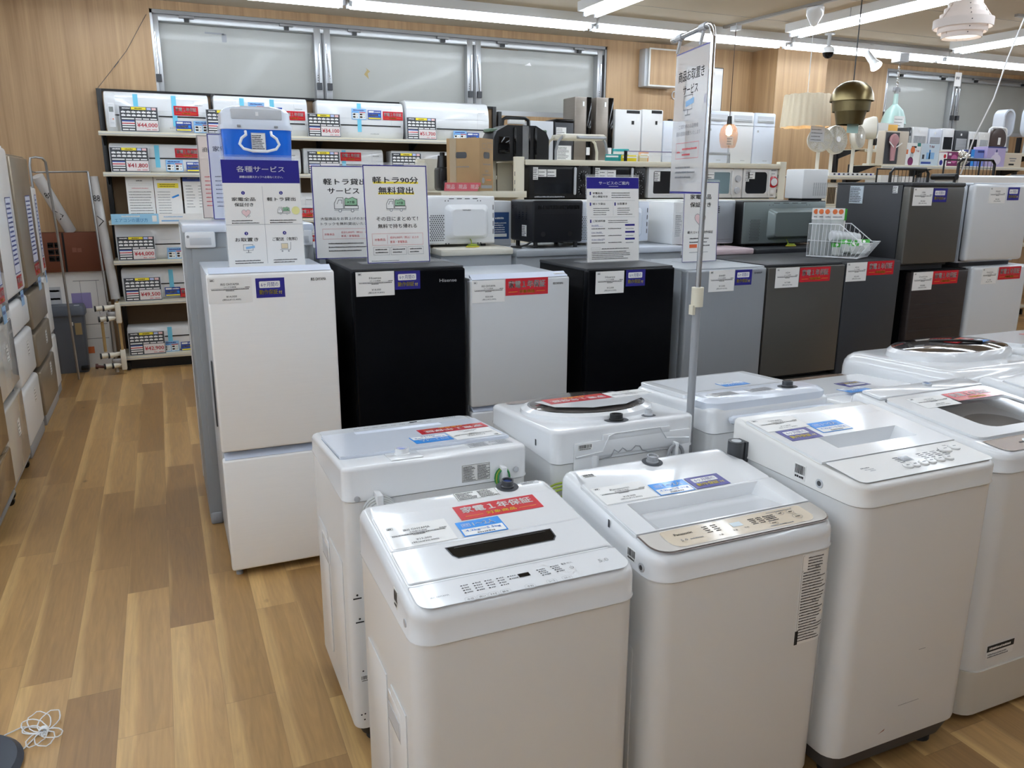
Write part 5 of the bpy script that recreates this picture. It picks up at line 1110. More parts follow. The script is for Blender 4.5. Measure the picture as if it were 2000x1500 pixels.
# ------------------------------------------------------------------ second wall shelving carrying purifiers
shelving('shelving_unit', 'wall shelving behind the microwave rack, carrying air purifiers on its top', 3.25, 6.42, 7.30, 7.40+.0, [], CREAM, BLACK, 1.70, BRB, (3.27, 4.3, 5.35, 6.40), foot=False) if False else None
shelving('shelving_unit', 'wall shelving behind the microwave rack, carrying the air purifiers', 3.25, 6.42, 7.28, 7.83, [.13, .7, 1.3, 1.815], CREAM, BLACK, 2.30, None, (3.27, 4.3, 5.35, 6.40))
ZT = 1.815
def d_(t, fr, w, h, dep):
    m = MB(); m.fbox(fr, w*.72, w, 0, h, 0, .006, BLACKG, .003); m.build('front_strip', t); m = MB(); m.fbox(fr, w*.48, w*.58, h*.86, h*.93, 0, .001, PAPER); m.build('label', t); m = MB(); m.fbox(fr, w*.74, w*.96, h*.1, h*.22, .006, .007, PAPER); m.build('label', t)
CHAMP = M('champagne steel', (150,142,134), .35, metal=.6, var=.03, vstretch=(1,1,20))
box_thing('tower_heater', 'tall champagne metal tower heater, left one of the pair', 'heater', 3.905, 4.09, 7.36, 7.62, ZT, 2.434, CHAMP, .008, 'tower heaters', d_)
box_thing('tower_heater', 'tall champagne metal tower heater beside the wood wall, right of pair', 'heater', 4.15, 4.345, 7.36, 7.62, ZT, 2.438, CHAMP, .008, 'tower heaters', d_)
def d_(t, fr, w, h, dep):
    m = MB(); m.box(-w*.22, w*.4, .03, dep*.5, h-.002, h+.004, BLACK, .002); m.fbox(fr, w*.42, w*.92, h*.93, h*.985, 0, .002, BLACK); m.build('outlet', t); m = MB(); m.fbox(fr, w*.62, w*.72, h*.72, h*.79, 0, .001, INK); m.build('emblem', t); m = MB(); m.fbox(fr, w*.82, w*.92, h*.78, h*.9, 0, .0008, PAPER); m.build('label', t)
for x0, x1, z1, lab in ((4.375, 4.69, 2.335, 'white air purifier with black top slot, left of pair'), (4.703, 4.958, 2.345, 'white air purifier with black top slot, right of pair')): box_thing('air_purifier', lab, 'air purifier', x0, x1, 7.36, 7.62, ZT, z1, WHITE, .012, 'white air purifiers', d_)
box_thing('dehumidifier', 'white rounded unit half hidden behind the hanging sign', 'dehumidifier', 4.967, 5.26, 7.36, 7.62, ZT, 2.245, WBLUE, .03)
box_thing('heater', 'grey panel appliance behind the black tool case', 'heater', 3.42, 3.67, 7.36, 7.55, ZT, 2.19, LGREY, .006)
def d_(t, fr, w, h, dep):
    m = MB(); m.box(-w*.5, w*.5, -.004, dep, h-.002, h+.03, BLACKG, .008); m.build('top_panel', t); small_print(fr.sub(w*.05, h*.62), w*.55, h*.25, 5, t, 'label'); small_print(fr.sub(w*.1, h*.02), w*.8, h*.38, 9, t, 'info_sheet')
box_thing('heater', 'grey heater with black top and white leaflet left of tower heaters', 'heater', 3.69, 3.895, 7.36, 7.6, ZT, 2.185, DGREY, .006, None, d_)
def d_(t, fr, w, h, dep):
    m = MB(); m.fbox(fr, w*.12, w*.9, h*.80, h*.93, -.0, .001, LGREY, 0); m.fbox(fr, w*.14, w*.88, h*.845, h*.855, 0, .012, WHITE2); m.fbox(fr, w*.14, w*.88, h*.82, h*.83, 0, .012, WHITE2); m.fbox(fr, 0, w, h*.735, h*.742, 0, .002, DGREY); m.build('louver', t); m = MB(); m.fbox(fr, w*.14, w*.22, h*.62, h*.66, 0, .001, INKL); m.dash(fr, w*.5, w*.7, h*.06, .008, INKL); m.build('label', t)
for x0, x1, lab in ((5.50, 5.815, 'tall white spot cooler left of three, partly behind the sign'), (5.826, 6.145, 'tall white spot cooler in the middle, behind the amber glass lamp'), (6.152, 6.448, 'tall white spot cooler right of three beside the wood column')): box_thing('spot_cooler', lab, 'cooler', x0, x1, 7.34, 7.68, ZT, 2.367, WBLUE if x0 != 5.826 else WHITE, .02, 'white spot coolers', d_)
# ------------------------------------------------------------------ cream rack with microwaves facing us
t = thing('microwave_rack', 'cream steel rack carrying the microwaves and goods above them', 'shelving', (3.66, 5.42, 0)); c = 3.66
for x in (2.437, 4.88):
    m = MB(); m.box(x-c-.035, x-c+.035, 0, .05, 0, 1.775, CREAM, .004)
    for k in range(20): m.box(x-c-.036-.0, x-c-.034, .012, .02, .5+k*.06, .53+k*.06, DGREY)
    m.build('upright', t)
    m = MB(); m.box(x-c-.035, x-c+.035, .62, .67, 0, 1.775, CREAM, .004); m.build('upright', t)
for z, nm in ((1.468, 'shelf'), (1.752, 'shelf'), (.9, 'shelf'), (.3, 'shelf')):
    m = MB(); m.box(2.475-c, 4.843-c, .0, .66, z-.008, z, CREAM); m.box(2.475-c, 4.843-c, -.012, .0, z-.035, z+.004, CREAM, .003); m.build(nm, t)
m = MB(); m.box(2.40-c, 4.92-c, .34, .35, .1, 1.74, CREAM); m.build('back_board', t)
t2 = thing('side_shelf', 'cream bracket shelf carrying the brown carton', 'shelving', (2.07, 5.22, 0)); m = MB(); m.box(-.31, .325, 0, .58, 1.522, 1.53, CREAM); m.box(-.31, .325, -.012, 0, 1.49, 1.534, CREAM, .003); m.build('shelf', t2)
m = MB(); m.prism(Fr((.315, 0, 0), (0,1,0), (0,0,1)), [(.02, 1.52), (.58, 1.52), (.58, 1.22), (.5, 1.26), (.35, 1.42)], 0, .01, CREAM); m.build('bracket', t2); m = MB(); m.prism(Fr((-.28, 0, 0), (0,1,0), (0,0,1)), [(.02, 1.52), (.58, 1.52), (.58, 1.22), (.5, 1.26), (.35, 1.42)], 0, .01, CREAM); m.build('bracket', t2)
m = MB(); m.box(-.31, -.25, .53, .58, 0, 1.75, CREAM, .004); m.box(.262, .318, .53, .58, 0, 1.75, CREAM, .004); m.build('upright', t2); m = MB(); m.box(-.3, .3, .585, .595, .1, 1.76, M('rack panel', (206,202,190), .5)); m.build('back_board', t2)
def microwave(label, x0, x1, z1, mat, win, kind, y=5.44):
    z0 = 1.468; t = thing('microwave_oven', label, 'microwave', ((x0+x1)/2, y, z0), 0, 'microwaves on the cream rack'); w = x1-x0; H = z1-z0; h = w/2
    m = MB(); m.box(-h, h, .012, .32, .012, H, mat, .006); m.build('body', t)
    m = MB(); q = MB(); q.box(-h+.05, h-.05, .04, .3, 0, .014, BLACK); q.build('foot', t)
    f = Fr((-h, .011, 0), (1,0,0), (0,0,1)); dw = w*.76 if kind != 'full' else w
    m.fbox(f, 0, dw, .012, H, 0, .02, mat, .005); m.build('door', t)
    m = MB(); m.poly(f, rr(dw*.09, dw*.9, H*.18, H*.86, .012 if kind != 'dial' else .03), win, .0206); m.build('window', t)
    m = MB(); m.fbox(f, dw*.93, dw*.985, H*.14, H*.92, .02, .04, LGREY if kind == 'black' else mat, .01); m.build('handle', t)
    if kind == 'full': small_print(f.sub(dw*.1, H*.55, .021), .055, .075, 5, t, 'price_label'); return t
    m = MB(); m.fbox(f, dw+.002, w, .012, H, 0, .018, mat, .004)
    if kind == 'black': m.dash(f, dw+.02, w-.02, H*.93, .006, INKL, .0186)
    m.build('control_panel', t)
    cx = dw+(w-dw)/2
    if kind == 'dial':
        n = MB(); n.lathe([(.048, 0), (.046, .008), (.034, .01), (.034, 0)], (0,0,0), RED, 24, f.sub(cx, H*.55, .018)); n.build('dial_ring', t); n = MB(); n.lathe([(.033, 0), (.031, .016), (.001, .018)], (0,0,0), WHITE2, 20, f.sub(cx, H*.55, .018)); n.build('dial', t)
        n = MB(); n.dash(f, dw+.015, w-.015, H*.9, .008, INKG, .019); n.dash(f, dw+.02, w-.03, H*.8, .006, INKG, .019); n.q(f, dw+.02, w-.03, H*.2, H*.3, PAPER, .019); n.dash(f, dw+.02, w-.03, H*.12, .006, INK, .019); n.build('print', t)
    else:
        for z in (.66, .28):
            n = MB(); n.lathe([(.028, 0), (.026, .016), (.001, .018)], (0,0,0), BLACK if kind == 'black' else LGREY, 18, f.sub(cx, H*z, .018)); n.build('dial', t)
            if kind == 'black':
                n = MB()
                for k in range(11): a = math.radians(-50+k*28); n.line(f, [(cx+.034*math.cos(a), H*z+.034*math.sin(a)), (cx+.042*math.cos(a), H*z+.042*math.sin(a))], .003, INKL, .0186)
                n.build('print', t)
    small_print(f.sub(dw*.06, H*.56, .0212), .042, .09, 6, t, 'price_label'); small_print(f.sub(dw*.17, H*.64, .0212), .07, .055, 2, t, 'feature_sticker')
    if kind == 'black': small_print(f.sub(dw*.36, H*.64, .0212), .075, .055, 2, t, 'feature_sticker'); n = MB(); n.dash(f, dw*.1, dw*.75, H*.07, .01, INKL, .021); n.build('print', t)
    return t
DWIN = M('oven window', (24,26,30), .12, coat=.5); GWIN = M('oven window grey', (120,140,146), .2)
microwave('black microwave with two dials at the left end of the cream rack', 2.522, 3.03, 1.728, BLACK, DWIN, 'black'); microwave('black microwave behind the service guide sign', 3.045, 3.52, 1.73, BLACK, DWIN, 'black')
microwave('white microwave with plain black door, left of the warranty sign', 3.55, 4.05, 1.722, WHITE, BLACK, 'full'); microwave('white microwave with two white knobs, right of the sign pole', 4.055, 4.468, 1.72, WARMW, GWIN, 'knob'); microwave('white microwave with red dial at the right end of cream rack', 4.478, 4.838, 1.725, WARMW, DWIN, 'dial')
def d_(t, fr, w, h, dep):
    f = fr; m = MB(); m.q(f, w*.1, w*.9, h*.05, h*.11, GREYP); m.poly(f, rr(w*.28, w*.72, h*.62, h*.74, .015), DGREY); m.dash(f, w*.25, w*.8, h*.5, .008, INKG); m.text(f, 'Aladdin', w*.5, h*.36, .018, INKG, w=w*.25); m.dash(f, w*.2, w*.8, h*.3, .006, INKG); m.frame(f, w*.2, w*.45, h*.8, h*.9, .002, INKG); m.frame(f, w*.55, w*.9, h*.8, h*.92, .002, INKG); m.disc(f, w*.25, h*.2, .02, GREYP); m.dash(f, w*.45, w*.85, h*.2, .008, ORG); m.build('print', t)
    s = Fr((-w/2-.0006, dep, 0), (0,-1,0), (0,0,1)); m = MB(); m.q(s, dep*.15, dep*.9, h*.05, h*.11, GREYP); m.poly(s, rr(dep*.28, dep*.62, h*.62, h*.74, .015), DGREY); m.fbox(s, dep*.1, dep*.3, 0, h, .0003, .001, M('clear packing tape', (200,180,150), .15, alpha=.6)); m.dash(s, dep*.3, dep*.7, h*.45, .008, INKG); m.build('tape', t)
t = box_thing('carton', 'brown carton on the bracket shelf left of the black tool case', 'box', -.1, .1, 0, .26, 0, .35, CARD, .003, None, d_); t.location = (2.107, 5.254, 1.534); t.rotation_euler = (0, 0, math.radians(40))
t = thing('coffee_grinder', 'small black appliance left of the brown carton', 'kitchen appliance', (1.87, 5.43, 1.534)); m = MB(); m.box(-.045, .045, 0, .14, 0, .16, BLACK, .02); m.build('body', t); m = MB(); m.cyl((0, .07, .16), (0, .07, .24), .04, BLACK, 16, .032); m.cyl((0, .07, .24), (0, .07, .262), .018, BLACK, 12); m.build('jug', t); m = MB(); m.cyl((0, -.002, .05), (0, -.012, .05), .02, DGREY, 14); m.build('dial', t)
for k in range(3):
    t = thing('discount_strip', ['red and white strip at the left of bracket shelf edge', 'red and white strip at the middle of bracket shelf edge', 'red and white strip at the right of bracket shelf edge'][k], 'shelf sign', (1.778+k*.087, 5.204, 1.534), 0, 'red strips on the bracket shelf'); f = lean(0, 0, 0, 0, -18); m = MB(); m.fbox(f, 0, .086, 0, .058, 0, .001, M('pale red', (224,110,120), .45)); m.text(f, '現品', .043, .014, .03, PAPER, w=.06, lay=.0016); m.build('strip', t)
# goods on the rack's top
t = thing('tool_case', 'black moulded case with handle and clear tape on the rack top', 'case', (2.54, 5.62, 1.752)); GRN = M('olive green', (92,112,96), .5)
m = MB(); m.loops([[(a*k, y, b) for a, b in [(-.235, 0), (.235, 0), (.235, .16), (.21, .21), (.12, .255), (-.12, .255), (-.21, .21), (-.235, .16)]] for y, k in ((0, .96), (.02, 1), (.22, 1), (.24, .96))], BLACK, True, True); m.build('shell', t)
m = MB(); m.tube([(-.11, .12, .25), (-.105, .12, .30), (-.08, .12, .315), (.08, .12, .315), (.105, .12, .30), (.11, .12, .25)], .014, BLACK, 8); m.box(-.06, .07, .10, .14, .27, .302, PAPER, .004); m.build('handle', t)
m = MB(); 
for e in (-.06, .055, .11): m.box(e-.01, e+.01, -.012, .0, .01, .24, BLACKG, .004)
m.box(-.19, -.10, -.008, 0, .05, .17, BLACKG, .006); m.build('rib', t); m = MB(); m.box(.0, .05, -.014, -.0125, 0, .25, FILM); m.build('tape', t)
m = MB(); m.box(-.235, -.12, .05, .20, .205, .232, GRN, .01); m.box(.12, .235, .05, .20, .205, .232, GRN, .01); m.build('latch_cover', t)
t = thing('warmer', 'cream arched appliance with silver panel on the rack top', 'kitchen appliance', (3.05, 5.56, 1.752)); IV = M('ivory plastic', (226,220,204), .35)
m = MB(); m.box(-.23, .23, 0, .3, 0, .012, IV, .005); m.build('base', t); m = MB(); m.box(-.17, .19, .02, .26, .165, .205, IV, .014); m.build('top_bar', t); m = MB(); m.box(-.07, .19, .012, .021, .168, .192, STEEL, .003); m.q(Fr((0, .0115, 0)), -.05, .17, .174, .186, LGREY); m.build('panel', t)
for e in (-1, 1): m = MB(); m.tube([(e*.225, .06, .01), (e*.225, .06, .08), (e*.205, .06, .15), (e*.16, .06, .19)], .011, GREYP, 8); m.tube([(e*.225, .22, .01), (e*.225, .22, .08), (e*.205, .22, .15), (e*.16, .22, .19)], .011, IV, 8); m.build('arm', t)
for i, (x, wd, hh, col, lab) in enumerate(((3.27, .10, .06, (30,140,140), 'teal pack at the left of goods on rack top'), (3.40, .14, .105, (40,160,160), 'teal topped pack behind the clear rail on rack top'), (3.43, .13, .055, (226,206,30), 'yellow pack on the rack top'), (3.56, .08, .06, (214,200,160), 'pale snack pack on the rack top'), (3.62, .09, .09, (226,140,50), 'orange topped pack on the rack top'))):
    t = thing('pack', lab, 'package', (x, 5.53+(.08 if i in (1, 4) else 0), 1.752), .1*(i-2), 'packs on the rack top'); m = MB(); m.box(-wd/2, wd/2, 0, .03, 0, hh, M('pack colour %d' % i, col, .4, coat=.3), .006); m.build('bag', t); m = MB(); m.box(-wd/2, wd/2, -.003, .0, hh*.6, hh*.8, PAPER); m.build('label', t)
t = thing('rail', 'clear acrylic rail along the rack top in front of packs', 'rail', (3.62, 5.47, 1.752)); m = MB(); m.box(-.27, .3, 0, .004, .055, .085, CLEAR); m.box(-.27, .3, 0, .006, .078, .085, M('lilac edge', (190,180,220), .3)); m.box(-.275, -.25, 0, .01, 0, .085, BLACK); m.box(.28, .3, 0, .01, 0, .085, BLACK); m.build('rail', t)
t = thing('bracket_frame', 'grey tube frame on the rack top right of the hanging sign', 'frame', (4.25, 5.6, 1.752)); m = MB(); m.tube([(-.25, 0, 0), (-.25, 0, .085), (.2, 0, .085), (.2, 0, 0)], .012, GREYP, 8); m.build('frame', t)
def d_(t, fr, w, h, dep):
    m = MB()
    for i in range(9):
        for k in range(6): m.q(fr, w*.4+k*.02, w*.4+k*.02+.013, h*.15+i*.01, h*.15+i*.01+.005, GREYP)
    m.build('vent', t)
# ------------------------------------------------------------------ things on the back wall
t = thing('wall_speaker_panel', 'square wood-faced panel box on the back wall right of window', 'wall panel', (5.138, 7.85, 2.62)); m = MB(); m.box(-.20, .19, -.12, 0, 0, .385, LGREY, .01); m.build('box', t); m = MB(); m.box(-.165, .205, -.15, -.13, .0, .39, WARMW, .006); m.box(-.148, .188, -.153, -.149, .018, .372, WOOD); m.build('front_panel', t); m = MB(); m.box(-.15, .15, -.131, -.118, .03, .36, BLACK); m.build('gap', t)
t = thing('wall_hook', 'small round hanger on the wall right of the panel box', 'hook', (5.41, 7.85, 2.56)); m = MB(); m.tube([(.03*math.cos(a), -.012, .04*math.sin(a)) for a in [math.pi*i/10 for i in range(20)]], .006, LGREY, 6, True); m.build('ring', t)
t = thing('wall_poster', 'white poster with dark edge on the wall behind the pole sign', 'poster', (5.86, 7.84, 2.30)); f = Fr((0, 0, 0)); m = MB(); m.fbox(f, -.30, .20, 0, .58, 0, .008, DGREY); m.fbox(f, -.295, .192, .008, .572, .008, .009, PAPER); m.q(f, -.05, .06, .20, .30, M('card blue'), .01); m.q(f, -.02, .04, .225, .28, PAPER, .0106); m.dash(f, -.05, .1, .5, .03, INKL, .01); m.build('sheet', t)
# ------------------------------------------------------------------ right background: fans, gadgets, air coolers
IVF = M('ivory fan plastic', (230,226,214), .35); GRILL = M('fan grille', (224,220,208), .4, alpha=.8)
shelving('shelving_unit', 'cream shelf with wooden back carrying the ivory fans', 5.55, 6.62, 6.02, 6.42, [.13, .7, 1.39, 1.677], CREAM, BLACK, 1.69, None, (5.57, 6.60))
shelving('shelving_unit', 'cream shelf on black posts carrying the hair dryer and kitchen boxes', 6.66, 9.0, 6.0, 6.44, [.13, .7, 1.39, 1.789], CREAM, BLACK, 1.80, None, (6.68, 7.58, 8.98))
shelving('shelving_unit', 'rear shelf carrying the row of air coolers below the right window', 6.95, 10.0, 6.50, 6.95, [.13, .9, 1.5, 1.968], CREAM, BLACK, 2.18, None, (6.97, 8.3, 9.98))
FANS = 'ivory living fans on the shelf'
def fan(label, x, y, zc, r, az, z0=1.677):
    t = thing('fan', label, 'fan', (x, y, z0), 0, FANS); h = zc-z0; a = math.radians(az); n = Vector((math.sin(a), -math.cos(a), .12)).normalized(); xx = Vector((math.cos(a), math.sin(a), 0)); fr = Fr(Vector((0, 0, h)), xx, n.cross(xx)*-1 if False else Vector((0, 0, 1))); fr.n = n; fr.y = n.cross(fr.x); 
    m = MB(); m.lathe([(.001, -.045), (r*.8, -.04), (r, -.02), (r, .02), (r*.96, .03)], (0,0,0), IVF, 36, fr); m.build('head', t)
    m = MB()
    for k in range(1, 8): m.lathe([(r*k/8, .030+.012*(1-k/8)), (r*k/8+.0035, .032+.012*(1-k/8)), (r*k/8+.0035, .028+.012*(1-k/8))], (0,0,0), IVF, 36, fr)
    for k in range(24): q = 2*math.pi*k/24; m.tube([fr.p(r*.2*math.cos(q), r*.2*math.sin(q), .042), fr.p(r*math.cos(q), r*math.sin(q), .028)], .0016, IVF, 4)
    m.build('grille', t)
    m = MB(); m.lathe([(r*.22, .03), (r*.2, .046), (.001, .048)], (0,0,0), WHITE2, 20, fr); m.build('badge', t)
    m = MB()
    for k in range(7):
        q = 2*math.pi*k/7; m.add([fr.p(r*.15*math.cos(q), r*.15*math.sin(q), .0), fr.p(r*.8*math.cos(q+.1), r*.8*math.sin(q+.1), -.005), fr.p(r*.85*math.cos(q+.6), r*.85*math.sin(q+.6), .012), fr.p(r*.2*math.cos(q+.7), r*.2*math.sin(q+.7), .008)], [(0, 1, 2, 3)], WARMW)
    m.build('blade', t)
    b = -n*.03; m = MB(); m.cyl((b.x, b.y, .015), (b.x, b.y, h-r*.5), .018, IVF, 14); m.cyl((b.x, b.y, h-r*.9), (b.x, b.y, h-.02), .026, IVF, 14, .03); m.build('pole', t)
    m = MB(); m.cyl((b.x, b.y, 0), (b.x, b.y, .018), .11, IVF, 28, .10); m.build('base', t)
fan('ivory fan turned right, left one of three', 6.0, 6.19, 2.02, .118, -38); fan('ivory fan facing front, middle of three and largest', 6.25, 6.24, 2.026, .138, 0); fan('ivory fan facing left, right one of three', 6.49, 6.19, 2.055, .112, 18)
t = thing('circulator', 'ivory round circulator with dark grille on a stand, right of three fans', 'fan', (6.80, 6.30, 1.789)); n = Vector((.72, -.62, .05)).normalized(); fr = Fr((0, 0, .37), n.cross(Vector((0,0,1)))*-1, (0,0,1)); fr.n = n; fr.y = n.cross(fr.x)
m = MB(); m.lathe([(.001, -.12), (.06, -.11), (.10, -.07), (.115, 0), (.11, .03)], (0,0,0), IVF, 32, fr); m.build('head', t); m = MB(); m.lathe([(.108, .03), (.07, .045), (.001, .05)], (0,0,0), GREYP, 32, fr)
for k in range(5): m.lathe([(.02+k*.02, .05-k*.004), (.024+k*.02, .052-k*.004), (.026+k*.02, .048-k*.004)], (0,0,0), LGREY, 32, fr)
m.build('grille', t); m = MB(); m.box(-.045, .045, -.045, .045, 0, .02, IVF, .006); m.cyl((0, 0, .02), (0, 0, .27), .022, IVF, 14, .028); m.box(-.0, .05, -.035, .0, .20, .27, BLACK, .008); m.build('stand', t)
t = thing('carton_strip', 'printed white carton edge lying under the fans', 'box', (6.30, 6.03, 1.677)); m = MB(); m.box(-.30, .30, 0, .02, -.0, .03, PAPER); f = Fr((-.30, -.0006, 0)); 
for k in range(9): m.q(f, .06+k*.06, .085+k*.06, .008, .024, NAVY if k in (1, 8) else DGREY) 
m.build('carton', t)
def d_(t, fr, w, h, dep):
    m = MB(); m.fbox(fr, w*.2, w*.85, h*.08, h*.8, 0, .002, M('tan grille', (170,150,120), .5))
    for k in range(5): m.fbox(fr, w*(.25+.12*k), w*(.29+.12*k), h*.1, h*.78, .002, .006, BLACK)
    m.build('grille', t); small_print(fr.sub(w*.75, h*.55), w*.22, h*.32, 3, t, 'price_label')
for x0, lab in ((6.02, 'beige ceramic heater with black bars below the fans, left one'), (6.25, 'beige ceramic heater with black bars below the fans, middle one'), (6.44, 'beige ceramic heater with black bars below the fans, right one')): box_thing('heater', lab, 'heater', x0, x0+.165, 6.08, 6.26, 1.39, 1.615, IVF, .012, 'ceramic heaters below the fans', d_)
Z3 = 1.789
PINKH = M('dusty pink', (186,138,142), .4)
t = thing('hair_dryer_box', 'tall window box with a dusty pink hair dryer inside', 'boxed hair dryer', (6.87, 6.05, Z3)); m = MB(); m.box(-.16, .05, .0, .09, 0, .33, M('beige carton', (206,194,176), .5), .003); m.box(.05, .17, 0, .09, 0, .33, M('beige carton'), .003); f = Fr((-.16, -.0006, 0)); m.q(f, .01, .20, .01, .315, DGREY); m.build('carton', t)
m = MB(); o = f.sub(.11, .24, .02); m.lathe([(.001, .02), (.05, .015), (.062, 0), (.055, -.015), (.001, -.018)], (0,0,0), PINKH, 20, o); m.cyl(f.p(.11, .2, .015), f.p(.115, .04, .015), .03, PINKH, 14, .022); m.build('hair_dryer', t); m = MB(); m.line(f, [(.03, .22), (.11, .16), (.2, .21)], .012, PAPER, .038); m.build('ribbon', t)
def printed(bg, items):
    def d(t, fr, w, h, dep):
        m = MB(); m.fbox(fr, 0, w, 0, h, 0, .0008, bg)
        for it in items:
            if it[0] == 'q': m.q(fr, w*it[1], w*it[2], h*it[3], h*it[4], it[5], .0014)
            elif it[0] == 'd': m.disc(fr, w*it[1], h*it[2], w*it[3], it[4], .0018, 16, h*it[3])
            else: m.text(fr, it[1], w*it[2], h*it[3], h*it[4], it[5], w=w*it[6], bold=.01, lay=.0018)
        m.build('print', t)
    return d
BOX = 'kitchen gadget boxes on the cream shelf'
PUR = M('box purple', (120,40,90), .45); TEAL = M('box teal', (40,130,120), .45); DBL = M('box dark blue', (50,60,120), .45); LIL = M('box lilac', (176,164,204), .45); BRN = M('print brown', (130,80,60), .5)
box_thing('gadget_box', 'white box with orange print and red lettering beside the dryer box', 'box', 7.03, 7.225, 6.05, 6.2, Z3, 2.01, PAPER, .003, BOX, printed(PAPER, [('d', .45, .68, .16, ORG), ('q', .35, .7, .78, .86, BLACK), ('d', .4, .45, .13, LGREY), ('d', .35, .18, .2, PUR), ('q', .75, 1, .85, 1, TEAL), ('t', 'T-fal', .8, .6, .09, RED, .22), ('q', 0, .12, .5, .7, ORG)]))
box_thing('gadget_box', 'pale blue box with red lettering and blue bottle print', 'box', 7.24, 7.50, 6.05, 6.2, Z3, 2.008, PAPER, .003, BOX, printed(M('box pale blue', (206,220,230), .4), [('t', 'T-fal', .55, .82, .1, RED, .28), ('q', .3, .75, .3, .6, LBLU), ('q', .45, .52, .3, .72, BLU), ('q', .08, .2, .3, .5, DGREY), ('q', .05, .6, .08, .18, M('card blue'))]))
box_thing('gadget_box', 'white box with red lock and blue glove print', 'box', 7.51, 7.63, 6.05, 6.18, Z3, 1.925, PAPER, .003, BOX, printed(PAPER, [('d', .7, .72, .16, RED), ('d', .3, .25, .2, NAVY)]))
box_thing('gadget_box', 'purple patterned box left of the foil bag', 'box', 7.635, 7.79, 6.05, 6.18, Z3, 1.935, PUR, .003, BOX, printed(PUR, [('d', .65, .5, .3, M('print pink', (190,100,150), .5)), ('q', .08, .4, .2, .3, PAPER), ('q', .1, .35, .75, .9, PAPER)]))
t = thing('foil_bag', 'crumpled silver foil bag right of the purple box', 'bag', (7.915, 6.13, Z3)); bm = bmesh.new(); bmesh.ops.create_icosphere(bm, subdivisions=4, radius=1); rnd = random.Random(5)
for v in bm.verts: v.co = Vector((v.co.x*.12, v.co.y*.10, (v.co.z*.08+.078)))*(1+.09*math.sin(v.co.x*17+v.co.y*9)*math.sin(v.co.z*13+v.co.x*5)+rnd.uniform(-.03, .03)); v.co.z = max(0, v.co.z)
m = MB(); m.addbm(bm, M('foil', (214,212,206), .18, metal=.9)); m.build('bag', t, ang=10)
box_thing('gadget_box', 'blue box with dark banner right of the foil bag', 'box', 8.0, 8.2, 6.06, 6.2, Z3, 1.965, DBL, .003, BOX, printed(M('box blue', (110,130,200), .4), [('q', 0, .25, .05, 1, BLU), ('q', .5, 1, .82, .95, DBL), ('d', .13, .5, .1, LBLU)]))
t = box_thing('gadget_box', 'lilac box with glass bottle print behind the wagon', 'box', 8.21, 8.5, 6.03, 6.2, Z3, 2.00, LIL, .003, BOX, printed(LIL, [('d', .5, .35, .28, M('bottle print', (214,208,226), .3)), ('q', .4, .6, .55, .72, M('bottle print')), ('q', .46, .54, .72, .85, DBL), ('q', 0, 1, .93, 1, DBL)]))
box_thing('carton', 'pale beige carton right of the lilac bottle box', 'box', 8.53, 8.82, 6.06, 6.24, Z3, 1.93, M('beige carton'), .003, None, printed(M('beige carton'), [('q', .3, .7, .62, .7, INKG), ('q', .35, .65, .45, .52, INKG), ('q', .3, .6, .15, .28, BLACK)]))
def d_(t, fr, w, h, dep):
    m = MB(); m.fbox(fr, w*.12, w*.88, h*.08, h*.62, 0, .001, DGREY if 'dark' in t['label'] else GREYP)
    vert = 'horizontal' not in t['label']
    for k in range(8):
        if vert: m.fbox(fr, w*(.14+.093*k), w*(.17+.093*k), h*.08, h*.62, .001, .006, LGREY if 'dark' not in t['label'] else BLACK)
        else: m.fbox(fr, w*.12, w*.88, h*(.09+.068*k), h*(.12+.068*k), .001, .006, LGREY)
    m.build('louver', t); m = MB(); m.fbox(fr, w*.4, w*.5, h*.75, h*.85, 0, .001, PAPER); m.build('label', t)
ZR = 1.968; COOL = 'air coolers on the rear shelf'
for x0, x1, z1, mat, lab in ((7.62, 7.66, 2.21, CHAR, 'narrow charcoal side of an air cooler at the left of the row'), (7.67, 7.915, 2.215, WHITE, 'white air cooler with vertical bars, left in the row'), (7.93, 8.135, 2.205, WBLUE, 'white air cooler with horizontal slats, second in the row'), (8.145, 8.33, 2.215, WHITE, 'white air cooler with dark vertical bars and top pad'), (8.345, 8.565, 2.20, CHAR, 'charcoal air cooler with horizontal slats, mid row'), (8.575, 8.735, 2.192, WHITE, 'white air cooler with dark vertical bars, right of the charcoal one'), (8.745, 8.925, 2.19, WARMW, 'warm white air cooler with vertical bars, right end of row')): box_thing('air_cooler', lab, 'air cooler', x0, x1, 6.55, 6.8, ZR, z1, mat, .012, COOL, d_)
t = thing('carbon_heater', 'dark round heater in white arched frame on the rear shelf', 'heater', (9.09, 6.58, ZR)); m = MB(); m.tube([(-.15, 0, 0), (-.15, 0, .22), (-.14, 0, .262), (-.11, 0, .28), (.11, 0, .28), (.14, 0, .262), (.15, 0, .22), (.15, 0, 0)], .014, WHITE2, 10); m.build('frame', t); m = MB(); m.lathe([(.135, -.02), (.135, .02), (.1, .03), (.001, .03)], (0,0,0), M('dark brown grille', (72,58,54), .4), 28, Fr((0, 0, .14), (1,0,0), (0,0,1))); m.build('grille', t); m = MB(); m.box(-.02, .02, -.034, -.03, .09, .17, PAPER); m.build('label', t)
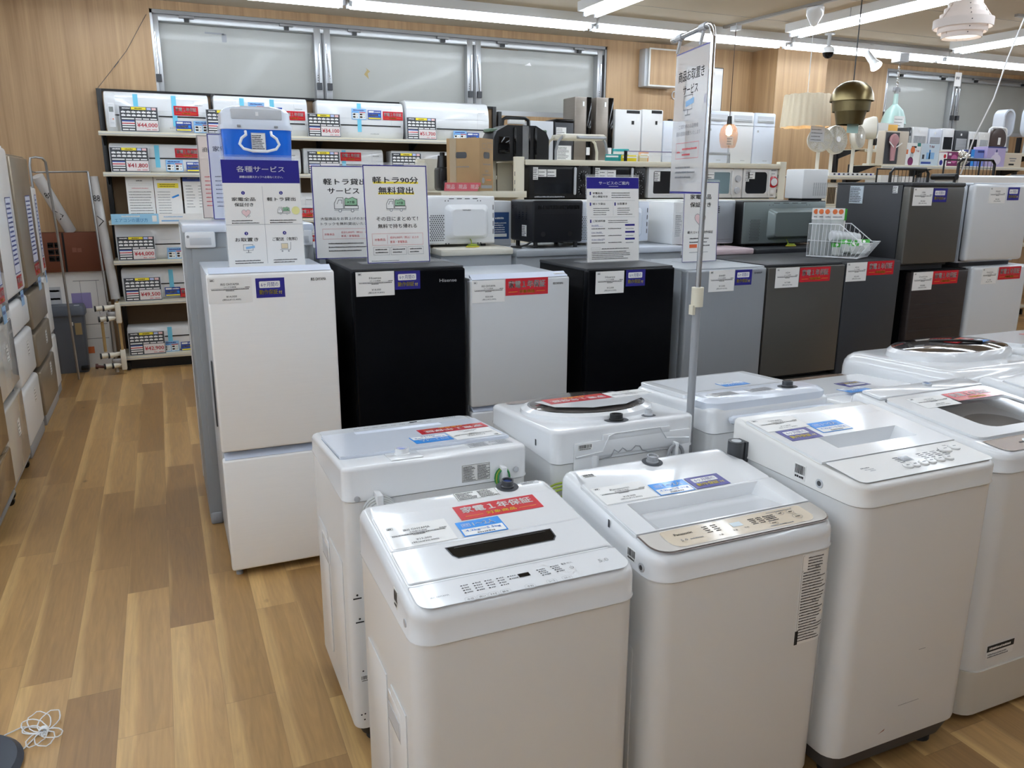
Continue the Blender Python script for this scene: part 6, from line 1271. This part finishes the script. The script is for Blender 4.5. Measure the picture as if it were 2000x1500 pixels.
def bladeless(label, x, y, z, w, hh, ring, mat):
    t = thing('bladeless_fan', label, 'fan', (x, y, z)); h = w/2
    m = MB(); m.cyl((0, 0, 0), (0, 0, hh-ring), h*.72, mat, 24, h*.68); m.build('base', t)
    m = MB(); R = [rr(-h+k, h-k, hh-ring+k, hh-k, h-k-.001, 8) for k in (0, .022)]
    m.loops([[(a, -.05, b) for a, b in R[0]], [(a, .09, b) for a, b in R[0]], [(a, .09, b) for a, b in R[1]], [(a, -.05, b) for a, b in R[1]], [(a, -.05, b) for a, b in R[0]]], WBLUE, False, False); m.build('ring', t)
    m = MB(); m.cyl((0, -h*.73, .05), (0, -h*.74, .05), .02, LGREY, 14); m.build('panel', t); return t
bladeless('tall white bladeless fan with oval ring at right edge', 9.76, 6.62, ZR, .22, .56, .36, LGREY); bladeless('oval bladeless fan with dark inside, second from right edge', 9.50, 6.80, ZR, .2, .52, .32, STEEL)
box_thing('notice_board', 'white and orange card above the hair dryer box', 'card', 7.10, 7.38, 6.50, 6.52, ZR, 2.235, WARMW, .002, None, printed(WARMW, [('q', .5, 1, .5, .95, M('card amber', (232,180,90), .4)), ('q', .7, .9, .3, .45, DGREY)]))
# mesh carts behind the right fridges
def mesh_cart(label, x0, x1, y, z0, z1, dep, cloth=None, legs=True):
    t = thing('mesh_cart', label, 'cart', ((x0+x1)/2, y, 0)); h = (x1-x0)/2; m = MB()
    m.tube([(-h, 0, z0), (-h, 0, z1-.04), (-h+.04, 0, z1), (h-.04, 0, z1), (h, 0, z1-.04), (h, 0, z0)], .014, BLACK, 8); m.tube([(-h, dep, z0), (-h, dep, z1), (h, dep, z1), (h, dep, z0)], .01, BLACK, 8); m.build('frame', t); m = MB()
    for k in range(1, 10): x = -h+2*h*k/10; m.tube([(x, 0, z0), (x, 0, z1-.01)], .0025, BLACK, 4)
    for k in range(1, 5): z = z0+(z1-z0)*k/5; m.tube([(-h, 0, z), (h, 0, z)], .0025, BLACK, 4)
    m.build('mesh', t); m = MB(); m.box(-h, h, 0, dep, z0-.02, z0, BLACK, .004); m.build('tray', t)
    for ex in (-h, h):
        for ey in (0.02, dep-.02): m = MB(); m.tube([(ex*.95, ey, z0), (ex*.95, ey, .06)], .012, BLACK, 8); m.build('leg', t); m = MB(); m.cyl((ex*.95-.012, ey, .032), (ex*.95+.012, ey, .032), .032, DGREY, 14); m.build('caster', t)
    return t
mesh_cart('black wire mesh cart behind the upper white fridge', 7.11, 7.62, 5.5, 1.45, 1.835, .16); mesh_cart('black wire mesh cart behind the upper grey fridge', 6.36, 6.86, 5.62, 1.4, 1.742, .16)
t = thing('white_wagon', 'white covered wagon trolley with black corner rollers behind right fridges', 'wagon', (7.12, 5.1, 0)); m = MB(); m.loops([[(-.5, y, z) for y, z in ((0, 1.3), (0, 1.665), (.04, 1.68), (.24, 1.665), (.28, 1.3))], [(.52, y, z) for y, z in ((0, 1.3), (0, 1.665), (.04, 1.68), (.24, 1.665), (.28, 1.3))]], WHITE, True, True); m.build('cover', t)
for e in (-.53, .55):
    m = MB(); m.cyl((e, .0, 1.665), (e, .25, 1.665), .028, BLACK, 14); m.tube([(e, .02, 1.66), (e, .02, 1.2)], .012, BLACK, 8); m.build('roller', t)
for ex in (-.45, .47):
    m = MB(); m.box(ex-.02, ex+.02, .1, .16, 0, 1.3, BLACK); m.build('leg', t)
box_thing('carton', 'small pale carton on the shelf below the gadget boxes', 'box', 7.0, 7.2, 6.05, 6.2, 1.39, 1.68, PAPERW, .003); box_thing('carton', 'grey carton on the shelf below the gadget boxes', 'box', 7.25, 7.6, 6.05, 6.25, 1.39, 1.67, GREYP, .003); box_thing('carton', 'blue printed carton below the gadget boxes, left end', 'box', 6.72, 6.96, 6.05, 6.25, 1.39, 1.69, PAPER, .003, None, printed(PAPER, [('q', 0, 1, .3, .6, M('card blue'))]))
# ------------------------------------------------------------------ ceiling-hung things
def cord(m, p0, p1, r, mat): m.cyl(p0, p1, r, mat, 6)
def canopy(t, mat, h=.07, r=.05, z=0):
    m = MB(); m.lathe([(r, 0), (r*.95, -h*.4), (r*.3, -h), (.004, -h*1.05)], (0, 0, z), mat, 24); m.build('canopy', t)
t = thing('pendant_lamp', 'white layered ring pendant lamp at upper right', 'pendant lamp', (5.656, 4.5, ZC)); canopy(t, WHITE2); m = MB(); cord(m, (0, 0, -.06), (0, 0, -.17), .004, WHITE2); m.build('cord', t)
m = MB()
RG = [(.116, -.172, .05), (.139, -.212, .05), (.164, -.252, .035), (.204, -.29, .06), (.169, -.34, .045), (.139, -.375, .045)]
SHW = M('shade white', (222,212,206), .55)
for r, z, hh in RG: m.lathe([(r, z), (r, z-hh), (r-.006, z-hh), (r-.006, z), (r, z)], (0,0,0), SHW, 40)
m.build('ring_shade', t); m = MB(); m.lathe([(.11, -.18), (.11, -.405), (.001, -.405)], (0,0,0), M('lamp diffuser', (255,250,240), .5, emit=1.2), 32); m.build('diffuser', t)
m = MB()
for k in range(3):
    a = 2*math.pi*k/3+.9; m.tube([(.11*math.cos(a), .11*math.sin(a), -.18), (.195*math.cos(a), .195*math.sin(a), -.30), (.128*math.cos(a), .128*math.sin(a), -.41)], .004, SHW, 5)
for r, z, hh in RG:
    a = -2.2; m.cyl((r*math.cos(a), r*math.sin(a), z-hh/2), (r*1.02*math.cos(a), r*1.02*math.sin(a), z-hh/2), .004, DGREY, 8)
m.build('rib', t); m = MB(); cord(m, (.02, 0, -.40), (.02, 0, -.66), .0012, LGREY); m.build('pull_string', t); m = MB(); m.box(-.01, .06, -.001, .001, -.76, -.66, PAPER); m.dash(Fr((-.01, -.0016, -.76)), .012, .06, .05, .02, INKG); m.build('price_tag', t)
t = thing('pendant_lamp', 'brass stepped dome pendant lamp on black cord', 'pendant lamp', (5.14, 5.0, ZC)); canopy(t, BLACK, .04, .045); m = MB(); cord(m, (0, 0, -.03), (0, 0, -.69), .005, BLACK); m.build('cord', t)
BRASS = M('antique brass', (116,104,74), .32, metal=1)
Zb = -.69; m = MB(); pr = [(.004, 0), (0.046, -.006), (0.093, -.023), (0.135, -.06), (0.158, -.107), (0.166, -.158), (0.164, -.16), (0.154, -.11)]; m.lathe([(r, z+Zb) for r, z in pr], (0,0,0), BRASS, 44); m.build('dome_shade', t)
m = MB(); m.lathe([(r, z+Zb) for r, z in ((.146, -.14), (.140, -.237), (.136, -.237), (.142, -.14))], (0,0,0), BRASS, 44); m.build('middle_shade', t); m = MB(); m.lathe([(r, z+Zb) for r, z in ((.122, -.223), (.100, -.335), (.096, -.335), (.118, -.223))], (0,0,0), BRASS, 44); m.build('lower_shade', t); m = MB(); m.box(-.05, .07, -.03, -.028, Zb-.40, Zb-.32, M('mint card', (170,204,198), .5)); m.tube([(0, -.029, Zb-.32), (0, -.029, Zb-.2)], .001, LGREY, 4); m.build('price_tag', t)
t = thing('pendant_lamp', 'cream pleated cloth shade pendant on white cord', 'pendant lamp', (5.29, 5.65, ZC)); canopy(t, WHITE2, .14, .075, -.03); m = MB(); m.box(-.03, .03, -.06, .06, -.035, 0, LGREY); m.build('adapter', t); m = MB(); cord(m, (0, 0, -.15), (0, 0, -.76), .004, WHITE2); m.build('cord', t)
m = MB(); n = 96; R = []
for z, r0, am in ((-.73, .180, .007), (-.735, .188, .008), (-.86, .199, .004), (-.99, .206, .006), (-1.0, .202, .006)): R.append([((r0+am*math.cos(24*2*math.pi*k/n))*math.cos(2*math.pi*k/n), (r0+am*math.cos(24*2*math.pi*k/n))*math.sin(2*math.pi*k/n), z+.003*math.sin(10*2*math.pi*k/n)) for k in range(n)])
m.loops(R, M('pleated cloth', (240,226,200), .8), False, False); m.build('shade', t, ang=80)
m = MB(); m.lathe([(.012, -.76), (.012, -.82), (.03, -.84), (.04, -.90), (.001, -.94)], (0,0,0), M('warm bulb', (255,214,160), .4, emit=9), 16); m.build('bulb', t); f = Fr((-.09, -.17, -1.13), (1, .08, 0), (0, 0, 1)); small_print(f, .17, .13, 4, t, 'price_tag', LGREY, border=False)
m = MB(); m.cyl(f.p(.085, .13, -.0), (0, -.185, -.99), .001, LGREY, 4); m.build('tag_string', t)
t = thing('pendant_lamp', 'amber glass globe pendant with glowing bulb on brown cord', 'pendant lamp', (5.22, 6.60, ZC)); m = MB(); m.box(-.03, .03, -.05, .05, -.06, 0, LGREY, .004); m.build('adapter', t); m = MB(); cord(m, (0, 0, -.06), (0, 0, -.85), .004, M('brown cord', (70,50,40), .6)); m.build('cord', t)
m = MB(); m.cyl((0, 0, -.84), (0, 0, -.92), .02, BLACK, 14, .026); m.build('socket', t)
AMB = M('amber glass', (200,150,90), .03, alpha=.42, coat=.3); m = MB(); m.lathe([(.022, -.91), (.05, -.92), (.078, -.96), (.09, -1.01), (.086, -1.07), (.07, -1.13), (.058, -1.14)], (0,0,0), AMB, 32); m.build('globe', t); m = MB(); m.lathe([(.001, -.92), (.018, -.93), (.032, -.97), (.028, -1.01), (.001, -1.03)], (0,0,0), M('warm bulb'), 16); m.build('bulb', t); f = Fr((-.10, -.10, -1.12)); small_print(f, .08, .085, 3, t, 'price_tag', M('pale orange tag', (226,206,190), .5), border=False)
t = thing('pendant_lamp', 'mint green bell pendant lamp on chain with white tag', 'pendant lamp', (7.73, 6.88, ZC)); m = MB(); m.box(-.07, .07, -.06, .06, -.16, 0, LGREY, .006); m.build('ceiling_box', t)
m = MB()
for k in range(9):
    z = -.17-k*.03; a = (k % 2)*math.pi/2; m.tube([(.012*math.cos(q)*math.cos(a), .012*math.cos(q)*math.sin(a), z+.02*math.sin(q)) for q in [2*math.pi*i/10 for i in range(10)]], .0035, CHROME, 5, True)
m.build('chain', t); m = MB(); m.cyl((0, 0, -.42), (0, 0, -.50), .024, GREYP, 12); m.box(-.05, .045, -.016, .016, -.47, -.42, GREYP, .008); m.build('hanger', t)
MINT = M('mint enamel', (176,206,200), .35, coat=.3); m = MB(); m.lathe([(.024, -.49), (.028, -.60), (.047, -.62), (.092, -.67), (.122, -.75), (.133, -.81), (.137, -.82), (.13, -.81), (.115, -.75)], (0,0,0), MINT, 36); m.build('shade', t); f = Fr((-.15, -.142, -.86)); small_print(f, .16, .12, 3, t, 'price_tag', PAPERW, border=False)
t = thing('cctv_camera', 'white dome security camera on a ceiling pipe', 'camera', (6.40, 6.60, ZC)); m = MB(); m.cyl((0, 0, 0), (0, 0, -.012), .05, LGREY, 20); m.cyl((0, 0, 0), (0, 0, -.13), .018, LGREY, 14); m.build('mount', t); m = MB(); m.lathe([(.02, -.12), (.05, -.135), (.061, -.17), (.058, -.185)], (0,0,0), WHITE2, 24); m.build('housing', t); m = MB(); m.lathe([(.056, -.185), (.047, -.215), (.026, -.234), (.001, -.24)], (0,0,0), BLACKG, 24); m.build('dome', t)
t = thing('spotlight', 'white track spotlight tilted down, next to the security camera', 'spotlight', (7.16, 6.80, ZC)); m = MB(); m.box(-.02, .02, -.05, .05, -.03, 0, WHITE2); m.cyl((0, 0, -.03), (0, 0, -.12), .01, WHITE2, 10); m.build('mount', t); d = Vector((.1, -.65, -.75)).normalized(); p = Vector((0, 0, -.13)); m = MB(); m.cyl(p-d*.03, p+d*.10, .035, WHITE2, 18, .04); m.cyl(p+d*.10, p+d*.17, .04, WHITE2, 20, .065); m.build('head', t); m = MB(); m.cyl(p+d*.172, p+d*.176, .06, M('spot bulb', (255,250,240), .4, emit=12), 20); m.build('bulb', t)
def track(label, x0, y0, x1, y1):
    t = thing('lighting_track', label, 'lighting track', ((x0+x1)/2, (y0+y1)/2, ZC)); a = Vector((x0-x1, y0-y1, 0))/2; n = Vector((-a.y, a.x, 0)).normalized()*.018
    m = MB(); m.loops([[a+n, a-n, a-n-Vector((0,0,.022)), a+n-Vector((0,0,.022))], [-a+n, -a-n, -a-n-Vector((0,0,.022)), -a+n-Vector((0,0,.022))]], M('track grey', (150,146,140), .5), True, True); m.build('rail', t)
track('grey lighting track on the ceiling left of the brass lamp', 5.2, 6.75, 5.3, 4.4); track('grey lighting track on the ceiling above the row of lights', 6.1, 6.74, 8.4, 6.74); track('grey lighting track on the ceiling behind the white layered lamp', 7.2, 5.2, 8.6, 5.2)
t = thing('power_cable', 'thin white cable hanging from the ceiling at right edge down to the wagon', 'cable', (0, 0, 0)); m = MB(); m.tube([(6.52, 4.6, 3.08), (6.5, 4.62, 2.9), (6.48, 4.7, 2.6), (6.52, 4.8, 2.3), (6.55, 4.95, 2.0), (6.62, 5.07, 1.75), (6.66, 5.12, 1.69)], .0065, WHITE2, 6); m.build('cable', t)
t = thing('ceiling_hook', 'small metal hook under the ceiling light beside the brass lamp cord', 'hook', (5.66, 5.62, 2.99)); m = MB(); m.tube([(0, 0, .09), (0, 0, .0), (.02, 0, -.03), (.045, 0, -.02), (.05, 0, .01)], .005, STEEL, 6); m.build('hook', t)
# ------------------------------------------------------------------ left corner
t = thing('rubbish_bin', 'slate grey pedal bin in the back left corner', 'bin', (-.79, 7.505, 0)); BIN = M('slate grey plastic', (92,98,108), .45); h = .13
m = MB(); m.loops([[(x*k, y*k+.09, z) for x, y in rr(-.125, .125, -.085, .085, .03)] for k, z in ((.88, 0), (.9, .01), (1, .5))], BIN, True, True); m.build('body', t); m = MB(); m.loops([[(x*k, y*k+.09, z) for x, y in rr(-.138, .138, -.098, .098, .03)] for k, z in ((1, .495), (1, .53), (.96, .56), (.9, .575))], BIN, True, True); m.box(.06, .10, .01, .04, .565, .58, LGREY, .003); m.build('lid', t); m = MB(); m.box(.06, .12, -.05, .02, .03, .06, BLACK, .006); m.build('pedal', t); m = MB(); m.box(.05, .10, -.004, .0, .33, .43, M('tan label', (160,140,100), .5)); m.box(.02, .04, -.004, 0, .41, .44, PAPER); m.build('label', t)
def d_(t, fr, w, h, dep):
    m = MB(); m.q(fr, w*.42, w*.45, 0, h, BLACK)
    for i in range(3):
        for k in range(2): m.q(fr, w*(.2+.1*k), w*(.29+.1*k), h*(.28+.17*i), h*(.42+.17*i), BLACK); m.dash(fr, w*(.21+.1*k), w*(.27+.1*k), h*(.32+.17*i), .02, PAPER, .001)
    m.dash(fr, w*.55, w*.75, h*.5, .04, BRN); m.build('print', t)
box_thing('carton', 'dark red-brown carton on top of the white flat box', 'box', -.98, -.47, 7.66, 7.82, .845, 1.172, M('red brown carton', (108,58,36), .7), .003, None, d_)
box_thing('carton', 'white flat-pack box with rack picture behind the bin', 'box', -.98, -.48, 7.70, 7.83, 0, .845, PAPERW, .003, None, printed(PAPERW, [('q', .45, .75, .62, .78, M('print lavender', (160,150,200), .5)), ('q', .1, .3, .6, .85, LGREY), ('q', .12, .28, .64, .66, DGREY), ('q', .12, .28, .72, .74, DGREY), ('q', .12, .28, .8, .82, DGREY), ('q', .5, .95, .3, .305, INKG), ('q', .5, .95, .45, .455, INKG), ('q', .55, .7, .15, .22, ORG), ('q', .5, .9, .9, .905, INKG), ('q', .6, .605, .5, .9, INKG), ('q', .85, .855, .55, .9, INKG)]))
t = thing('garment_rack', 'thin steel garment rack frame in the back left corner', 'rack', (0, 0, 0)); m = MB(); m.tube([(-.845, 6.95, .6), (-.845, 7.0, 1.70), (-.835, 7.0, 1.755), (-.80, 7.0, 1.762), (-.76, 7.02, 1.755), (-.745, 7.05, 1.73), (-.735, 7.1, 1.2), (-.725, 7.15, .02)], .009, STEEL, 8); m.tube([(-.845, 6.95, .6), (-.84, 6.94, .02)], .009, STEEL, 8); m.tube([(-.84, 7.2, 1.655), (-.5, 7.5, 1.668)], .007, STEEL, 8); m.tube([(-.5, 7.5, 1.668), (-.45, 7.4, .02)], .009, STEEL, 8); m.tube([(-.84, 7.2, 1.655), (-.84, 7.0, 1.66)], .007, STEEL, 8); m.build('frame', t)
BAGM = M('printed bag', (214,212,210), .3, alpha=.9)
for i, (p0, p1, r, lab) in enumerate((((-.87, 7.56, 1.63), (-.70, 7.745, 1.18), .045, 'white wrapped pole leaning in corner on the red-brown carton'), ((-.47, 7.55, 1.63), (-.405, 7.5, .62), .038, 'white wrapped pole bundle leaning against the black shelf end'))):
    t = thing('wrapped_pole', lab, 'wrapped pole', (0, 0, 0), 0, 'wrapped laundry poles'); m = MB(); m.cyl(p0, p1, r, BAGM, 14); m.build('wrap', t); a = Vector(p0); d = (Vector(p1)-a).normalized(); m = MB(); q = Fr(a+d*.2+Vector((.0, -r-.001, 0)), (1, 0, 0), -d); m.text(q, '88', 0, 0, .05, INK, w=.05); m.line(q, [(-.02, -.12), (.02, -.16), (-.02, -.2)], .006, INK); m.build('print', t)
    if i: m = MB(); m.cyl(p1, Vector((p1[0], p1[1], 0))+Vector((d.x, d.y, 0))*.05, .014, STEEL, 10); m.build('pole_end', t)
t = thing('balcony_pole_set', 'ivory jointed pole clamps with dark rubber pads at foot of the shelf', 'laundry pole holder', (-.43, 7.30, 0)); IVP = M('ivory bracket', (226,220,204), .4)
for z in (.04, .44):
    m = MB(); m.box(.02, .06, -.01, .05, z, z+.17, IVP, .006)
    for k in range(2):
        for j in range(2):
            x = -.10+.06*j-.02*k; zz = z+.04+.09*k; m.cyl((x, 0, zz), (.03, .02, zz+.01), .022, IVP, 12, .016)
    m.box(-.05, .03, .0, .04, z+.02, z+.10, STEEL, .012); m.build('clamp', t)
    m = MB()
    for k in range(2):
        for j in range(2): x = -.10+.06*j-.02*k; zz = z+.04+.09*k; m.cyl((x-.012, -.002, zz), (x, 0, zz), .026, RUBBER, 14, .022)
    m.build('rubber_pad', t)
m = MB(); m.box(.03, .05, .01, .03, .0, .62, M('tan pole', (170,140,90), .5)); m.cyl((-.02, .02, .02), (-.02, .02, .62), .016, STEEL, 10); m.cyl((-.09, .03, .2), (-.09, .03, .5), .012, M('tan pole'), 10); m.build('pole', t); m = MB(); m.cyl((-.16, -.02, .09), (-.09, 0, .075), .012, M('red brown grip', (80,40,34), .5), 10); m.cyl((-.175, -.022, .092), (-.155, -.02, .09), .022, M('red brown grip'), 12); m.build('grip', t)
t = thing('guy_wire', 'thin wire from the shelf top corner up to the window', 'wire', (0, 0, 0)); m = MB(); m.tube([(-.375, 7.8, 2.34), (-.12, 7.83, 2.66), (.06, 7.845, 2.96)], .0022, DGREY, 5); m.cyl((-.23, 7.817, 2.52), (-.19, 7.82, 2.57), .004, DGREY, 6); m.build('wire', t)
# ------------------------------------------------------------------ fridges along the left aisle, doors facing +x
def side_fridge(label, y0, y1, xf, dep, H, doors, dmat, bmat, base=None, casters=False, gap=SEAM, energy=True, bev=.012):
    t = thing('refrigerator', label, 'fridge', (xf, y0, 0), math.pi/2); t['no_nest'] = 1; w = y1-y0   # local x along +y, local -y = towards the aisle
    m = MB(); m.box(.004, w-.004, .06, dep, .05, H-.006, bmat, .004); m.box(.012, w-.012, .048, .062, .06, H-.02, gap); m.build('cabinet', t)
    for a, b in doors: m = MB(); m.box(0, w, 0, .05, a, b, dmat, bev, 3); m.build('door', t)
    m = MB(); m.box(.0, w, .02, dep, H-.012, H, bmat, .004); m.build('top_panel', t)
    m = MB(); m.box(.01, w-.01, .005, .06, .0 if not casters else .05, .075, base or GREYP, .01); m.build('plinth', t)
    if casters:
        for x in (.04, w-.04): m = MB(); m.cyl((x-.012, .03, .02), (x+.012, .03, .02), .02, BLACK, 12); m.cyl((x, .03, .03), (x, .03, .055), .01, CHROME, 10); m.build('caster', t)
    m = MB(); m.box(.05, w-.05, .2, dep-.05, 0, .055, DGREY); m.build('base', t)
    f = Fr((0, -.0006, 0))
    if energy:
        m = MB(); q = f.sub(w*.52, 1.05); sheet(m, q, w*.3, .44, M('energy sheet', (214,220,236), .35)); m.frame(q, 0, w*.3, 0, .44, .006, M('card blue')); rows(m, q, w*.03, w*.28, .40, 14, .027, .012, M('card blue'), .1); m.build('energy_label', t)
        red_sticker(f.sub(w*.54, .96), w*.3, .075, t); m = MB(); q = f.sub(w*.62, .85); sheet(m, q, w*.18, .09, LBLU); m.dash(q, .01, w*.15, .05, .02, M('card blue')); m.build('info_sticker', t)
    del t['no_nest']
    return t, f
CHM = M('champagne door', (150,138,120), .3, metal=.5, var=.02, vstretch=(1,1,20)); WGL = M('pearl glass door', (214,212,206), .08, coat=.6); BGL = M('bronze glass door', (150,126,92), .1, coat=.6)
side_fridge('bronze glass fridge, nearest on the left aisle, cut by the picture edge', 3.86, 4.44, -.79, .62, 1.70, [(.09, .30), (.32, .62), (.64, 1.69)], BGL, GREYP, casters=True, energy=False)
t, f = side_fridge('pearl glass fridge with film sheets, second along the left aisle', 4.46, 5.04, -.80, .62, 1.68, [(.07, .46), (.50, .86), (.89, 1.67)], WGL, LGREY, casters=True)
small_print(f.sub(.3, .25), .07, .09, 4, t, 'price_label'); small_print(f.sub(.3, .66), .07, .09, 4, t, 'price_label'); m = MB(); m.fbox(f, .18, .5, .52, .84, 0, .0015, FILM); m.build('film_sheet', t)
t, f = side_fridge('white fridge with rounded drawers, third along the left aisle', 5.14, 5.76, -.81, .62, 1.79, [(.07, .40), (.42, .70), (.72, .90), (.93, 1.78)], WHITE, WHITE, energy=True, bev=.025)
small_print(f.sub(.35, .26), .07, .09, 4, t, 'price_label'); small_print(f.sub(.35, .55), .07, .09, 4, t, 'price_label')
t, f = side_fridge('champagne steel fridge, fourth along the left aisle', 5.86, 6.60, -.81, .64, 1.75, [(.07, .37), (.40, .62), (.65, .88), (.92, 1.74)], CHM, CHM)
small_print(f.sub(.45, .25), .07, .09, 4, t, 'price_label'); small_print(f.sub(.45, .48), .07, .09, 4, t, 'price_label')
side_fridge('white fridge fifth along the left aisle, behind the champagne one', 6.64, 6.92, -.82, .62, 1.55, [(.07, .45), (.48, .90), (.93, 1.54)], WHITE, WHITE)
# ------------------------------------------------------------------ floor, bottom left
t = thing('round_stand', 'dark slate round stand base on the floor at bottom left', 'stand', (-.66, 2.27, 0)); m = MB(); m.lathe([(.001, 0), (.165, 0), (.17, .01), (.155, .024), (.05, .034), (.001, .036)], (0,0,0), M('slate round base', (58,64,74), .4), 40); m.build('disc', t); m = MB(); m.cyl((-.04, 0, .03), (-.04, 0, .09), .016, M('slate round base'), 14); m.build('socket', t)
t = thing('cable_bundle', 'bundle of white power cord lying on the wood floor at bottom left', 'cord', (-.455, 2.385, 0)); m = MB(); rnd = random.Random(11)
for e, az, ln in ((1, .3, .10), (1, .75, .085), (1, -.25, .09), (-1, .2, .085), (-1, -.35, .075), (-1, .8, .07), (1, 1.2, .06)):
    pts = []
    for k in range(17):
        q = 2*math.pi*k/16; lx = .5*ln*(1-math.cos(q)); ly = .30*ln*math.sin(q); c_, s_ = math.cos(az+math.pi/2*(1 if e > 0 else 3)), math.sin(az+math.pi/2*(1 if e > 0 else 3))
        pts.append((lx*c_-ly*s_+rnd.uniform(-.002, .002), lx*s_+ly*c_, .004+.012*abs(math.sin(q/2))*rnd.uniform(.6, 1)))
    m.tube(pts, .0019, WHITE2, 5)
for k in range(5): m.tube([(.012*math.cos(q), .006*math.sin(q)+.003*(k-2), .008+.008*math.sin(q)) for q in [2*math.pi*i/10 for i in range(10)]], .0019, WHITE2, 5, True)
m.tube([(-.02, -.02, .004), (-.05, -.07, .004), (-.07, -.11, .004), (-.12, -.16, .004)], .0024, WHITE2, 5); m.tube([(-.02, .03, .004), (-.06, .05, .004), (-.10, .02, .01), (-.14, -.05, .02)], .0024, WHITE2, 5); m.build('cord', t)
